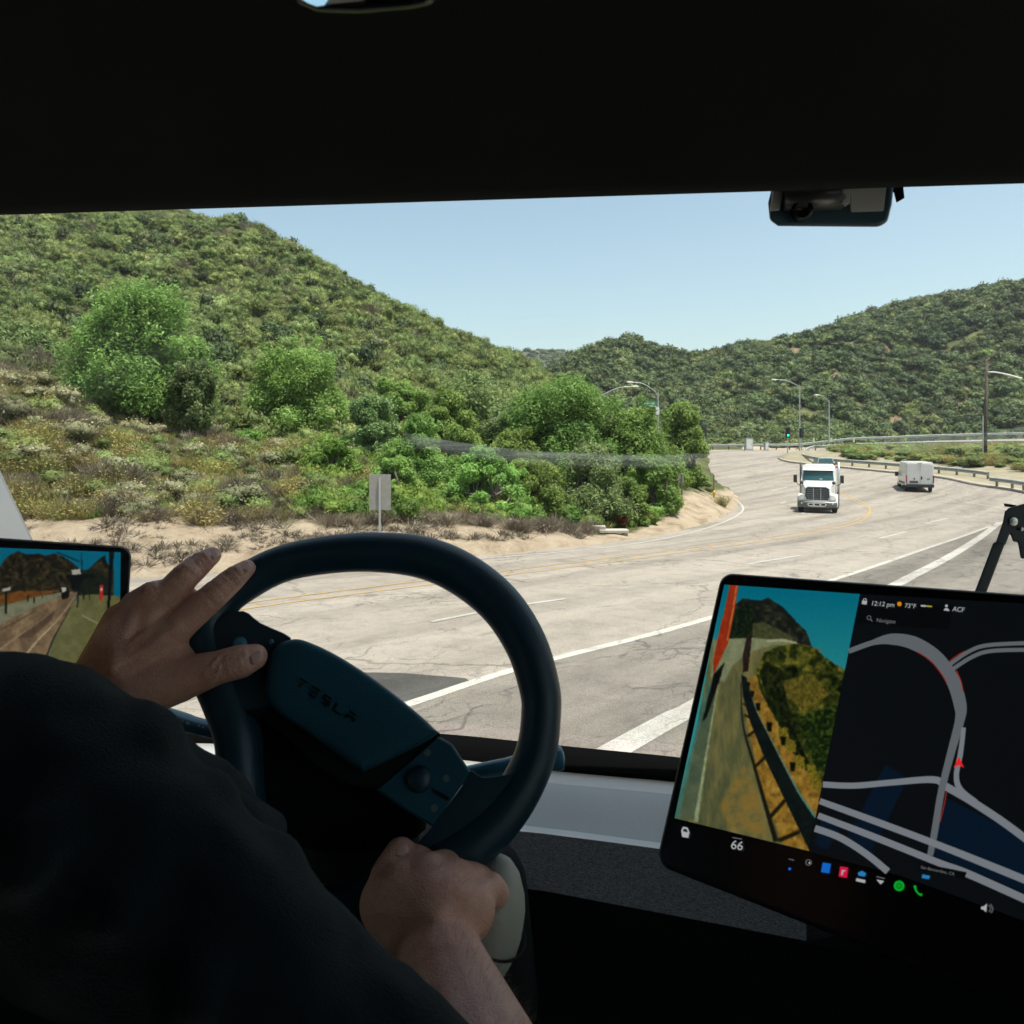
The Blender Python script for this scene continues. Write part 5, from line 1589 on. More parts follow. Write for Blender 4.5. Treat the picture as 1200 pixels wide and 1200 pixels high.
def slabpx(mb, pts, h0, h1):
    mb.prism([W(x, y, h0) for x, y in pts], [0, 0, 0]) if False else mb.loft([[W(x, y, h0) for x, y in pts], [W(x, y, h1) for x, y in pts]], True, True)
def smoothpx(pts, n=4): return [(v.x, v.y) for v in catmull([Vector((a, b, 0)) for a, b in pts], n, True)]
# hub pad with a rolled edge
pad = smoothpx([(312, 786), (322, 758), (345, 749), (368, 755), (400, 771), (440, 797), (480, 828), (508, 853), (511, 862), (470, 884), (432, 902), (418, 900), (365, 862), (316, 826)], 5)
def inset(pts, f):
    cx = sum(a for a, _ in pts) / len(pts); cy = sum(b for _, b in pts) / len(pts)
    return [(cx + (a - cx) * f, cy + (b - cy) * f) for a, b in pts]
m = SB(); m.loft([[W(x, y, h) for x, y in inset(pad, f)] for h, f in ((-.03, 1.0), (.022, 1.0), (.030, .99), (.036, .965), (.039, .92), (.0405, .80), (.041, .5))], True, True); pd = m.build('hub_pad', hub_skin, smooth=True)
m = SB(); slabpx(m, smoothpx([(290, 722), (315, 738), (346, 752), (400, 775), (468, 822), (506, 853), (516, 868), (490, 925), (440, 925), (380, 905), (318, 850), (275, 830), (252, 790), (262, 745)], 4), -.045, .016); m.build('hub_base', soft_black, bevel=.006)
# raised word on the pad: spaced capitals, top bars cut free as on the real one
ux = Vector((75, 50, 0)).normalized(); uy = Vector((-.50, .866, 0))
def glyphs(mb, ox, oy, size, step, strokes_list):
    for i, strokes in enumerate(strokes_list):
        for st in strokes:
            pts = [(ox + ux.x * (i * step + a * size) + uy.x * b * size, oy + ux.y * (i * step + a * size) + uy.y * b * size) for a, b in st]
            wd = 1.15
            for (x0, y0), (x1, y1) in zip(pts, pts[1:]):
                d = math.hypot(x1 - x0, y1 - y0); nx_, ny_ = -(y1 - y0) / d * wd, (x1 - x0) / d * wd
                q = [(x0 + nx_, y0 + ny_), (x1 + nx_, y1 + ny_), (x1 - nx_, y1 - ny_), (x0 - nx_, y0 - ny_)]
                mb.loft([[W(x, y, .038) for x, y in q], [W(x, y, .0422) for x, y in q]], True, True)
T_ = [[(0, 0), (1, 0)], [(.5, .3), (.5, 1)]]
E_ = [[(0, 0), (1, 0)], [(0, .5), (1, .5)], [(0, 1), (1, 1)]]
S_ = [[(1, 0), (0, 0), (0, .5), (1, .5), (1, 1), (0, 1)]]
L_ = [[(0, 0), (0, 1), (1, 1)]]
A_ = [[(0, 0), (1, 0)], [(0, .5), (1, .5)], [(0, .5), (0, 1)], [(1, .5), (1, 1)]]
m = SB(); glyphs(m, 352, 795, 9.5, 17.3, [T_, E_, S_, L_, A_]); m.build('lettering', mat('raised_gloss_black', (.006, .007, .008), None, rough=.3), pd)
# right spoke with its control plate
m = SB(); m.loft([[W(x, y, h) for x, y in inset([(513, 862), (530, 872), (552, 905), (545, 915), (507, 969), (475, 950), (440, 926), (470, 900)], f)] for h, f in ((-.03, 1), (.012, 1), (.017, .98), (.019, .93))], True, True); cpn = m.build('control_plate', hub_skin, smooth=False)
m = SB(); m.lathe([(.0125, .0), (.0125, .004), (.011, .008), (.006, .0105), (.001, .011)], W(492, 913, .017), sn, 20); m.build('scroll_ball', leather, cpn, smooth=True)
m = SB(); slabpx(m, [(510, 925), (527, 935), (525, 938), (508, 928)], .018, .0215); m.build('slot_key', soft_black, cpn)
m = SB()
for x, y in ((501, 882), (509, 947), (523, 912)): m.lathe([(.0035, 0), (.0035, .0006)], W(x, y, .0185), sn, 10)
m.build('icon', mat('pale_icon_print', (.10, .14, .14), None, rough=.5), cpn)
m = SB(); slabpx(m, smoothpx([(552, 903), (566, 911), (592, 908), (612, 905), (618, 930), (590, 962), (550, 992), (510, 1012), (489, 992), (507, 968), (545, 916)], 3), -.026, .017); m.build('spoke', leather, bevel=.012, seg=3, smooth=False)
# left spoke
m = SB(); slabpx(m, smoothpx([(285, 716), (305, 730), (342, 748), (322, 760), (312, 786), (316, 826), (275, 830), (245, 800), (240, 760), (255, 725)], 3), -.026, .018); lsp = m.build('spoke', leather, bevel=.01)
m = SB(); m.lathe([(.008, 0), (.008, .003), (.004, .006)], W(281, 755, .018), sn, 14); m.lathe([(.003, 0), (.003, .0012)], W(318, 752, .018), sn, 8); m.build('scroll_ball', sky_tint_stalk, lsp, smooth=True)
# column behind the wheel
col = empty('steering_column', SC - CABO, parent=cab)
def colb(mb, name, mt, **k): return SB.build(mb, name, mt, col, **k)
m = SB(); m.capsule(W(410, 870, -.09), .060, W(420, 1010, -.30), .085, 20); m.build('column_housing', soft_black, col, smooth=True)
m = SB(); m.loft([[W(x, y, h) for x, y in inset(smoothpx([(262, 835), (330, 850), (430, 915), (500, 960), (470, 990), (400, 1000), (330, 985), (280, 930)], 3), f)] for h, f in ((-.12, 1), (-.05, 1), (-.04, .93))], True, True); m.build('column_shroud', soft_black, col, smooth=True)
m = SB(); m.tube(catmull([W(450, 930, -.075), W(575, 902, -.07), W(640, 891, -.065), W(661, 888, -.065)], 5), [.009] * 7 + [.0105] * 4 + [.0115, .0125, .0125, .012, .006], 12); m.build('gear_stalk', sky_tint_stalk, col, smooth=True)
m = SB(); m.tube(catmull([W(330, 875, -.075), W(262, 858, -.07), W(225, 849, -.065), W(196, 840, -.06), W(180, 836, -.06)], 5), [.010] * 5 + [.0115] * 6 + [.0125] * 5 + [.012] * 3 + [.009] * 2, 12, flat=.7); stk = m.build('wiper_stalk', sky_tint_stalk, col, smooth=True)
m = SB()
for x, y, w, h in ((206, 839, 6, 2), (214, 844, 2.5, 2.5), (220, 846.5, 4.5, 3.4), (233, 850, 2.4, 2.4), (238, 852, 2.4, 2)):
    m.poly([W(x - w / 2, y - h / 2, -.045), W(x + w / 2, y - h / 2 + w * .35, -.045), W(x + w / 2, y + h / 2 + w * .35, -.045), W(x - w / 2, y + h / 2, -.045)])
m.build('icon', mat('white_icon_print', (.55, .58, .6), None, rough=.5), stk)
# pale rounded cover below the wheel, and the dark boot behind it
m = SB(); cpt = P(572, 1078, .70)
import itertools
nu, nv = 18, 12; secs = []
for j in range(nv):
    th = math.pi * (j + .02) / (nv - .96)
    secs.append([cpt + Vector((.035 * math.sin(th) * math.cos(a_) * (1.0) + .008 * math.cos(th), .045 * math.sin(th) * math.sin(a_), .060 * math.cos(th))) for a_ in np.linspace(0, 2 * math.pi, nu, endpoint=False)])
m.loft(secs, True, True); cc = m.build('column_cover', beige, col, smooth=True)
m = SB(); m.tube([cpt + Vector((.0355 * math.cos(a_) , .0455 * math.sin(a_), -.004 - .016 * math.cos(a_))) for a_ in np.linspace(-2.6, .6, 18)], .0014, 6); m.build('seam', soft_black, cc)
m = SB(); m.capsule(P(560, 1040, .85), .058, P(565, 1170, .80), .062, 20); m.build('column_boot', soft_black, col, smooth=True)

# ============================================================ the two screens
class Screen:
    def __init__(s, tl, ytl, bl, ybl, tr, sgn=1, ymin=.3, ymax=.95):
        s.o = P(*tl, ytl); b = P(*bl, ybl); s.e2 = (b - s.o); s.h = s.e2.length; s.e2.normalize()
        best = min(np.linspace(ymin, ymax, 1300), key=lambda y: abs((P(*tr, y) - s.o).normalized().dot(s.e2)))
        s.e1 = (P(*tr, best) - s.o).normalized(); s.e1 = (s.e1 - s.e2 * s.e1.dot(s.e2)).normalized()
        s.n = s.e1.cross(s.e2).normalized()
        if s.n.dot(EYE - s.o) < 0: s.n = -s.n
    def T(s, px, py, h=0.):
        d = Vector(((px - 600) / FPX, 1, -(py - HOR) / FPX)); return EYE + d * ((h + (s.o - EYE).dot(s.n)) / d.dot(s.n))
    def at(s, u, v, h=0.): return s.o + s.e1 * u + s.e2 * v + s.n * h
    def rrect(s, u0, v0, u1, v1, r, h, n=6):
        out = []
        for cx, cy, a0 in ((u1 - r, v1 - r, 0), (u0 + r, v1 - r, 90), (u0 + r, v0 + r, 180), (u1 - r, v0 + r, 270)):
            for i in range(n + 1):
                a_ = R(a0 + 90 * i / n); out.append(s.at(cx + r * math.cos(a_), cy + r * math.sin(a_), h))
        return out
    def casing(s, par, w, h, r=.012):
        m = CB(); e = .0025
        m.loft([s.rrect(.006, .006, w - .006, h - .006, r, -.020), s.rrect(0, 0, w, h, r, -.016), s.rrect(0, 0, w, h, r, -.004), s.rrect(e * .3, e * .3, w - e * .3, h - e * .3, r, -.0012), s.rrect(e, e, w - e, h - e, r, 0)], True, True)
        m.build('casing', edge_black, par, smooth=False)
        m = CB(); m.poly(s.rrect(.0035, .0035, w - .0035, h - .0035, r * .8, .0004)); m.build('bezel', gloss_black, par)
    def text(s, name, body, px, py, size, dx, up, mt, par, h=.0022):
        cu = bpy.data.curves.new(name, 'FONT'); cu.body = body; cu.size = 1
        o = bpy.data.objects.new(name, cu); C.objects.link(o); dg = bpy.context.evaluated_depsgraph_get(); dg.update()
        me = bpy.data.meshes.new_from_object(o.evaluated_get(dg)); bpy.data.objects.remove(o)
        for v in me.vertices:
            x, y = v.co.x * size, v.co.y * size
            v.co = s.T(px + dx[0] * x + up[0] * y, py + dx[1] * x + up[1] * y, h) - CABO
        me.materials.clear(); me.materials.append(mt)
        ob = bpy.data.objects.new(name, me); C.objects.link(ob); ob.parent = par; return ob


class Pic:
    """flat picture on a screen: coloured areas one thin layer above the other"""
    def __init__(s, sc): s.sc = sc; s.m = CB(); s.mats = []; s.h = .0006
    def mi(s, mt):
        if mt not in s.mats: s.mats.append(mt)
        return s.mats.index(mt)
    def area(s, mt, pts, step=.000015):
        s.h += step; s.m.poly([s.sc.T(x, y, s.h) for x, y in pts], s.mi(mt))
    def stroke(s, mt, pts, w, n=6, step=.000015):
        s.h += step; c = catmull([Vector((a, b, 0)) for a, b in pts], n) if len(pts) > 2 else [Vector((a, b, 0)) for a, b in pts]
        A = []; B = []
        for i, p in enumerate(c):
            t_ = c[min(i + 1, len(c) - 1)] - c[max(i - 1, 0)]; t_.normalize()
            ww = w if not isinstance(w, (list, tuple)) else float(np.interp(i / (len(c) - 1), np.linspace(0, 1, len(w)), w))
            A.append(s.sc.T(p.x - t_.y * ww / 2, p.y + t_.x * ww / 2, s.h)); B.append(s.sc.T(p.x + t_.y * ww / 2, p.y - t_.x * ww / 2, s.h))
        s.m.strip(A, B, s.mi(mt))
    def disc(s, mt, cx, cy, r, r0=0, n=20):
        if r0:
            s.stroke(mt, [(cx + (r + r0) / 2 * math.cos(a_), cy + (r + r0) / 2 * math.sin(a_)) for a_ in np.linspace(0, 2 * math.pi, n)], r - r0, 1)
        else: s.area(mt, [(cx + r * math.cos(a_), cy + r * math.sin(a_)) for a_ in np.linspace(0, 2 * math.pi, n, endpoint=False)])
    def done(s, name, par): return s.m.build(name, s.mats, par, fix=False)


def srgb(r, g, b):
    f = lambda c: (c / 255 / 12.92) if c <= 10 else ((c / 255 + .055) / 1.055) ** 2.4
    return (f(r), f(g), f(b))
def scol(name, a_, b_=None, scale=60, c_=None, k=.36): return emit(name, srgb(*a_), k, srgb(*b_) if b_ else None, scale, srgb(*c_) if c_ else None)


# --- right hand touchscreen
ts = Screen((845, 670), .78, (769, 1004), .66, (1200, 695))
tsr = empty('touchscreen', (0, 0, 0), parent=cab)
TW = .43; ts.casing(tsr, TW, ts.h + .006, .013)
zz = lambda x, y: (780 + x * .2751, 670 + y * .275)
def fbm(x, y, seed=0, octv=5):
    o = 0; am = 1; tot = 0
    for k in range(octv): o = o + am * vnoise(x * 2 ** k + 7 * k, y * 2 ** k + 3 * k, seed + k); tot += am; am *= .62
    return np.clip((o / tot - .5) * 1.7 + .5, 0, 1)


pm_, nt, out = mk('live_camera_picture')
b_ = N(nt, 'BsdfPrincipled', Roughness=.35); b_.inputs['Base Color'].default_value = (.004, .004, .004, 1); b_.inputs['Specular IOR Level'].default_value = .3
ca = N(nt, 'Attribute', attribute_name='picture'); L(nt, ca.outputs['Color'], b_.inputs['Emission Color']); b_.inputs['Emission Strength'].default_value = .40; L(nt, b_.outputs[0], out.inputs[0])


class Raster:
    """the live picture on a screen, held as a fine grid of coloured points"""
    def __init__(s, sc, quad, nu, nv):
        s.sc = sc; u, v = np.meshgrid(np.linspace(0, 1, nu), np.linspace(0, 1, nv)); s.nu, s.nv = nu, nv
        q = np.array(quad, float)
        s.p = ((1 - u) * (1 - v))[..., None] * q[0] + (u * (1 - v))[..., None] * q[1] + (u * v)[..., None] * q[2] + ((1 - u) * v)[..., None] * q[3]
        s.x = s.p[..., 0]; s.y = s.p[..., 1]; s.c = np.zeros((nv, nu, 3))
    def inside(s, poly):
        r = np.zeros(s.x.shape, bool); n = len(poly)
        for i in range(n):
            x0, y0 = poly[i - 1]; x1, y1 = poly[i]
            if y0 == y1: continue
            r ^= ((s.y < y0) != (s.y < y1)) & (s.x < (x1 - x0) * (s.y - y0) / (y1 - y0) + x0)
        return r
    def soft(s, m, k):
        m = m.astype(float)
        for _ in range(k):
            p_ = np.pad(m, 1, 'edge'); m = (p_[1:-1, 1:-1] * 4 + p_[:-2, 1:-1] * 2 + p_[2:, 1:-1] * 2 + p_[1:-1, :-2] * 2 + p_[1:-1, 2:] * 2) / 12
        return m
    def area(s, poly, cols, sc=.1, seed=1, soft=1, sx=1., sy=1., rag=0.):
        """cols: 2 or 3 colours picked by the grain of the thing shown"""
        m = s.inside(poly)
        if rag: # leafy outline
            m = s.soft(m, 5) + rag * (fbm(s.x * .35, s.y * .35, seed + 40, 3) - .5) > .5
        m = s.soft(m, soft)[..., None]
        f = fbm(s.x * sc * sx, s.y * sc * sy, seed)[..., None]; cs = [np.array(c, float) for c in cols]
        if len(cs) == 1: col = cs[0] + 0 * f
        elif len(cs) == 2: col = cs[0] * (1 - f) + cs[1] * f
        else: col = np.where(f < .5, cs[0] * (1 - 2 * f) + cs[1] * 2 * f, cs[1] * (2 - 2 * f) + cs[2] * (2 * f - 1))
        s.c = s.c * (1 - m) + col * m
    def band(s, pts, w, cols, soft=1, **k):
        c = [Vector((a_, b2, 0)) for a_, b2 in pts]; c = catmull(c, 6) if len(c) > 2 else c; A_ = []; B_ = []
        for i, p in enumerate(c):
            t_ = c[min(i + 1, len(c) - 1)] - c[max(i - 1, 0)]; t_.normalize(); ww = w if not isinstance(w, (list, tuple)) else float(np.interp(i / (len(c) - 1), np.linspace(0, 1, len(w)), w))
            A_.append((p.x - t_.y * ww / 2, p.y + t_.x * ww / 2)); B_.append((p.x + t_.y * ww / 2, p.y - t_.x * ww / 2))
        s.area(A_ + B_[::-1], cols, soft=soft, **k)
    def done(s, name, par, h=.0007):
        c = s.c * (1 + .10 * (np.random.default_rng(4).random(s.c.shape[:2]) - .5)[..., None])
        V = np.array([s.sc.T(x, y, h) - CABO for x, y in zip(s.x.ravel(), s.y.ravel())])
        i, j = np.meshgrid(np.arange(s.nv - 1), np.arange(s.nu - 1), indexing='ij'); a_ = (i * s.nu + j).ravel()
        o = fastmesh(name, V, np.stack([a_, a_ + 1, a_ + s.nu + 1, a_ + s.nu], 1), pm_, par)
        c = np.clip(c / 255, 0, 1); lin = np.where(c < .04, c / 12.92, ((c + .055) / 1.055) ** 2.4).reshape(-1, 3)
        at_ = o.data.color_attributes.new('picture', 'FLOAT_COLOR', 'POINT'); at_.data.foreach_set('color', np.concatenate([lin, np.ones((len(lin), 1))], 1).astype(np.float32).ravel())
        return o


ra = Raster(ts, [zz(250, 55), zz(828, 95), zz(610, 1190), zz(38, 1050)], 210, 360)
A = lambda pts, cols, **k: ra.area([zz(*p) for p in pts], cols, **k)
Bn = lambda pts, w, cols, **k: ra.band([zz(*p) for p in pts], w * .275 if not isinstance(w, (list, tuple)) else [q * .275 for q in w], cols, **k)
tt = np.clip((ra.y - 690) / 130, 0, 1)[..., None]
ra.c = np.array([0, 98, 118.]) * (1 - tt) + np.array([44, 132, 132.]) * tt
A([(700, 440), (640, 350), (740, 400), (790, 440)], [(70, 120, 112), (40, 84, 74)], sc=.3)
A([(255, 300), (285, 150), (330, 112), (400, 124), (435, 110), (500, 150), (560, 215), (600, 255), (628, 335), (560, 330), (480, 310), (370, 300)], [(10, 18, 15), (22, 26, 20), (58, 54, 40)], sc=.16, seed=3, rag=.3)
A([(255, 300), (275, 190), (320, 130), (372, 150), (380, 290)], [(4, 12, 8), (16, 28, 14), (34, 44, 20)], sc=.35, seed=5, rag=.5)
A([(370, 220), (420, 215), (520, 265), (560, 300), (370, 295)], [(44, 52, 28), (78, 76, 48)], sc=.3, seed=6, soft=2)
A([(200, 290), (375, 283), (545, 300), (660, 330), (672, 900), (610, 1192), (36, 1052), (120, 740)], [(62, 70, 46), (94, 92, 56), (122, 112, 66)], sc=.05, seed=8, sx=2, sy=.5)
A([(205, 288), (375, 282), (545, 300), (440, 318), (352, 345), (285, 400), (250, 470), (192, 450)], [(96, 108, 80), (128, 130, 96)], sc=.15, seed=9, soft=3)
Bn([(430, 296), (500, 292), (560, 306)], 10, [(150, 150, 116)], soft=2)
A([(420, 420), (500, 640), (600, 860), (668, 900), (612, 1192), (500, 1160), (440, 1010), (392, 850), (350, 660), (330, 470)], [(84, 66, 30), (132, 98, 32), (158, 126, 56)], sc=.16, seed=11, soft=2)
A([(230, 1000), (280, 900), (330, 820), (370, 880), (440, 1130), (260, 1090)], [(88, 84, 50), (112, 98, 50), (126, 100, 44)], sc=.12, seed=12, soft=22)
A([(100, 800), (190, 480), (215, 500), (140, 1060), (60, 1050)], [(60, 76, 58), (84, 92, 66)], sc=.08, seed=14, soft=4)
A([(385, 420), (420, 345), (480, 318), (560, 306), (630, 322), (700, 380), (775, 430), (750, 620), (690, 870), (660, 900), (600, 850), (540, 770), (480, 650), (430, 560), (400, 500)], [(4, 10, 5), (40, 48, 14), (112, 104, 36)], sc=.13, seed=16, rag=.5)
A([(400, 430), (425, 380), (500, 420), (520, 560), (560, 700), (610, 820), (590, 840), (520, 720), (450, 590)], [(3, 8, 4), (16, 24, 8), (44, 50, 16)], sc=.25, seed=18, rag=.6, soft=2)
A([(560, 620), (740, 560), (700, 860), (640, 840)], [(4, 12, 4), (22, 38, 10), (66, 78, 24)], sc=.3, seed=20, rag=.7, soft=2)
A([(500, 470), (620, 430), (700, 520), (600, 600), (520, 540)], [(50, 52, 16), (112, 96, 34)], sc=.35, seed=22, rag=.8, soft=4)
for i, (x, y) in enumerate(((500, 690), (530, 740), (505, 715), (570, 810), (640, 905), (620, 850))): A([(x - 22, y - 30), (x + 20, y - 24), (x + 26, y + 30), (x - 14, y + 26)], [(130, 116, 30), (70, 62, 16)], sc=.5, seed=30 + i, rag=.7)
dk = [(6, 12, 11), (16, 26, 24)]
Bn([(322, 470), (330, 650), (384, 850), (470, 1150)], [4, 7, 13, 22], [(20, 20, 10)], soft=2)
for p, w in (([(330, 560), (350, 575)], 8), ([(335, 610), (360, 622)], 9), ([(348, 702), (388, 672)], 11), ([(380, 832), (428, 786)], 13), ([(440, 1052), (510, 972)], 17), ([(480, 1146), (572, 1108)], 18)): Bn(p, w, [(26, 20, 8)], soft=2)
A([(322, 440), (345, 450), (385, 590), (452, 725), (560, 935), (642, 1050), (612, 1188), (500, 955), (420, 790), (360, 640), (330, 530)], dk, sc=.2, seed=24)
Bn([(345, 458), (388, 590), (456, 725), (562, 930), (640, 1048)], [2, 3, 4, 8, 12], [(58, 100, 92), (84, 124, 108)], soft=1, sc=.3)
for x, y, q in ((393, 575, 1), (441, 660, 1.2), (368, 520, .8), (500, 720, 1.1), (540, 830, 1.2), (352, 480, .7)): A([(x - 10 * q, y - 16 * q), (x + 12 * q, y - 14 * q), (x + 8 * q, y + 18 * q), (x - 6 * q, y + 16 * q)], [(10, 10, 6)], soft=2)
A([(345, 275), (368, 272), (352, 425), (330, 428), (328, 360)], [(20, 16, 14), (50, 34, 30)], sc=.5, seed=26)
A([(275, 50), (312, 50), (290, 190), (268, 300), (205, 437), (202, 385), (236, 225)], [(120, 36, 14), (156, 50, 20)], sc=.2, seed=27)
Bn([(303, 58), (284, 180), (262, 292)], 5, [(176, 110, 60)], soft=1)
A([(205, 436), (252, 385), (228, 470), (175, 620), (155, 640), (190, 500)], [(6, 8, 6), (16, 18, 12)], soft=2)
Bn([(224, 480), (180, 740), (128, 1066)], [4, 8, 18], [(118, 130, 96), (146, 154, 116)], soft=2, sc=.2); Bn([(190, 460), (125, 720), (46, 1050)], [8, 12, 20], [(44, 84, 74), (70, 112, 98)], soft=3, sc=.1)
ra.done('camera_picture', tsr)
pic = Pic(ts)
z6 = lambda x, y: (760 + x * .375, 650 + y * .375)
k_map = scol('map_ground', (11, 14, 17)); k_map2 = scol('map_dark_panel', (6, 8, 10)); k_blue = scol('map_blue_block', (7, 22, 38)); k_grey = scol('map_road', (98, 104, 108), None); k_lg = scol('map_pale_road', (122, 128, 134)); k_mr = scol('map_red_edge', (150, 44, 34))
pic.h = .0008
pic.area(k_map, [(1008, 696), (1208, 708), (1208, 1082), (1055, 1026), (948, 998)])
pic.area(k_map2, [(1010, 703), (1116, 709), (1112, 738), (1001, 730)])
B6 = lambda mt, pts: pic.area(mt, [z6(*p) for p in pts])
S6 = lambda mt, pts, w: pic.stroke(mt, [z6(*p) for p in pts], w)
B6(k_blue, [(740, 655), (812, 700), (690, 940), (605, 915)]); B6(k_blue, [(930, 760), (1190, 890), (1190, 1060), (870, 930)]); B6(k_blue, [(540, 830), (600, 850), (560, 925), (520, 905)])
S6(k_lg, [(520, 855), (600, 885), (680, 935), (748, 990)], 8)
S6(k_lg, [(545, 718), (640, 722), (760, 712), (890, 703), (930, 725), (1000, 765), (1100, 830), (1195, 900)], [7, 7, 7, 8, 9, 9, 9, 9])
S6(k_grey, [(625, 302), (700, 275), (760, 264), (830, 277), (900, 322), (950, 392), (974, 470), (972, 520), (945, 620), (915, 740), (895, 860), (880, 940)], [6, 6, 13, 16, 16, 16, 15, 11, 9, 8, 8, 7])
S6(k_grey, [(943, 342), (1000, 303), (1060, 283), (1190, 276)], 4.6); S6(k_grey, [(950, 358), (1010, 320), (1070, 301), (1190, 297)], 4.6)
for p in ([(838, 303), (880, 330), (915, 372), (932, 402)], [(938, 336), (962, 317), (988, 302)], [(962, 362), (976, 395), (984, 430)], [(932, 738), (922, 790), (911, 835)]): S6(k_mr, p, 1.1)
S6(k_lg, [(985, 540), (975, 620), (962, 690), (975, 735), (1022, 775)], [5, 6, 6, 7, 8])
S6(k_lg, [(535, 770), (700, 830), (900, 905), (1100, 985), (1195, 1024)], [7, 8, 8, 9, 9]); S6(k_lg, [(530, 815), (700, 880), (900, 960), (1000, 998), (1195, 1085)], [7, 8, 8, 9, 9])
B6(k_map2, [(846, 962), (994, 992), (988, 1014), (842, 984)])
disp = pic.done('display', tsr)
icons = Pic(ts); icons.h = .0019
def nxt():
    global icons
    if icons.m.v: icons.done('icon', tsr)
    icons = Pic(ts); icons.h = .0019
k_w = scol('icon_white', (178, 182, 184)); k_dim = scol('icon_grey', (110, 114, 116)); k_bl = scol('icon_blue', (20, 104, 200)); k_pk = scol('icon_red', (214, 24, 70)); k_gn = scol('icon_green', (10, 176, 44)); k_or = scol('icon_orange', (220, 140, 20)); k_ar = scol('arrow_red', (232, 40, 44)); k_ye = scol('icon_yellow', (170, 160, 60)); k_cy = scol('icon_cyan', (40, 130, 190))
def I6(mt, pts): icons.area(mt, [z6(*p) for p in pts])
I6(k_ar, [(970, 630), (986, 666), (970, 658), (954, 665)])
nxt()
I6(k_w, [(668, 143), (683, 145), (681, 156), (666, 154)]); icons.disc(k_w, *z6(676, 142), 2.2, 1.4)
nxt()
icons.disc(k_or, *z6(784, 154), 2.6); nxt(); I6(k_w, [(851, 157), (868, 158), (868, 163), (851, 162)]); I6(k_ye, [(869, 158), (886, 160), (886, 164), (869, 163)])
nxt()
icons.disc(k_w, *z6(931, 160), 1.6); I6(k_w, [(922, 174), (927, 167), (936, 168), (941, 176)])
nxt()
icons.disc(k_dim, *z6(689, 197), 2.6, 1.9); icons.stroke(k_dim, [z6(694, 202), z6(699, 208)], 1)
nxt()
I6(k_w, [(102, 862), (108, 850), (122, 853), (128, 868), (124, 885), (105, 882)]); I6(scol('screen_off', (8, 9, 10)), [(107, 864), (111, 856), (119, 858), (123, 868)])
nxt()
icons.stroke(k_dim, [z6(262, 884), z6(292, 889)], .8)
nxt()
icons.stroke(k_dim, [z6(438, 951), z6(455, 955)], .8); icons.disc(k_bl, *z6(441, 982), 1.6)
nxt()
icons.disc(k_dim, *z6(500, 962), 3.6, 2.8); icons.disc(k_w, *z6(503, 963), 1.1)
nxt()
I6(k_bl, [(544, 962), (570, 966), (565, 996), (539, 992)]); nxt(); I6(k_pk, [(599, 974), (624, 978), (620, 1010), (594, 1006)]); I6(k_w, [(604, 985), (616, 987), (614, 990), (609, 989), (606, 1002), (602, 1001)])
nxt()
I6(k_cy, [(655, 993), (668, 988), (680, 996), (676, 1006), (656, 1003)]); I6(k_w, [(650, 1011), (678, 1017), (676, 1026), (648, 1020)])
nxt()
icons.stroke(k_dim, [z6(712, 1006), z6(738, 1012)], .9); I6(k_w, [(712, 1015), (736, 1020), (725, 1030)])
nxt()
icons.disc(k_gn, *z6(783, 1035), 6.2); icons.disc(scol('screen_dark_green', (4, 60, 18)), *z6(783, 1035), 3.4, 2.2)
nxt()
icons.stroke(k_gn, [z6(832, 1034), z6(836, 1050), z6(846, 1061), z6(855, 1063)], [3.2, 1.8, 1.8, 3.4])
nxt()
I6(k_w, [(1040, 1100), (1048, 1099), (1058, 1090), (1055, 1117), (1046, 1109), (1039, 1108)]); icons.stroke(k_dim, [z6(1063, 1095), z6(1069, 1105), z6(1064, 1116)], .9); icons.stroke(k_dim, [z6(1069, 1092), z6(1076, 1106), z6(1070, 1120)], .9)
nxt()
I6(k_cy, [(856, 999), (880, 1004), (876, 1014), (854, 1010)])
nxt()
nxt()
for nm, b, xy, sz, dx, up, mt in (('clock_text', '12:12 pm', (694, 158), 7.4, (1, .075), (.2, -1), k_w), ('temperature_text', '73°F', (799, 165), 7.2, (1, .08), (.2, -1), k_w), ('profile_text', 'ACF', (949, 176), 7.6, (1, .085), (.2, -1), k_w), ('search_text', 'Navigate', (711, 210), 6.4, (1, .085), (.2, -1), k_dim), ('speed_text', '66', (255, 918), 14.5, (1, .16), (.2, -1), k_w), ('town_text', 'San Bernardino, CA', (850, 980), 4.9, (1, .215), (.2, -1), k_dim)):
    ts.text(nm, b, *z6(*xy), sz, dx, up, mt, tsr, .0025)
m = CB(); a_ = ts.at(.22, .12, -.02); m.tube([a_, a_ - ts.n * .07, Vector((a_.x + .03, a_.y + .2, a_.z - .12))], .022, 10); m.build('mount', soft_black, tsr, smooth=True)
m = CB(); m.loft([[ts.at(.16, ts.h + .004, -.01), ts.at(.40, ts.h + .004, -.01)], [P(930, 1105, .80), P(1300, 1160, .70)], [P(900, 1180, .85), P(1300, 1260, .75)]], False); m.build('lower_shroud', mat('dark_teal_shroud', (.010, .018, .024), None, rough=.6), tsr)

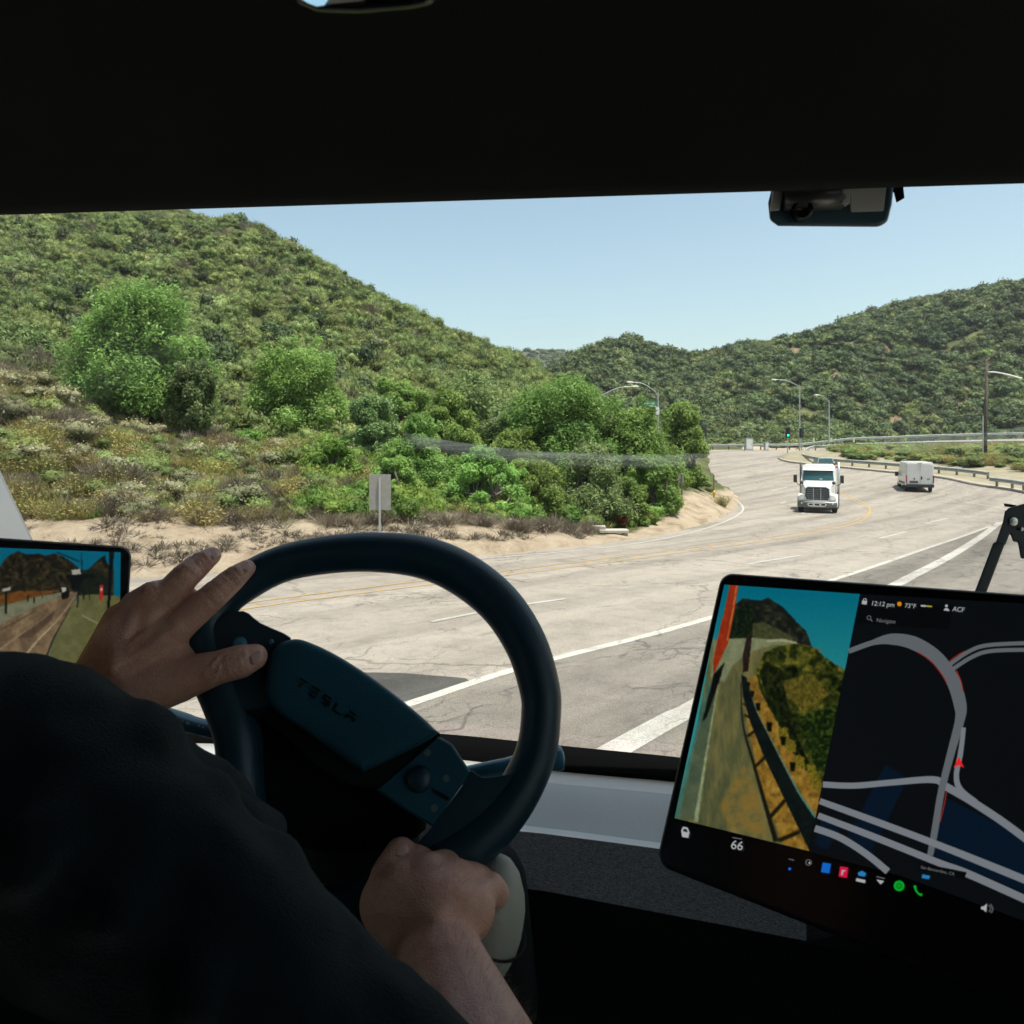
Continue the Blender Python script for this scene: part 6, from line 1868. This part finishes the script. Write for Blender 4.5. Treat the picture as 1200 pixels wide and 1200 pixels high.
# --- left hand camera screen
ls_ = Screen((156, 640), .80, (143, 850), .73, (0, 629), ymin=.4, ymax=1.1)
lsr = empty('camera_screen', (0, 0, 0), parent=cab)
ls_.casing(lsr, .40, ls_.h + .01, .012)
z2 = lambda x, y: (x * .14167, 620 + y * .14167)
ra = Raster(ls_, [z2(-900, 120), z2(998, 192), z2(985, 1300), z2(-900, 1300)], 330, 200)
A = lambda pts, cols, **k: ra.area([z2(*p) for p in pts], cols, **k)
Bn = lambda pts, w, cols, **k: ra.band([z2(*p) for p in pts], w, cols, **k)
ra.c[:] = (0, 88, 112)
A([(-900, 300), (-200, 260), (0, 310), (60, 225), (150, 180), (210, 210), (330, 205), (380, 225), (450, 195), (560, 250), (640, 310), (700, 360), (740, 330), (790, 270), (850, 230), (900, 300), (940, 330), (940, 580), (560, 540), (0, 570), (-900, 620)], [(10, 10, 7), (30, 27, 16), (66, 56, 34)], sc=.25, seed=3, rag=.45)
A([(600, 330), (780, 340), (900, 400), (900, 560), (600, 520)], [(8, 14, 10), (30, 36, 22)], sc=.4, seed=4, rag=.6, soft=2)
A([(-900, 600), (0, 548), (150, 512), (500, 508), (300, 570), (100, 625), (-900, 720)], [(74, 46, 18), (116, 70, 26)], sc=.3, seed=6, soft=3)
A([(-900, 760), (0, 640), (300, 560), (520, 520), (620, 518), (400, 620), (0, 830), (-900, 1100)], [(92, 96, 74), (118, 116, 92)], sc=.2, seed=7, soft=2)
A([(-900, 1100), (0, 790), (300, 640), (560, 530), (650, 518), (610, 620), (430, 950), (300, 1600), (-900, 1600)], [(82, 66, 48), (112, 92, 68), (132, 112, 84)], sc=.1, seed=8, soft=2)
A([(640, 556), (760, 540), (1000, 555), (1000, 1600), (300, 1600), (430, 950), (560, 700)], [(78, 80, 46), (104, 100, 62)], sc=.15, seed=9, soft=2)
A([(140, 900), (330, 740), (470, 660), (420, 760), (260, 900)], [(84, 66, 48), (66, 52, 38)], sc=.3, soft=6)
Bn([(620, 560), (470, 760), (290, 945), (100, 1200)], [.5, 1.1, 1.6, 2.2], [(164, 152, 118)], soft=1); Bn([(470, 650), (330, 760), (100, 920), (0, 1000)], [.4, .8, 1.2, 1.6], [(140, 126, 96)], soft=1); Bn([(270, 690), (0, 840)], 1.1, [(60, 50, 38)], soft=1); Bn([(590, 640), (500, 800), (420, 960), (300, 1300)], [.6, 1.2, 1.8, 2.6], [(24, 22, 16)], soft=1); Bn([(680, 715), (790, 770), (890, 830)], 1.1, [(140, 140, 104)])
A([(540, 385), (780, 370), (790, 400), (690, 410), (660, 500), (600, 505), (575, 430)], [(8, 10, 9)], soft=1); A([(592, 338), (666, 328), (668, 372), (594, 380)], [(150, 150, 138)])
for p, w in (([(470, 190), (660, 270)], 1.3), ([(675, 195), (680, 400)], 1), ([(650, 500), (640, 650)], 1.5), ([(740, 460), (742, 590)], 1.1), ([(690, 480), (692, 580)], 2), ([(50, 510), (48, 700)], 2.8), ([(280, 560), (282, 615)], 1.6), ([(230, 545), (231, 600)], 1.2), ([(350, 545), (351, 575)], 1)): Bn(p, w, [(10, 12, 11)])
A([(15, 520), (20, 495), (85, 478), (90, 505)], [(146, 146, 132)]); A([(505, 520), (515, 490), (560, 485), (575, 520), (565, 570), (512, 585)], [(8, 8, 8)]); A([(510, 485), (545, 480), (548, 510), (512, 530)], [(160, 160, 154)])
A([(825, 465), (855, 465), (855, 545), (838, 600), (822, 590)], [(160, 36, 30)]); A([(832, 485), (848, 485), (848, 510), (832, 512)], [(190, 150, 140)])
A([(905, 188), (945, 190), (930, 360), (905, 690), (885, 692), (900, 360)], [(6, 10, 10)]); A([(840, 240), (870, 215), (880, 280), (850, 300)], [(8, 14, 12)], soft=2)
ra.done('camera_picture', lsr)

# ---- camera unit hanging from the header
Yc_ = .79
def U(x, y, d=0.): return P(x, y, Yc_ + d)
du = empty('dash_camera', (0, 0, 0), parent=cab)
def bodysec(f, d):
    base = [(906, 214), (1048, 209), (1045, 240), (1040, 260), (1030, 266), (912, 265), (902, 258), (900, 238)]
    cx, cy = 974, 238
    return [U(cx + (x - cx) * f, cy + (y - cy) * f, d) for x, y in base]
grey_dev = mat('grey_device_plastic', (.72, .73, .74), (.66, .67, .68), 30, .55)
navy_dev = mat('dark_navy_device', (.05, .10, .15), None, rough=.3)
m = CB(); m.loft([bodysec(.97, .05), bodysec(1, .045), bodysec(1, .004), bodysec(.985, 0)], True, True); m.build('housing', navy_dev, du, bevel=.003)
m = CB(); m.prism([U(995, 213, -.002), U(1040, 211, -.002), U(1036, 247, -.002), U(998, 248, -.002)], (0, .004, 0)); m.build('face_plate', grey_dev, du, bevel=.001); m = CB(); m.prism([U(907, 216, -.002), U(920, 216, -.002), U(914, 246, -.002), U(903, 247, -.002)], (0, .004, 0)); m.build('face_plate', grey_dev, du, bevel=.001)
m = CB(); m.tube([U(919, 236, -.002), U(986, 234, -.002)], .0105, 18); m.build('barrel', mat('satin_grey_barrel', (.16, .16, .165), None, rough=.3, metal=.4), du, smooth=True)
m = CB(); m.box(U(989, 232, -.006), (.008, .012, .016)); m.build('end_cap', grey_dev, du, bevel=.001)
m = CB(); m.lathe([(.0115, 0), (.0115, .006), (.0085, .0065), (.0075, .003), (.001, .002)], U(938, 247, -.004), (0, -1, -.1), 24); m.build('lens', gloss_black, du, smooth=False)
m = CB(); m.prism([U(1046, 214, .01), U(1058, 213, .01), U(1060, 232, .01), U(1056, 234, .01), U(1053, 222, .01), U(1046, 221, .01)], (0, .01, 0)); m.build('clip', soft_black, du)
m = CB(); m.box(U(974, 196, .03), (.03, .03, .05)); m.build('stem', soft_black, du)
# ---- header mirror at the very top
om = empty('overhead_console', (0, 0, 0), parent=cab)
Yo = .355
m = CB(); m.loft([[P(430 + (x - 430) * f, -60 + (y + 60) * f, Yo + d) for x, y in ((340, -120), (335, -20), (348, 4), (372, 14), (420, 16), (480, 11), (505, 6), (520, -10), (525, -120))] for f, d in ((1, .07), (1, 0), (.95, -.006))], True, True); m.build('housing', gloss_black, om, bevel=.002)
m = CB(); m.prism([P(x, y, Yo - .009) for x, y in ((352, -60), (352, -4), (360, 1), (370, 4.5), (379, 3), (384, -4), (386, -60))], (0, .002, 0)); m.build('mirror_face', emit('glowing_mirror_face', srgb(168, 214, 240), .42), om)  # brightness of the mirror face put in as glow, no lamp here
m = CB(); m.prism([P(x, y, Yo - .0085) for x, y in ((386, -60), (384, 2), (425, -2), (430, -60))], (0, .002, 0)); m.build('mirror_frame', grey_dev, om)
# ---- bracket arm that stands up behind the touchscreen
br_ = empty('bracket_arm', (0, 0, 0), parent=cab)
Yb = .86
arm_m = mat('dark_blue_anodised', (.012, .022, .034), (.016, .028, .040), 20, .35, .3)
def V8(x, y, d=0): return P(1120 + x * .1084, 570 + y * .1084, Yb + d)
m = CB(); m.loft([[V8(x, y, 0) for x, y in ((225, 1085), (400, 620), (410, 600), (540, 600), (510, 680), (355, 1090), (-820, 4080), (-960, 4080))], [V8(x, y, .02) for x, y in ((225, 1085), (400, 620), (410, 600), (540, 600), (510, 680), (355, 1090), (-820, 4080), (-960, 4080))]], True, True); m.build('arm', arm_m, br_, bevel=.002)
m = CB(); m.loft([[V8(x, y, d) for x, y in ((430, 610), (510, 380), (530, 270), (575, 232), (720, 190), (950, 150), (950, 800), (700, 780), (670, 600), (620, 600), (600, 545), (585, 510), (560, 570), (535, 640))] for d in (-.006, .024)], True, True); m.build('head', arm_m, br_, bevel=.002)
m = CB(); m.lathe([(.0022, 0), (.0022, .003), (.001, .0035)], V8(697, 460, -.006), (0, -1, 0), 12); m.lathe([(.005, 0), (.005, .002), (.002, .003)], V8(615, 378, -.006), (0, -1, 0), 14); m.build('bolt', chrome, br_)
m = CB(); m.prism([V8(580, 190), V8(660, 205), V8(640, 220), V8(590, 225)], (0, .01, 0)); m.build('latch', soft_black, br_)
# ================================================================ the driver
drv = empty('person', (-.45, .2, CAMZ - .85))
tag(drv, 'driver in a black sweater steering the truck with both hands on the wheel', 'person')
DO = Vector(drv.location)
def skin_mat():
    m, nt, out = mk('skin'); b = N(nt, 'BsdfPrincipled', Roughness=.42); b.inputs['Specular IOR Level'].default_value = .4
    tc = N(nt, 'TexCoord'); n1 = N(nt, 'TexNoise', Scale=26, Detail=5, Roughness=.6); L(nt, tc.outputs['Object'], n1.inputs['Vector'])
    L(nt, ramp(nt, n1.outputs[0], [(.3, (.56, .27, .195)), (.50, (.68, .365, .275)), (.72, (.74, .385, .305))]), b.inputs['Base Color'])
    b.inputs['Subsurface Weight'].default_value = .12; b.inputs['Subsurface Radius'].default_value = (1, .4, .25); b.inputs['Subsurface Scale'].default_value = .004
    vo = N(nt, 'TexVoronoi', Scale=520); L(nt, tc.outputs['Object'], vo.inputs['Vector'])
    n2 = N(nt, 'TexNoise', Scale=130, Detail=4); L(nt, tc.outputs['Object'], n2.inputs['Vector'])
    ad = N(nt, 'Math', operation='MULTIPLY_ADD'); L(nt, n2.outputs[0], ad.inputs[0]); ad.inputs[1].default_value = 1.6; L(nt, vo.outputs[0], ad.inputs[2])
    bp = N(nt, 'Bump', Strength=.35, Distance=.0016); L(nt, ad.outputs[0], bp.inputs['Height']); L(nt, bp.outputs[0], b.inputs['Normal'])
    L(nt, b.outputs[0], out.inputs[0]); return m


skin = skin_mat()
def rad(px, Y=.72): return px * Y / FPX
m = MB()
# trunk, neck, head
m.chain([Vector((-.45, .17, 2.12)), Vector((-.45, .20, 2.35)), Vector((-.44, .25, 2.60))], [.14, .13, .15])
shR = P(-30, 892, .42); shL = Vector((-.66, .34, CAMZ - .19))
m.capsule(shR, .055, (-.45, .24, CAMZ - .20), .10); m.capsule(shL, .055, (-.45, .24, CAMZ - .20), .10)
m.capsule((-.45, .24, CAMZ - .16), .058, (-.44, .28, CAMZ + .02), .054)
m.capsule((-.44, .30, CAMZ + .06), .075, (-.44, .31, CAMZ + .13), .085)
m.capsule((-.44, .345, CAMZ + .00), .055, (-.44, .335, CAMZ + .10), .07)
m.capsule((-.44, .41, CAMZ + .075), .010, (-.44, .43, CAMZ + .04), .013)
m.capsule((-.44, .385, CAMZ - .03), .02, (-.44, .39, CAMZ - .005), .015)
for s in (-1, 1): m.capsule((-.44 + s * .082, .30, CAMZ + .03), .010, (-.44 + s * .088, .295, CAMZ + .075), .013)
# right arm
elR = P(606, 1400, .41); wrR = W(512, 1112, .062)
m.capsule(shR, .05, elR, .044)
fm = elR.lerp(wrR, .38)
m.chain([elR, fm, elR.lerp(wrR, .8), wrR], [.044, .047, .0375, .034])
# right hand: knuckles over the rim, thumb lying up along it
hk = W(512, 1060, .062)
mcp = [W(476, 1036, .050), W(503, 1029, .054), W(532, 1034, .052), W(556, 1052, .046)]
for p, r in zip(mcp, (.021, .021, .020, .018)):
    m.capsule(wrR.lerp(p, .12), .030, p, r)
m.capsule(hk, .033, W(470, 1062, .05), .030); m.capsule(hk, .033, W(545, 1066, .052), .027)
fing = [[(476, 1036, .050, .0195), (488, 1013, .030, .0165), (500, 1012, -.012, .0135), (508, 1040, -.034, .011)],
        [(503, 1029, .054, .0195), (519, 1019, .032, .017), (533, 1018, -.012, .014), (540, 1046, -.034, .011)],
        [(532, 1034, .052, .019), (553, 1033, .030, .0165), (568, 1034, -.006, .0135), (570, 1058, -.03, .011)],
        [(556, 1052, .046, .0165), (574, 1042, .030, .0148), (582, 1050, .010, .0135), (577, 1058, .004, .0125)]]
for f in fing: m.chain([W(a, b, h) for a, b, h, r in f], [r for _, _, _, r in f])
m.chain([wrR.lerp(W(450, 1080, .045), .5), W(455, 1058, .040), W(459, 1026, .036), W(469, 1001, .030)], [.030, .026, .0195, .0150])
# left arm
elL = Vector((-.60, .47, CAMZ - .325)); wrL = W(112, 812, .030)
m.chain([shL, elL], [.05, .044]); m.chain([elL, elL.lerp(wrL, .35), wrL], [.044, .046, .033])
# left hand spread on the upper left of the rim
mcl = [(214, 730, .040, .0168), (186, 710, .042, .0168), (160, 709, .041, .0158), (138, 724, .036, .0145)]
for a, b, h, r in mcl: m.capsule(wrL, .031, W(a, b, h), r)
m.capsule(W(150, 785, .034), .032, W(190, 752, .034), .026); m.capsule(W(150, 790, .030), .034, W(200, 782, .028), .026)
m.capsule(W(140, 760, .036), .030, W(165, 730, .038), .022)
fl_ = [[(214, 730, .040, .0165), (252, 697, .044, .0145), (275, 677, .036, .0128), (289, 666, .030, .0098)],
       [(186, 710, .042, .0165), (216, 677, .048, .0148), (236, 660, .036, .0128), (249, 651, .028, .0098)],
       [(160, 709, .041, .0155), (178, 697, .050, .0140), (205, 690, .030, .0125), (222, 700, .020, .0105)],
       [(138, 724, .036, .0140), (152, 715, .044, .0125), (178, 712, .028, .0112), (194, 716, .020, .0095)]]
for f in fl_: m.chain([W(a, b, h) for a, b, h, r in f], [r for _, _, _, r in f])
m.chain([W(165, 806, .030), W(208, 797, .034), W(256, 782, .040), W(283, 775, .038), W(298, 770, .036)], [.031, .0235, .0168, .0170, .0135])
m.v = [tuple(Vector(v) - DO) for v in m.v]
body = m.build('body', skin, drv, smooth=True)
md = body.modifiers.new('remesh', 'REMESH'); md.mode = 'VOXEL'; md.voxel_size = .0028; md.use_smooth_shade = True
md = body.modifiers.new('smooth', 'SMOOTH'); md.factor = .5; md.iterations = 5
baked(body)
# knuckle creases, tendons and veins pressed into the hands
me = body.data; co = np.empty(len(me.vertices) * 3, np.float32); me.vertices.foreach_get('co', co); co = co.reshape(-1, 3)
no = np.empty_like(co).reshape(-1); me.vertices.foreach_get('normal', no); no = no.reshape(-1, 3)
disp_ = np.zeros(len(co), np.float32)
def crease(a, b, h, dirpx, amp=.0034, w=.0036, n=3, reach=.013):
    c = np.array(W(a, b, h) - DO); q = np.array((W(a + dirpx[0], b + dirpx[1], h) - W(a, b, h)).normalized())
    d = co - c; s = d @ q; r = np.linalg.norm(d - s[:, None] * q, axis=1)
    face = np.clip((no @ np.array(sn)) * 2, 0, 1)
    f = np.exp(-(r / reach) ** 2) * face
    for i in range(n):
        disp_[:] -= amp * f * np.exp(-((s - (i - (n - 1) / 2) * w * 1.1) / (w * .33)) ** 2)
    disp_[:] += amp * 1.1 * f * np.exp(-(s / (w * n * .9)) ** 2)
for a, b, h, dx, n in ((252, 697, .052, (38, -32), 4), (275, 677, .046, (20, -16), 3), (216, 677, .056, (28, -30), 4), (236, 660, .046, (20, -14), 3), (256, 782, .052, (48, -14), 4), (283, 775, .05, (20, -6), 2), (178, 697, .058, (20, -15), 3), (459, 1024, .052, (8, -26), 3)):
    crease(a, b, h, dx, n=n)
def ridge_line(p0, p1, amp, w):
    a = np.array(W(*p0) - DO); b = np.array(W(*p1) - DO); ab = b - a; t_ = np.clip(((co - a) @ ab) / (ab @ ab), 0, 1)
    d = np.linalg.norm(co - a - t_[:, None] * ab, axis=1); face = np.clip((no @ np.array(sn)) * 2, 0, 1)
    disp_[:] += amp * np.exp(-(d / w) ** 2) * face * np.sin(np.pi * np.clip(t_ * .9 + .1, 0, 1)) ** .5
for a, b, h, r in mcl: ridge_line((130, 790, .07), (a, b, h + r), .0045, .0065)
for x, y in ((476, 1036), (503, 1029), (532, 1034)): ridge_line((512, 1090, .095), (x, y, .072), .0028, .007)
ridge_line((150, 790, .068), (196, 735, .06), .0012, .004); ridge_line((500, 1080, .098), (545, 1045, .08), .0012, .004)
co += no * disp_[:, None]
me.vertices.foreach_set('co', co.ravel()); me.update()
nail_m = mat('finger_nail', (.74, .46, .40), (.70, .43, .37), 40, .28, spec=.5)
def nail(name, p, d, up, L_, w):
    p = Vector(p); d = d.normalized(); up = (up - d * up.dot(d)).normalized(); s = d.cross(up); secs = []
    for t_ in np.linspace(-1, 1, 7):
        ww = w * (1 - .35 * max(0, t_) ** 3 - .2 * max(0, -t_) ** 2)
        secs.append([p + d * L_ * t_ + s * ww * q - up * (w * .45 * q * q) for q in np.linspace(-1, 1, 7)])
    mm = MB(); mm.loft(secs, False); mm.v = [tuple(Vector(v) - DO) for v in mm.v]
    return mm.build(name, nail_m, drv, smooth=True, solid=.0008)
nail('fingernail', W(300, 768, .0500), W(312, 764, .036) - W(290, 773, .040), sn + Vector((0, .25, .25)), .0060, .0075)
nail('fingernail', W(289, 664, .0405), W(298, 657, .020) - W(280, 672, .034), sn + Vector((0, 0, .6)), .0050, .0056)
nail('fingernail', W(250, 649, .0385), W(258, 643, .018) - W(240, 656, .032), sn + Vector((0, 0, .6)), .0050, .0056)
nail('fingernail', W(470, 996, .0448), W(474, 985, .022) - W(466, 1008, .034), sn + Vector((0, .1, .5)), .0062, .0078)
# fine hair on the forearm and wrist
hv = []; hf = []
rh = np.random.default_rng(5)
poly_c = co
axis = (wrR - elR).normalized()
sel = np.where((np.abs((co - np.array(wrR - DO)) @ np.array(axis)) < .17) & (np.linalg.norm(np.cross(co - np.array(wrR - DO), np.array(axis)), axis=1) < .062) & ((co - np.array(wrR - DO)) @ np.array(axis) < .03) & (no @ np.array(sn) > -.2))[0]
selL = np.where((np.linalg.norm(co - np.array(W(135, 800, .05) - DO), axis=1) < .045) & (no @ np.array(sn) > .1))[0]
for arr, n_, ax in ((sel, 1500, axis), (selL, 1300, (W(190, 760, .05) - W(120, 805, .05)).normalized())):
    if len(arr) == 0: continue
    for i in rh.choice(arr, n_):
        p = Vector(co[i]); nr = Vector(no[i]); g_ = (nr * .55 - Vector((0, 0, .5)) * rh.random() + ax * (.5 - 1.2 * rh.random()) * .8 + Vector(rh.normal(size=3)) * .35).normalized()
        s = nr.cross(g_).normalized() * .00006; l = .006 + .007 * rh.random()
        b0 = len(hv); q = p + g_ * l * .55 + nr * .001; e = p + g_ * l - nr * .0008
        hv += [tuple(p - s), tuple(p + s), tuple(q + s * .8), tuple(q - s * .8), tuple(e)]
        hf += [(b0, b0 + 1, b0 + 2, b0 + 3), (b0 + 3, b0 + 2, b0 + 4)]
mh = MB(); mh.add(hv, hf); o = mh.build('arm_hair', mat('arm_hair', (.16, .10, .065), None, rough=.5), drv, fix=False)
# ---- clothes
cloth = mat('black_sweater_knit', (.0050, .0085, .0105), (.0085, .0135, .0165), 18, .95, bump=.5, bscale=900, sheen=.12, spec=.05)
m = MB()
m.chain([Vector((-.45, .16, 2.08)), Vector((-.45, .20, 2.35)), Vector((-.44, .25, 2.58))], [.19, .175, .18])
m.capsule(shR + Vector((0, -.01, -.01)), .068, (-.45, .24, CAMZ - .19), .12); m.capsule(shL, .075, (-.45, .24, CAMZ - .19), .12)
m.capsule((-.45, .24, CAMZ - .15), .075, (-.45, .25, CAMZ - .10), .072)
# right sleeve, pushed up to the forearm, with rolls of slack
a0 = shR; b0 = elR
m.chain([a0, a0.lerp(b0, .3), a0.lerp(b0, .6), a0.lerp(b0, .85), b0], [.068, .066, .059, .053, .049])
m.capsule(b0, .050, b0.lerp(wrR, .16), .0485)
off = Vector((.4, -.1, .9)).normalized()
for t_, r, o_ in ((.20, .030, .046), (.33, .024, .046), (.46, .026, .038)):
    c_ = a0.lerp(b0, t_) + off * o_; q_ = Vector((.2, 1, .25)).normalized(); m.capsule(c_ - q_ * .05, r * .85, c_ + q_ * .03, r * .7)
m.capsule(P(232, 930, .60), .030, P(262, 938, .60), .024)
m.capsule(P(160, 925, .52), .05, P(250, 962, .56), .036); m.capsule(P(275, 975, .52), .030, P(305, 985, .55), .022)
# left sleeve
m.chain([shL, elL, elL.lerp(wrL, .5), W(40, 908, .02)], [.070, .050, .044, .043])
m.capsule(W(0, 892, .035), .044, W(48, 906, .03), .046); m.capsule(W(150, 880, .03), .032, W(190, 884, .03), .026)
m.v = [tuple(Vector(v) - DO) for v in m.v]
sw_ = m.build('sweater', cloth, drv, smooth=True)
md = sw_.modifiers.new('remesh', 'REMESH'); md.mode = 'VOXEL'; md.voxel_size = .006; md.use_smooth_shade = True
md = sw_.modifiers.new('smooth', 'SMOOTH'); md.factor = .5; md.iterations = 16
tx = bpy.data.textures.new('cloth_folds', 'CLOUDS'); tx.noise_scale = .075; tx.noise_depth = 2
md = sw_.modifiers.new('folds', 'DISPLACE'); md.texture = tx; md.strength = .022; md.mid_level = .5; md.texture_coords = 'LOCAL'
md = sw_.modifiers.new('smooth2', 'SMOOTH'); md.factor = .5; md.iterations = 2
baked(sw_)
trs = mat('dark_trousers', (.012, .013, .016), None, rough=.9, bump=.3, bscale=400)
m = MB()
for s in (-1, 1):
    hip = Vector((-.45 + s * .10, .18, 2.08)); kn = Vector((-.43 + s * .16, .66, 2.16)); ft = Vector((-.40 + s * .15, .86, 1.68))
    m.chain([hip, kn], [.10, .072]); m.chain([kn, ft], [.068, .05])
m.v = [tuple(Vector(v) - DO) for v in m.v]
o = m.build('trousers', trs, drv, smooth=True)
md = o.modifiers.new('remesh', 'REMESH'); md.mode = 'VOXEL'; md.voxel_size = .01; md.use_smooth_shade = True
baked(o)
m = MB()
for s in (-1, 1): m.capsule((-.40 + s * .15, .85, 1.60), .045, (-.38 + s * .16, 1.02, 1.575), .038)
m.v = [tuple(Vector(v) - DO) for v in m.v]; m.build('shoes', trs, drv, smooth=True)
m = MB(); m.capsule((-.44, .275, CAMZ + .09), .09, (-.44, .29, CAMZ + .15), .088); m.v = [tuple(Vector(v) - DO) for v in m.v]
m.build('hair', mat('dark_hair', (.03, .02, .015), None, rough=.6), drv, smooth=True)

# ------------------------------------------------------------------- the air
hz, nt, out = mk('thin_haze')
pv = N(nt, 'VolumePrincipled'); pv.inputs['Color'].default_value = (.86, .91, 1, 1); pv.inputs['Density'].default_value = .00015; pv.inputs['Anisotropy'].default_value = .2
L(nt, pv.outputs[0], out.inputs['Volume'])
m = MB(); m.box((0, 60, 85), (3300, 3300, 230))
o = m.build('haze', hz); tag(o, kind='stuff')
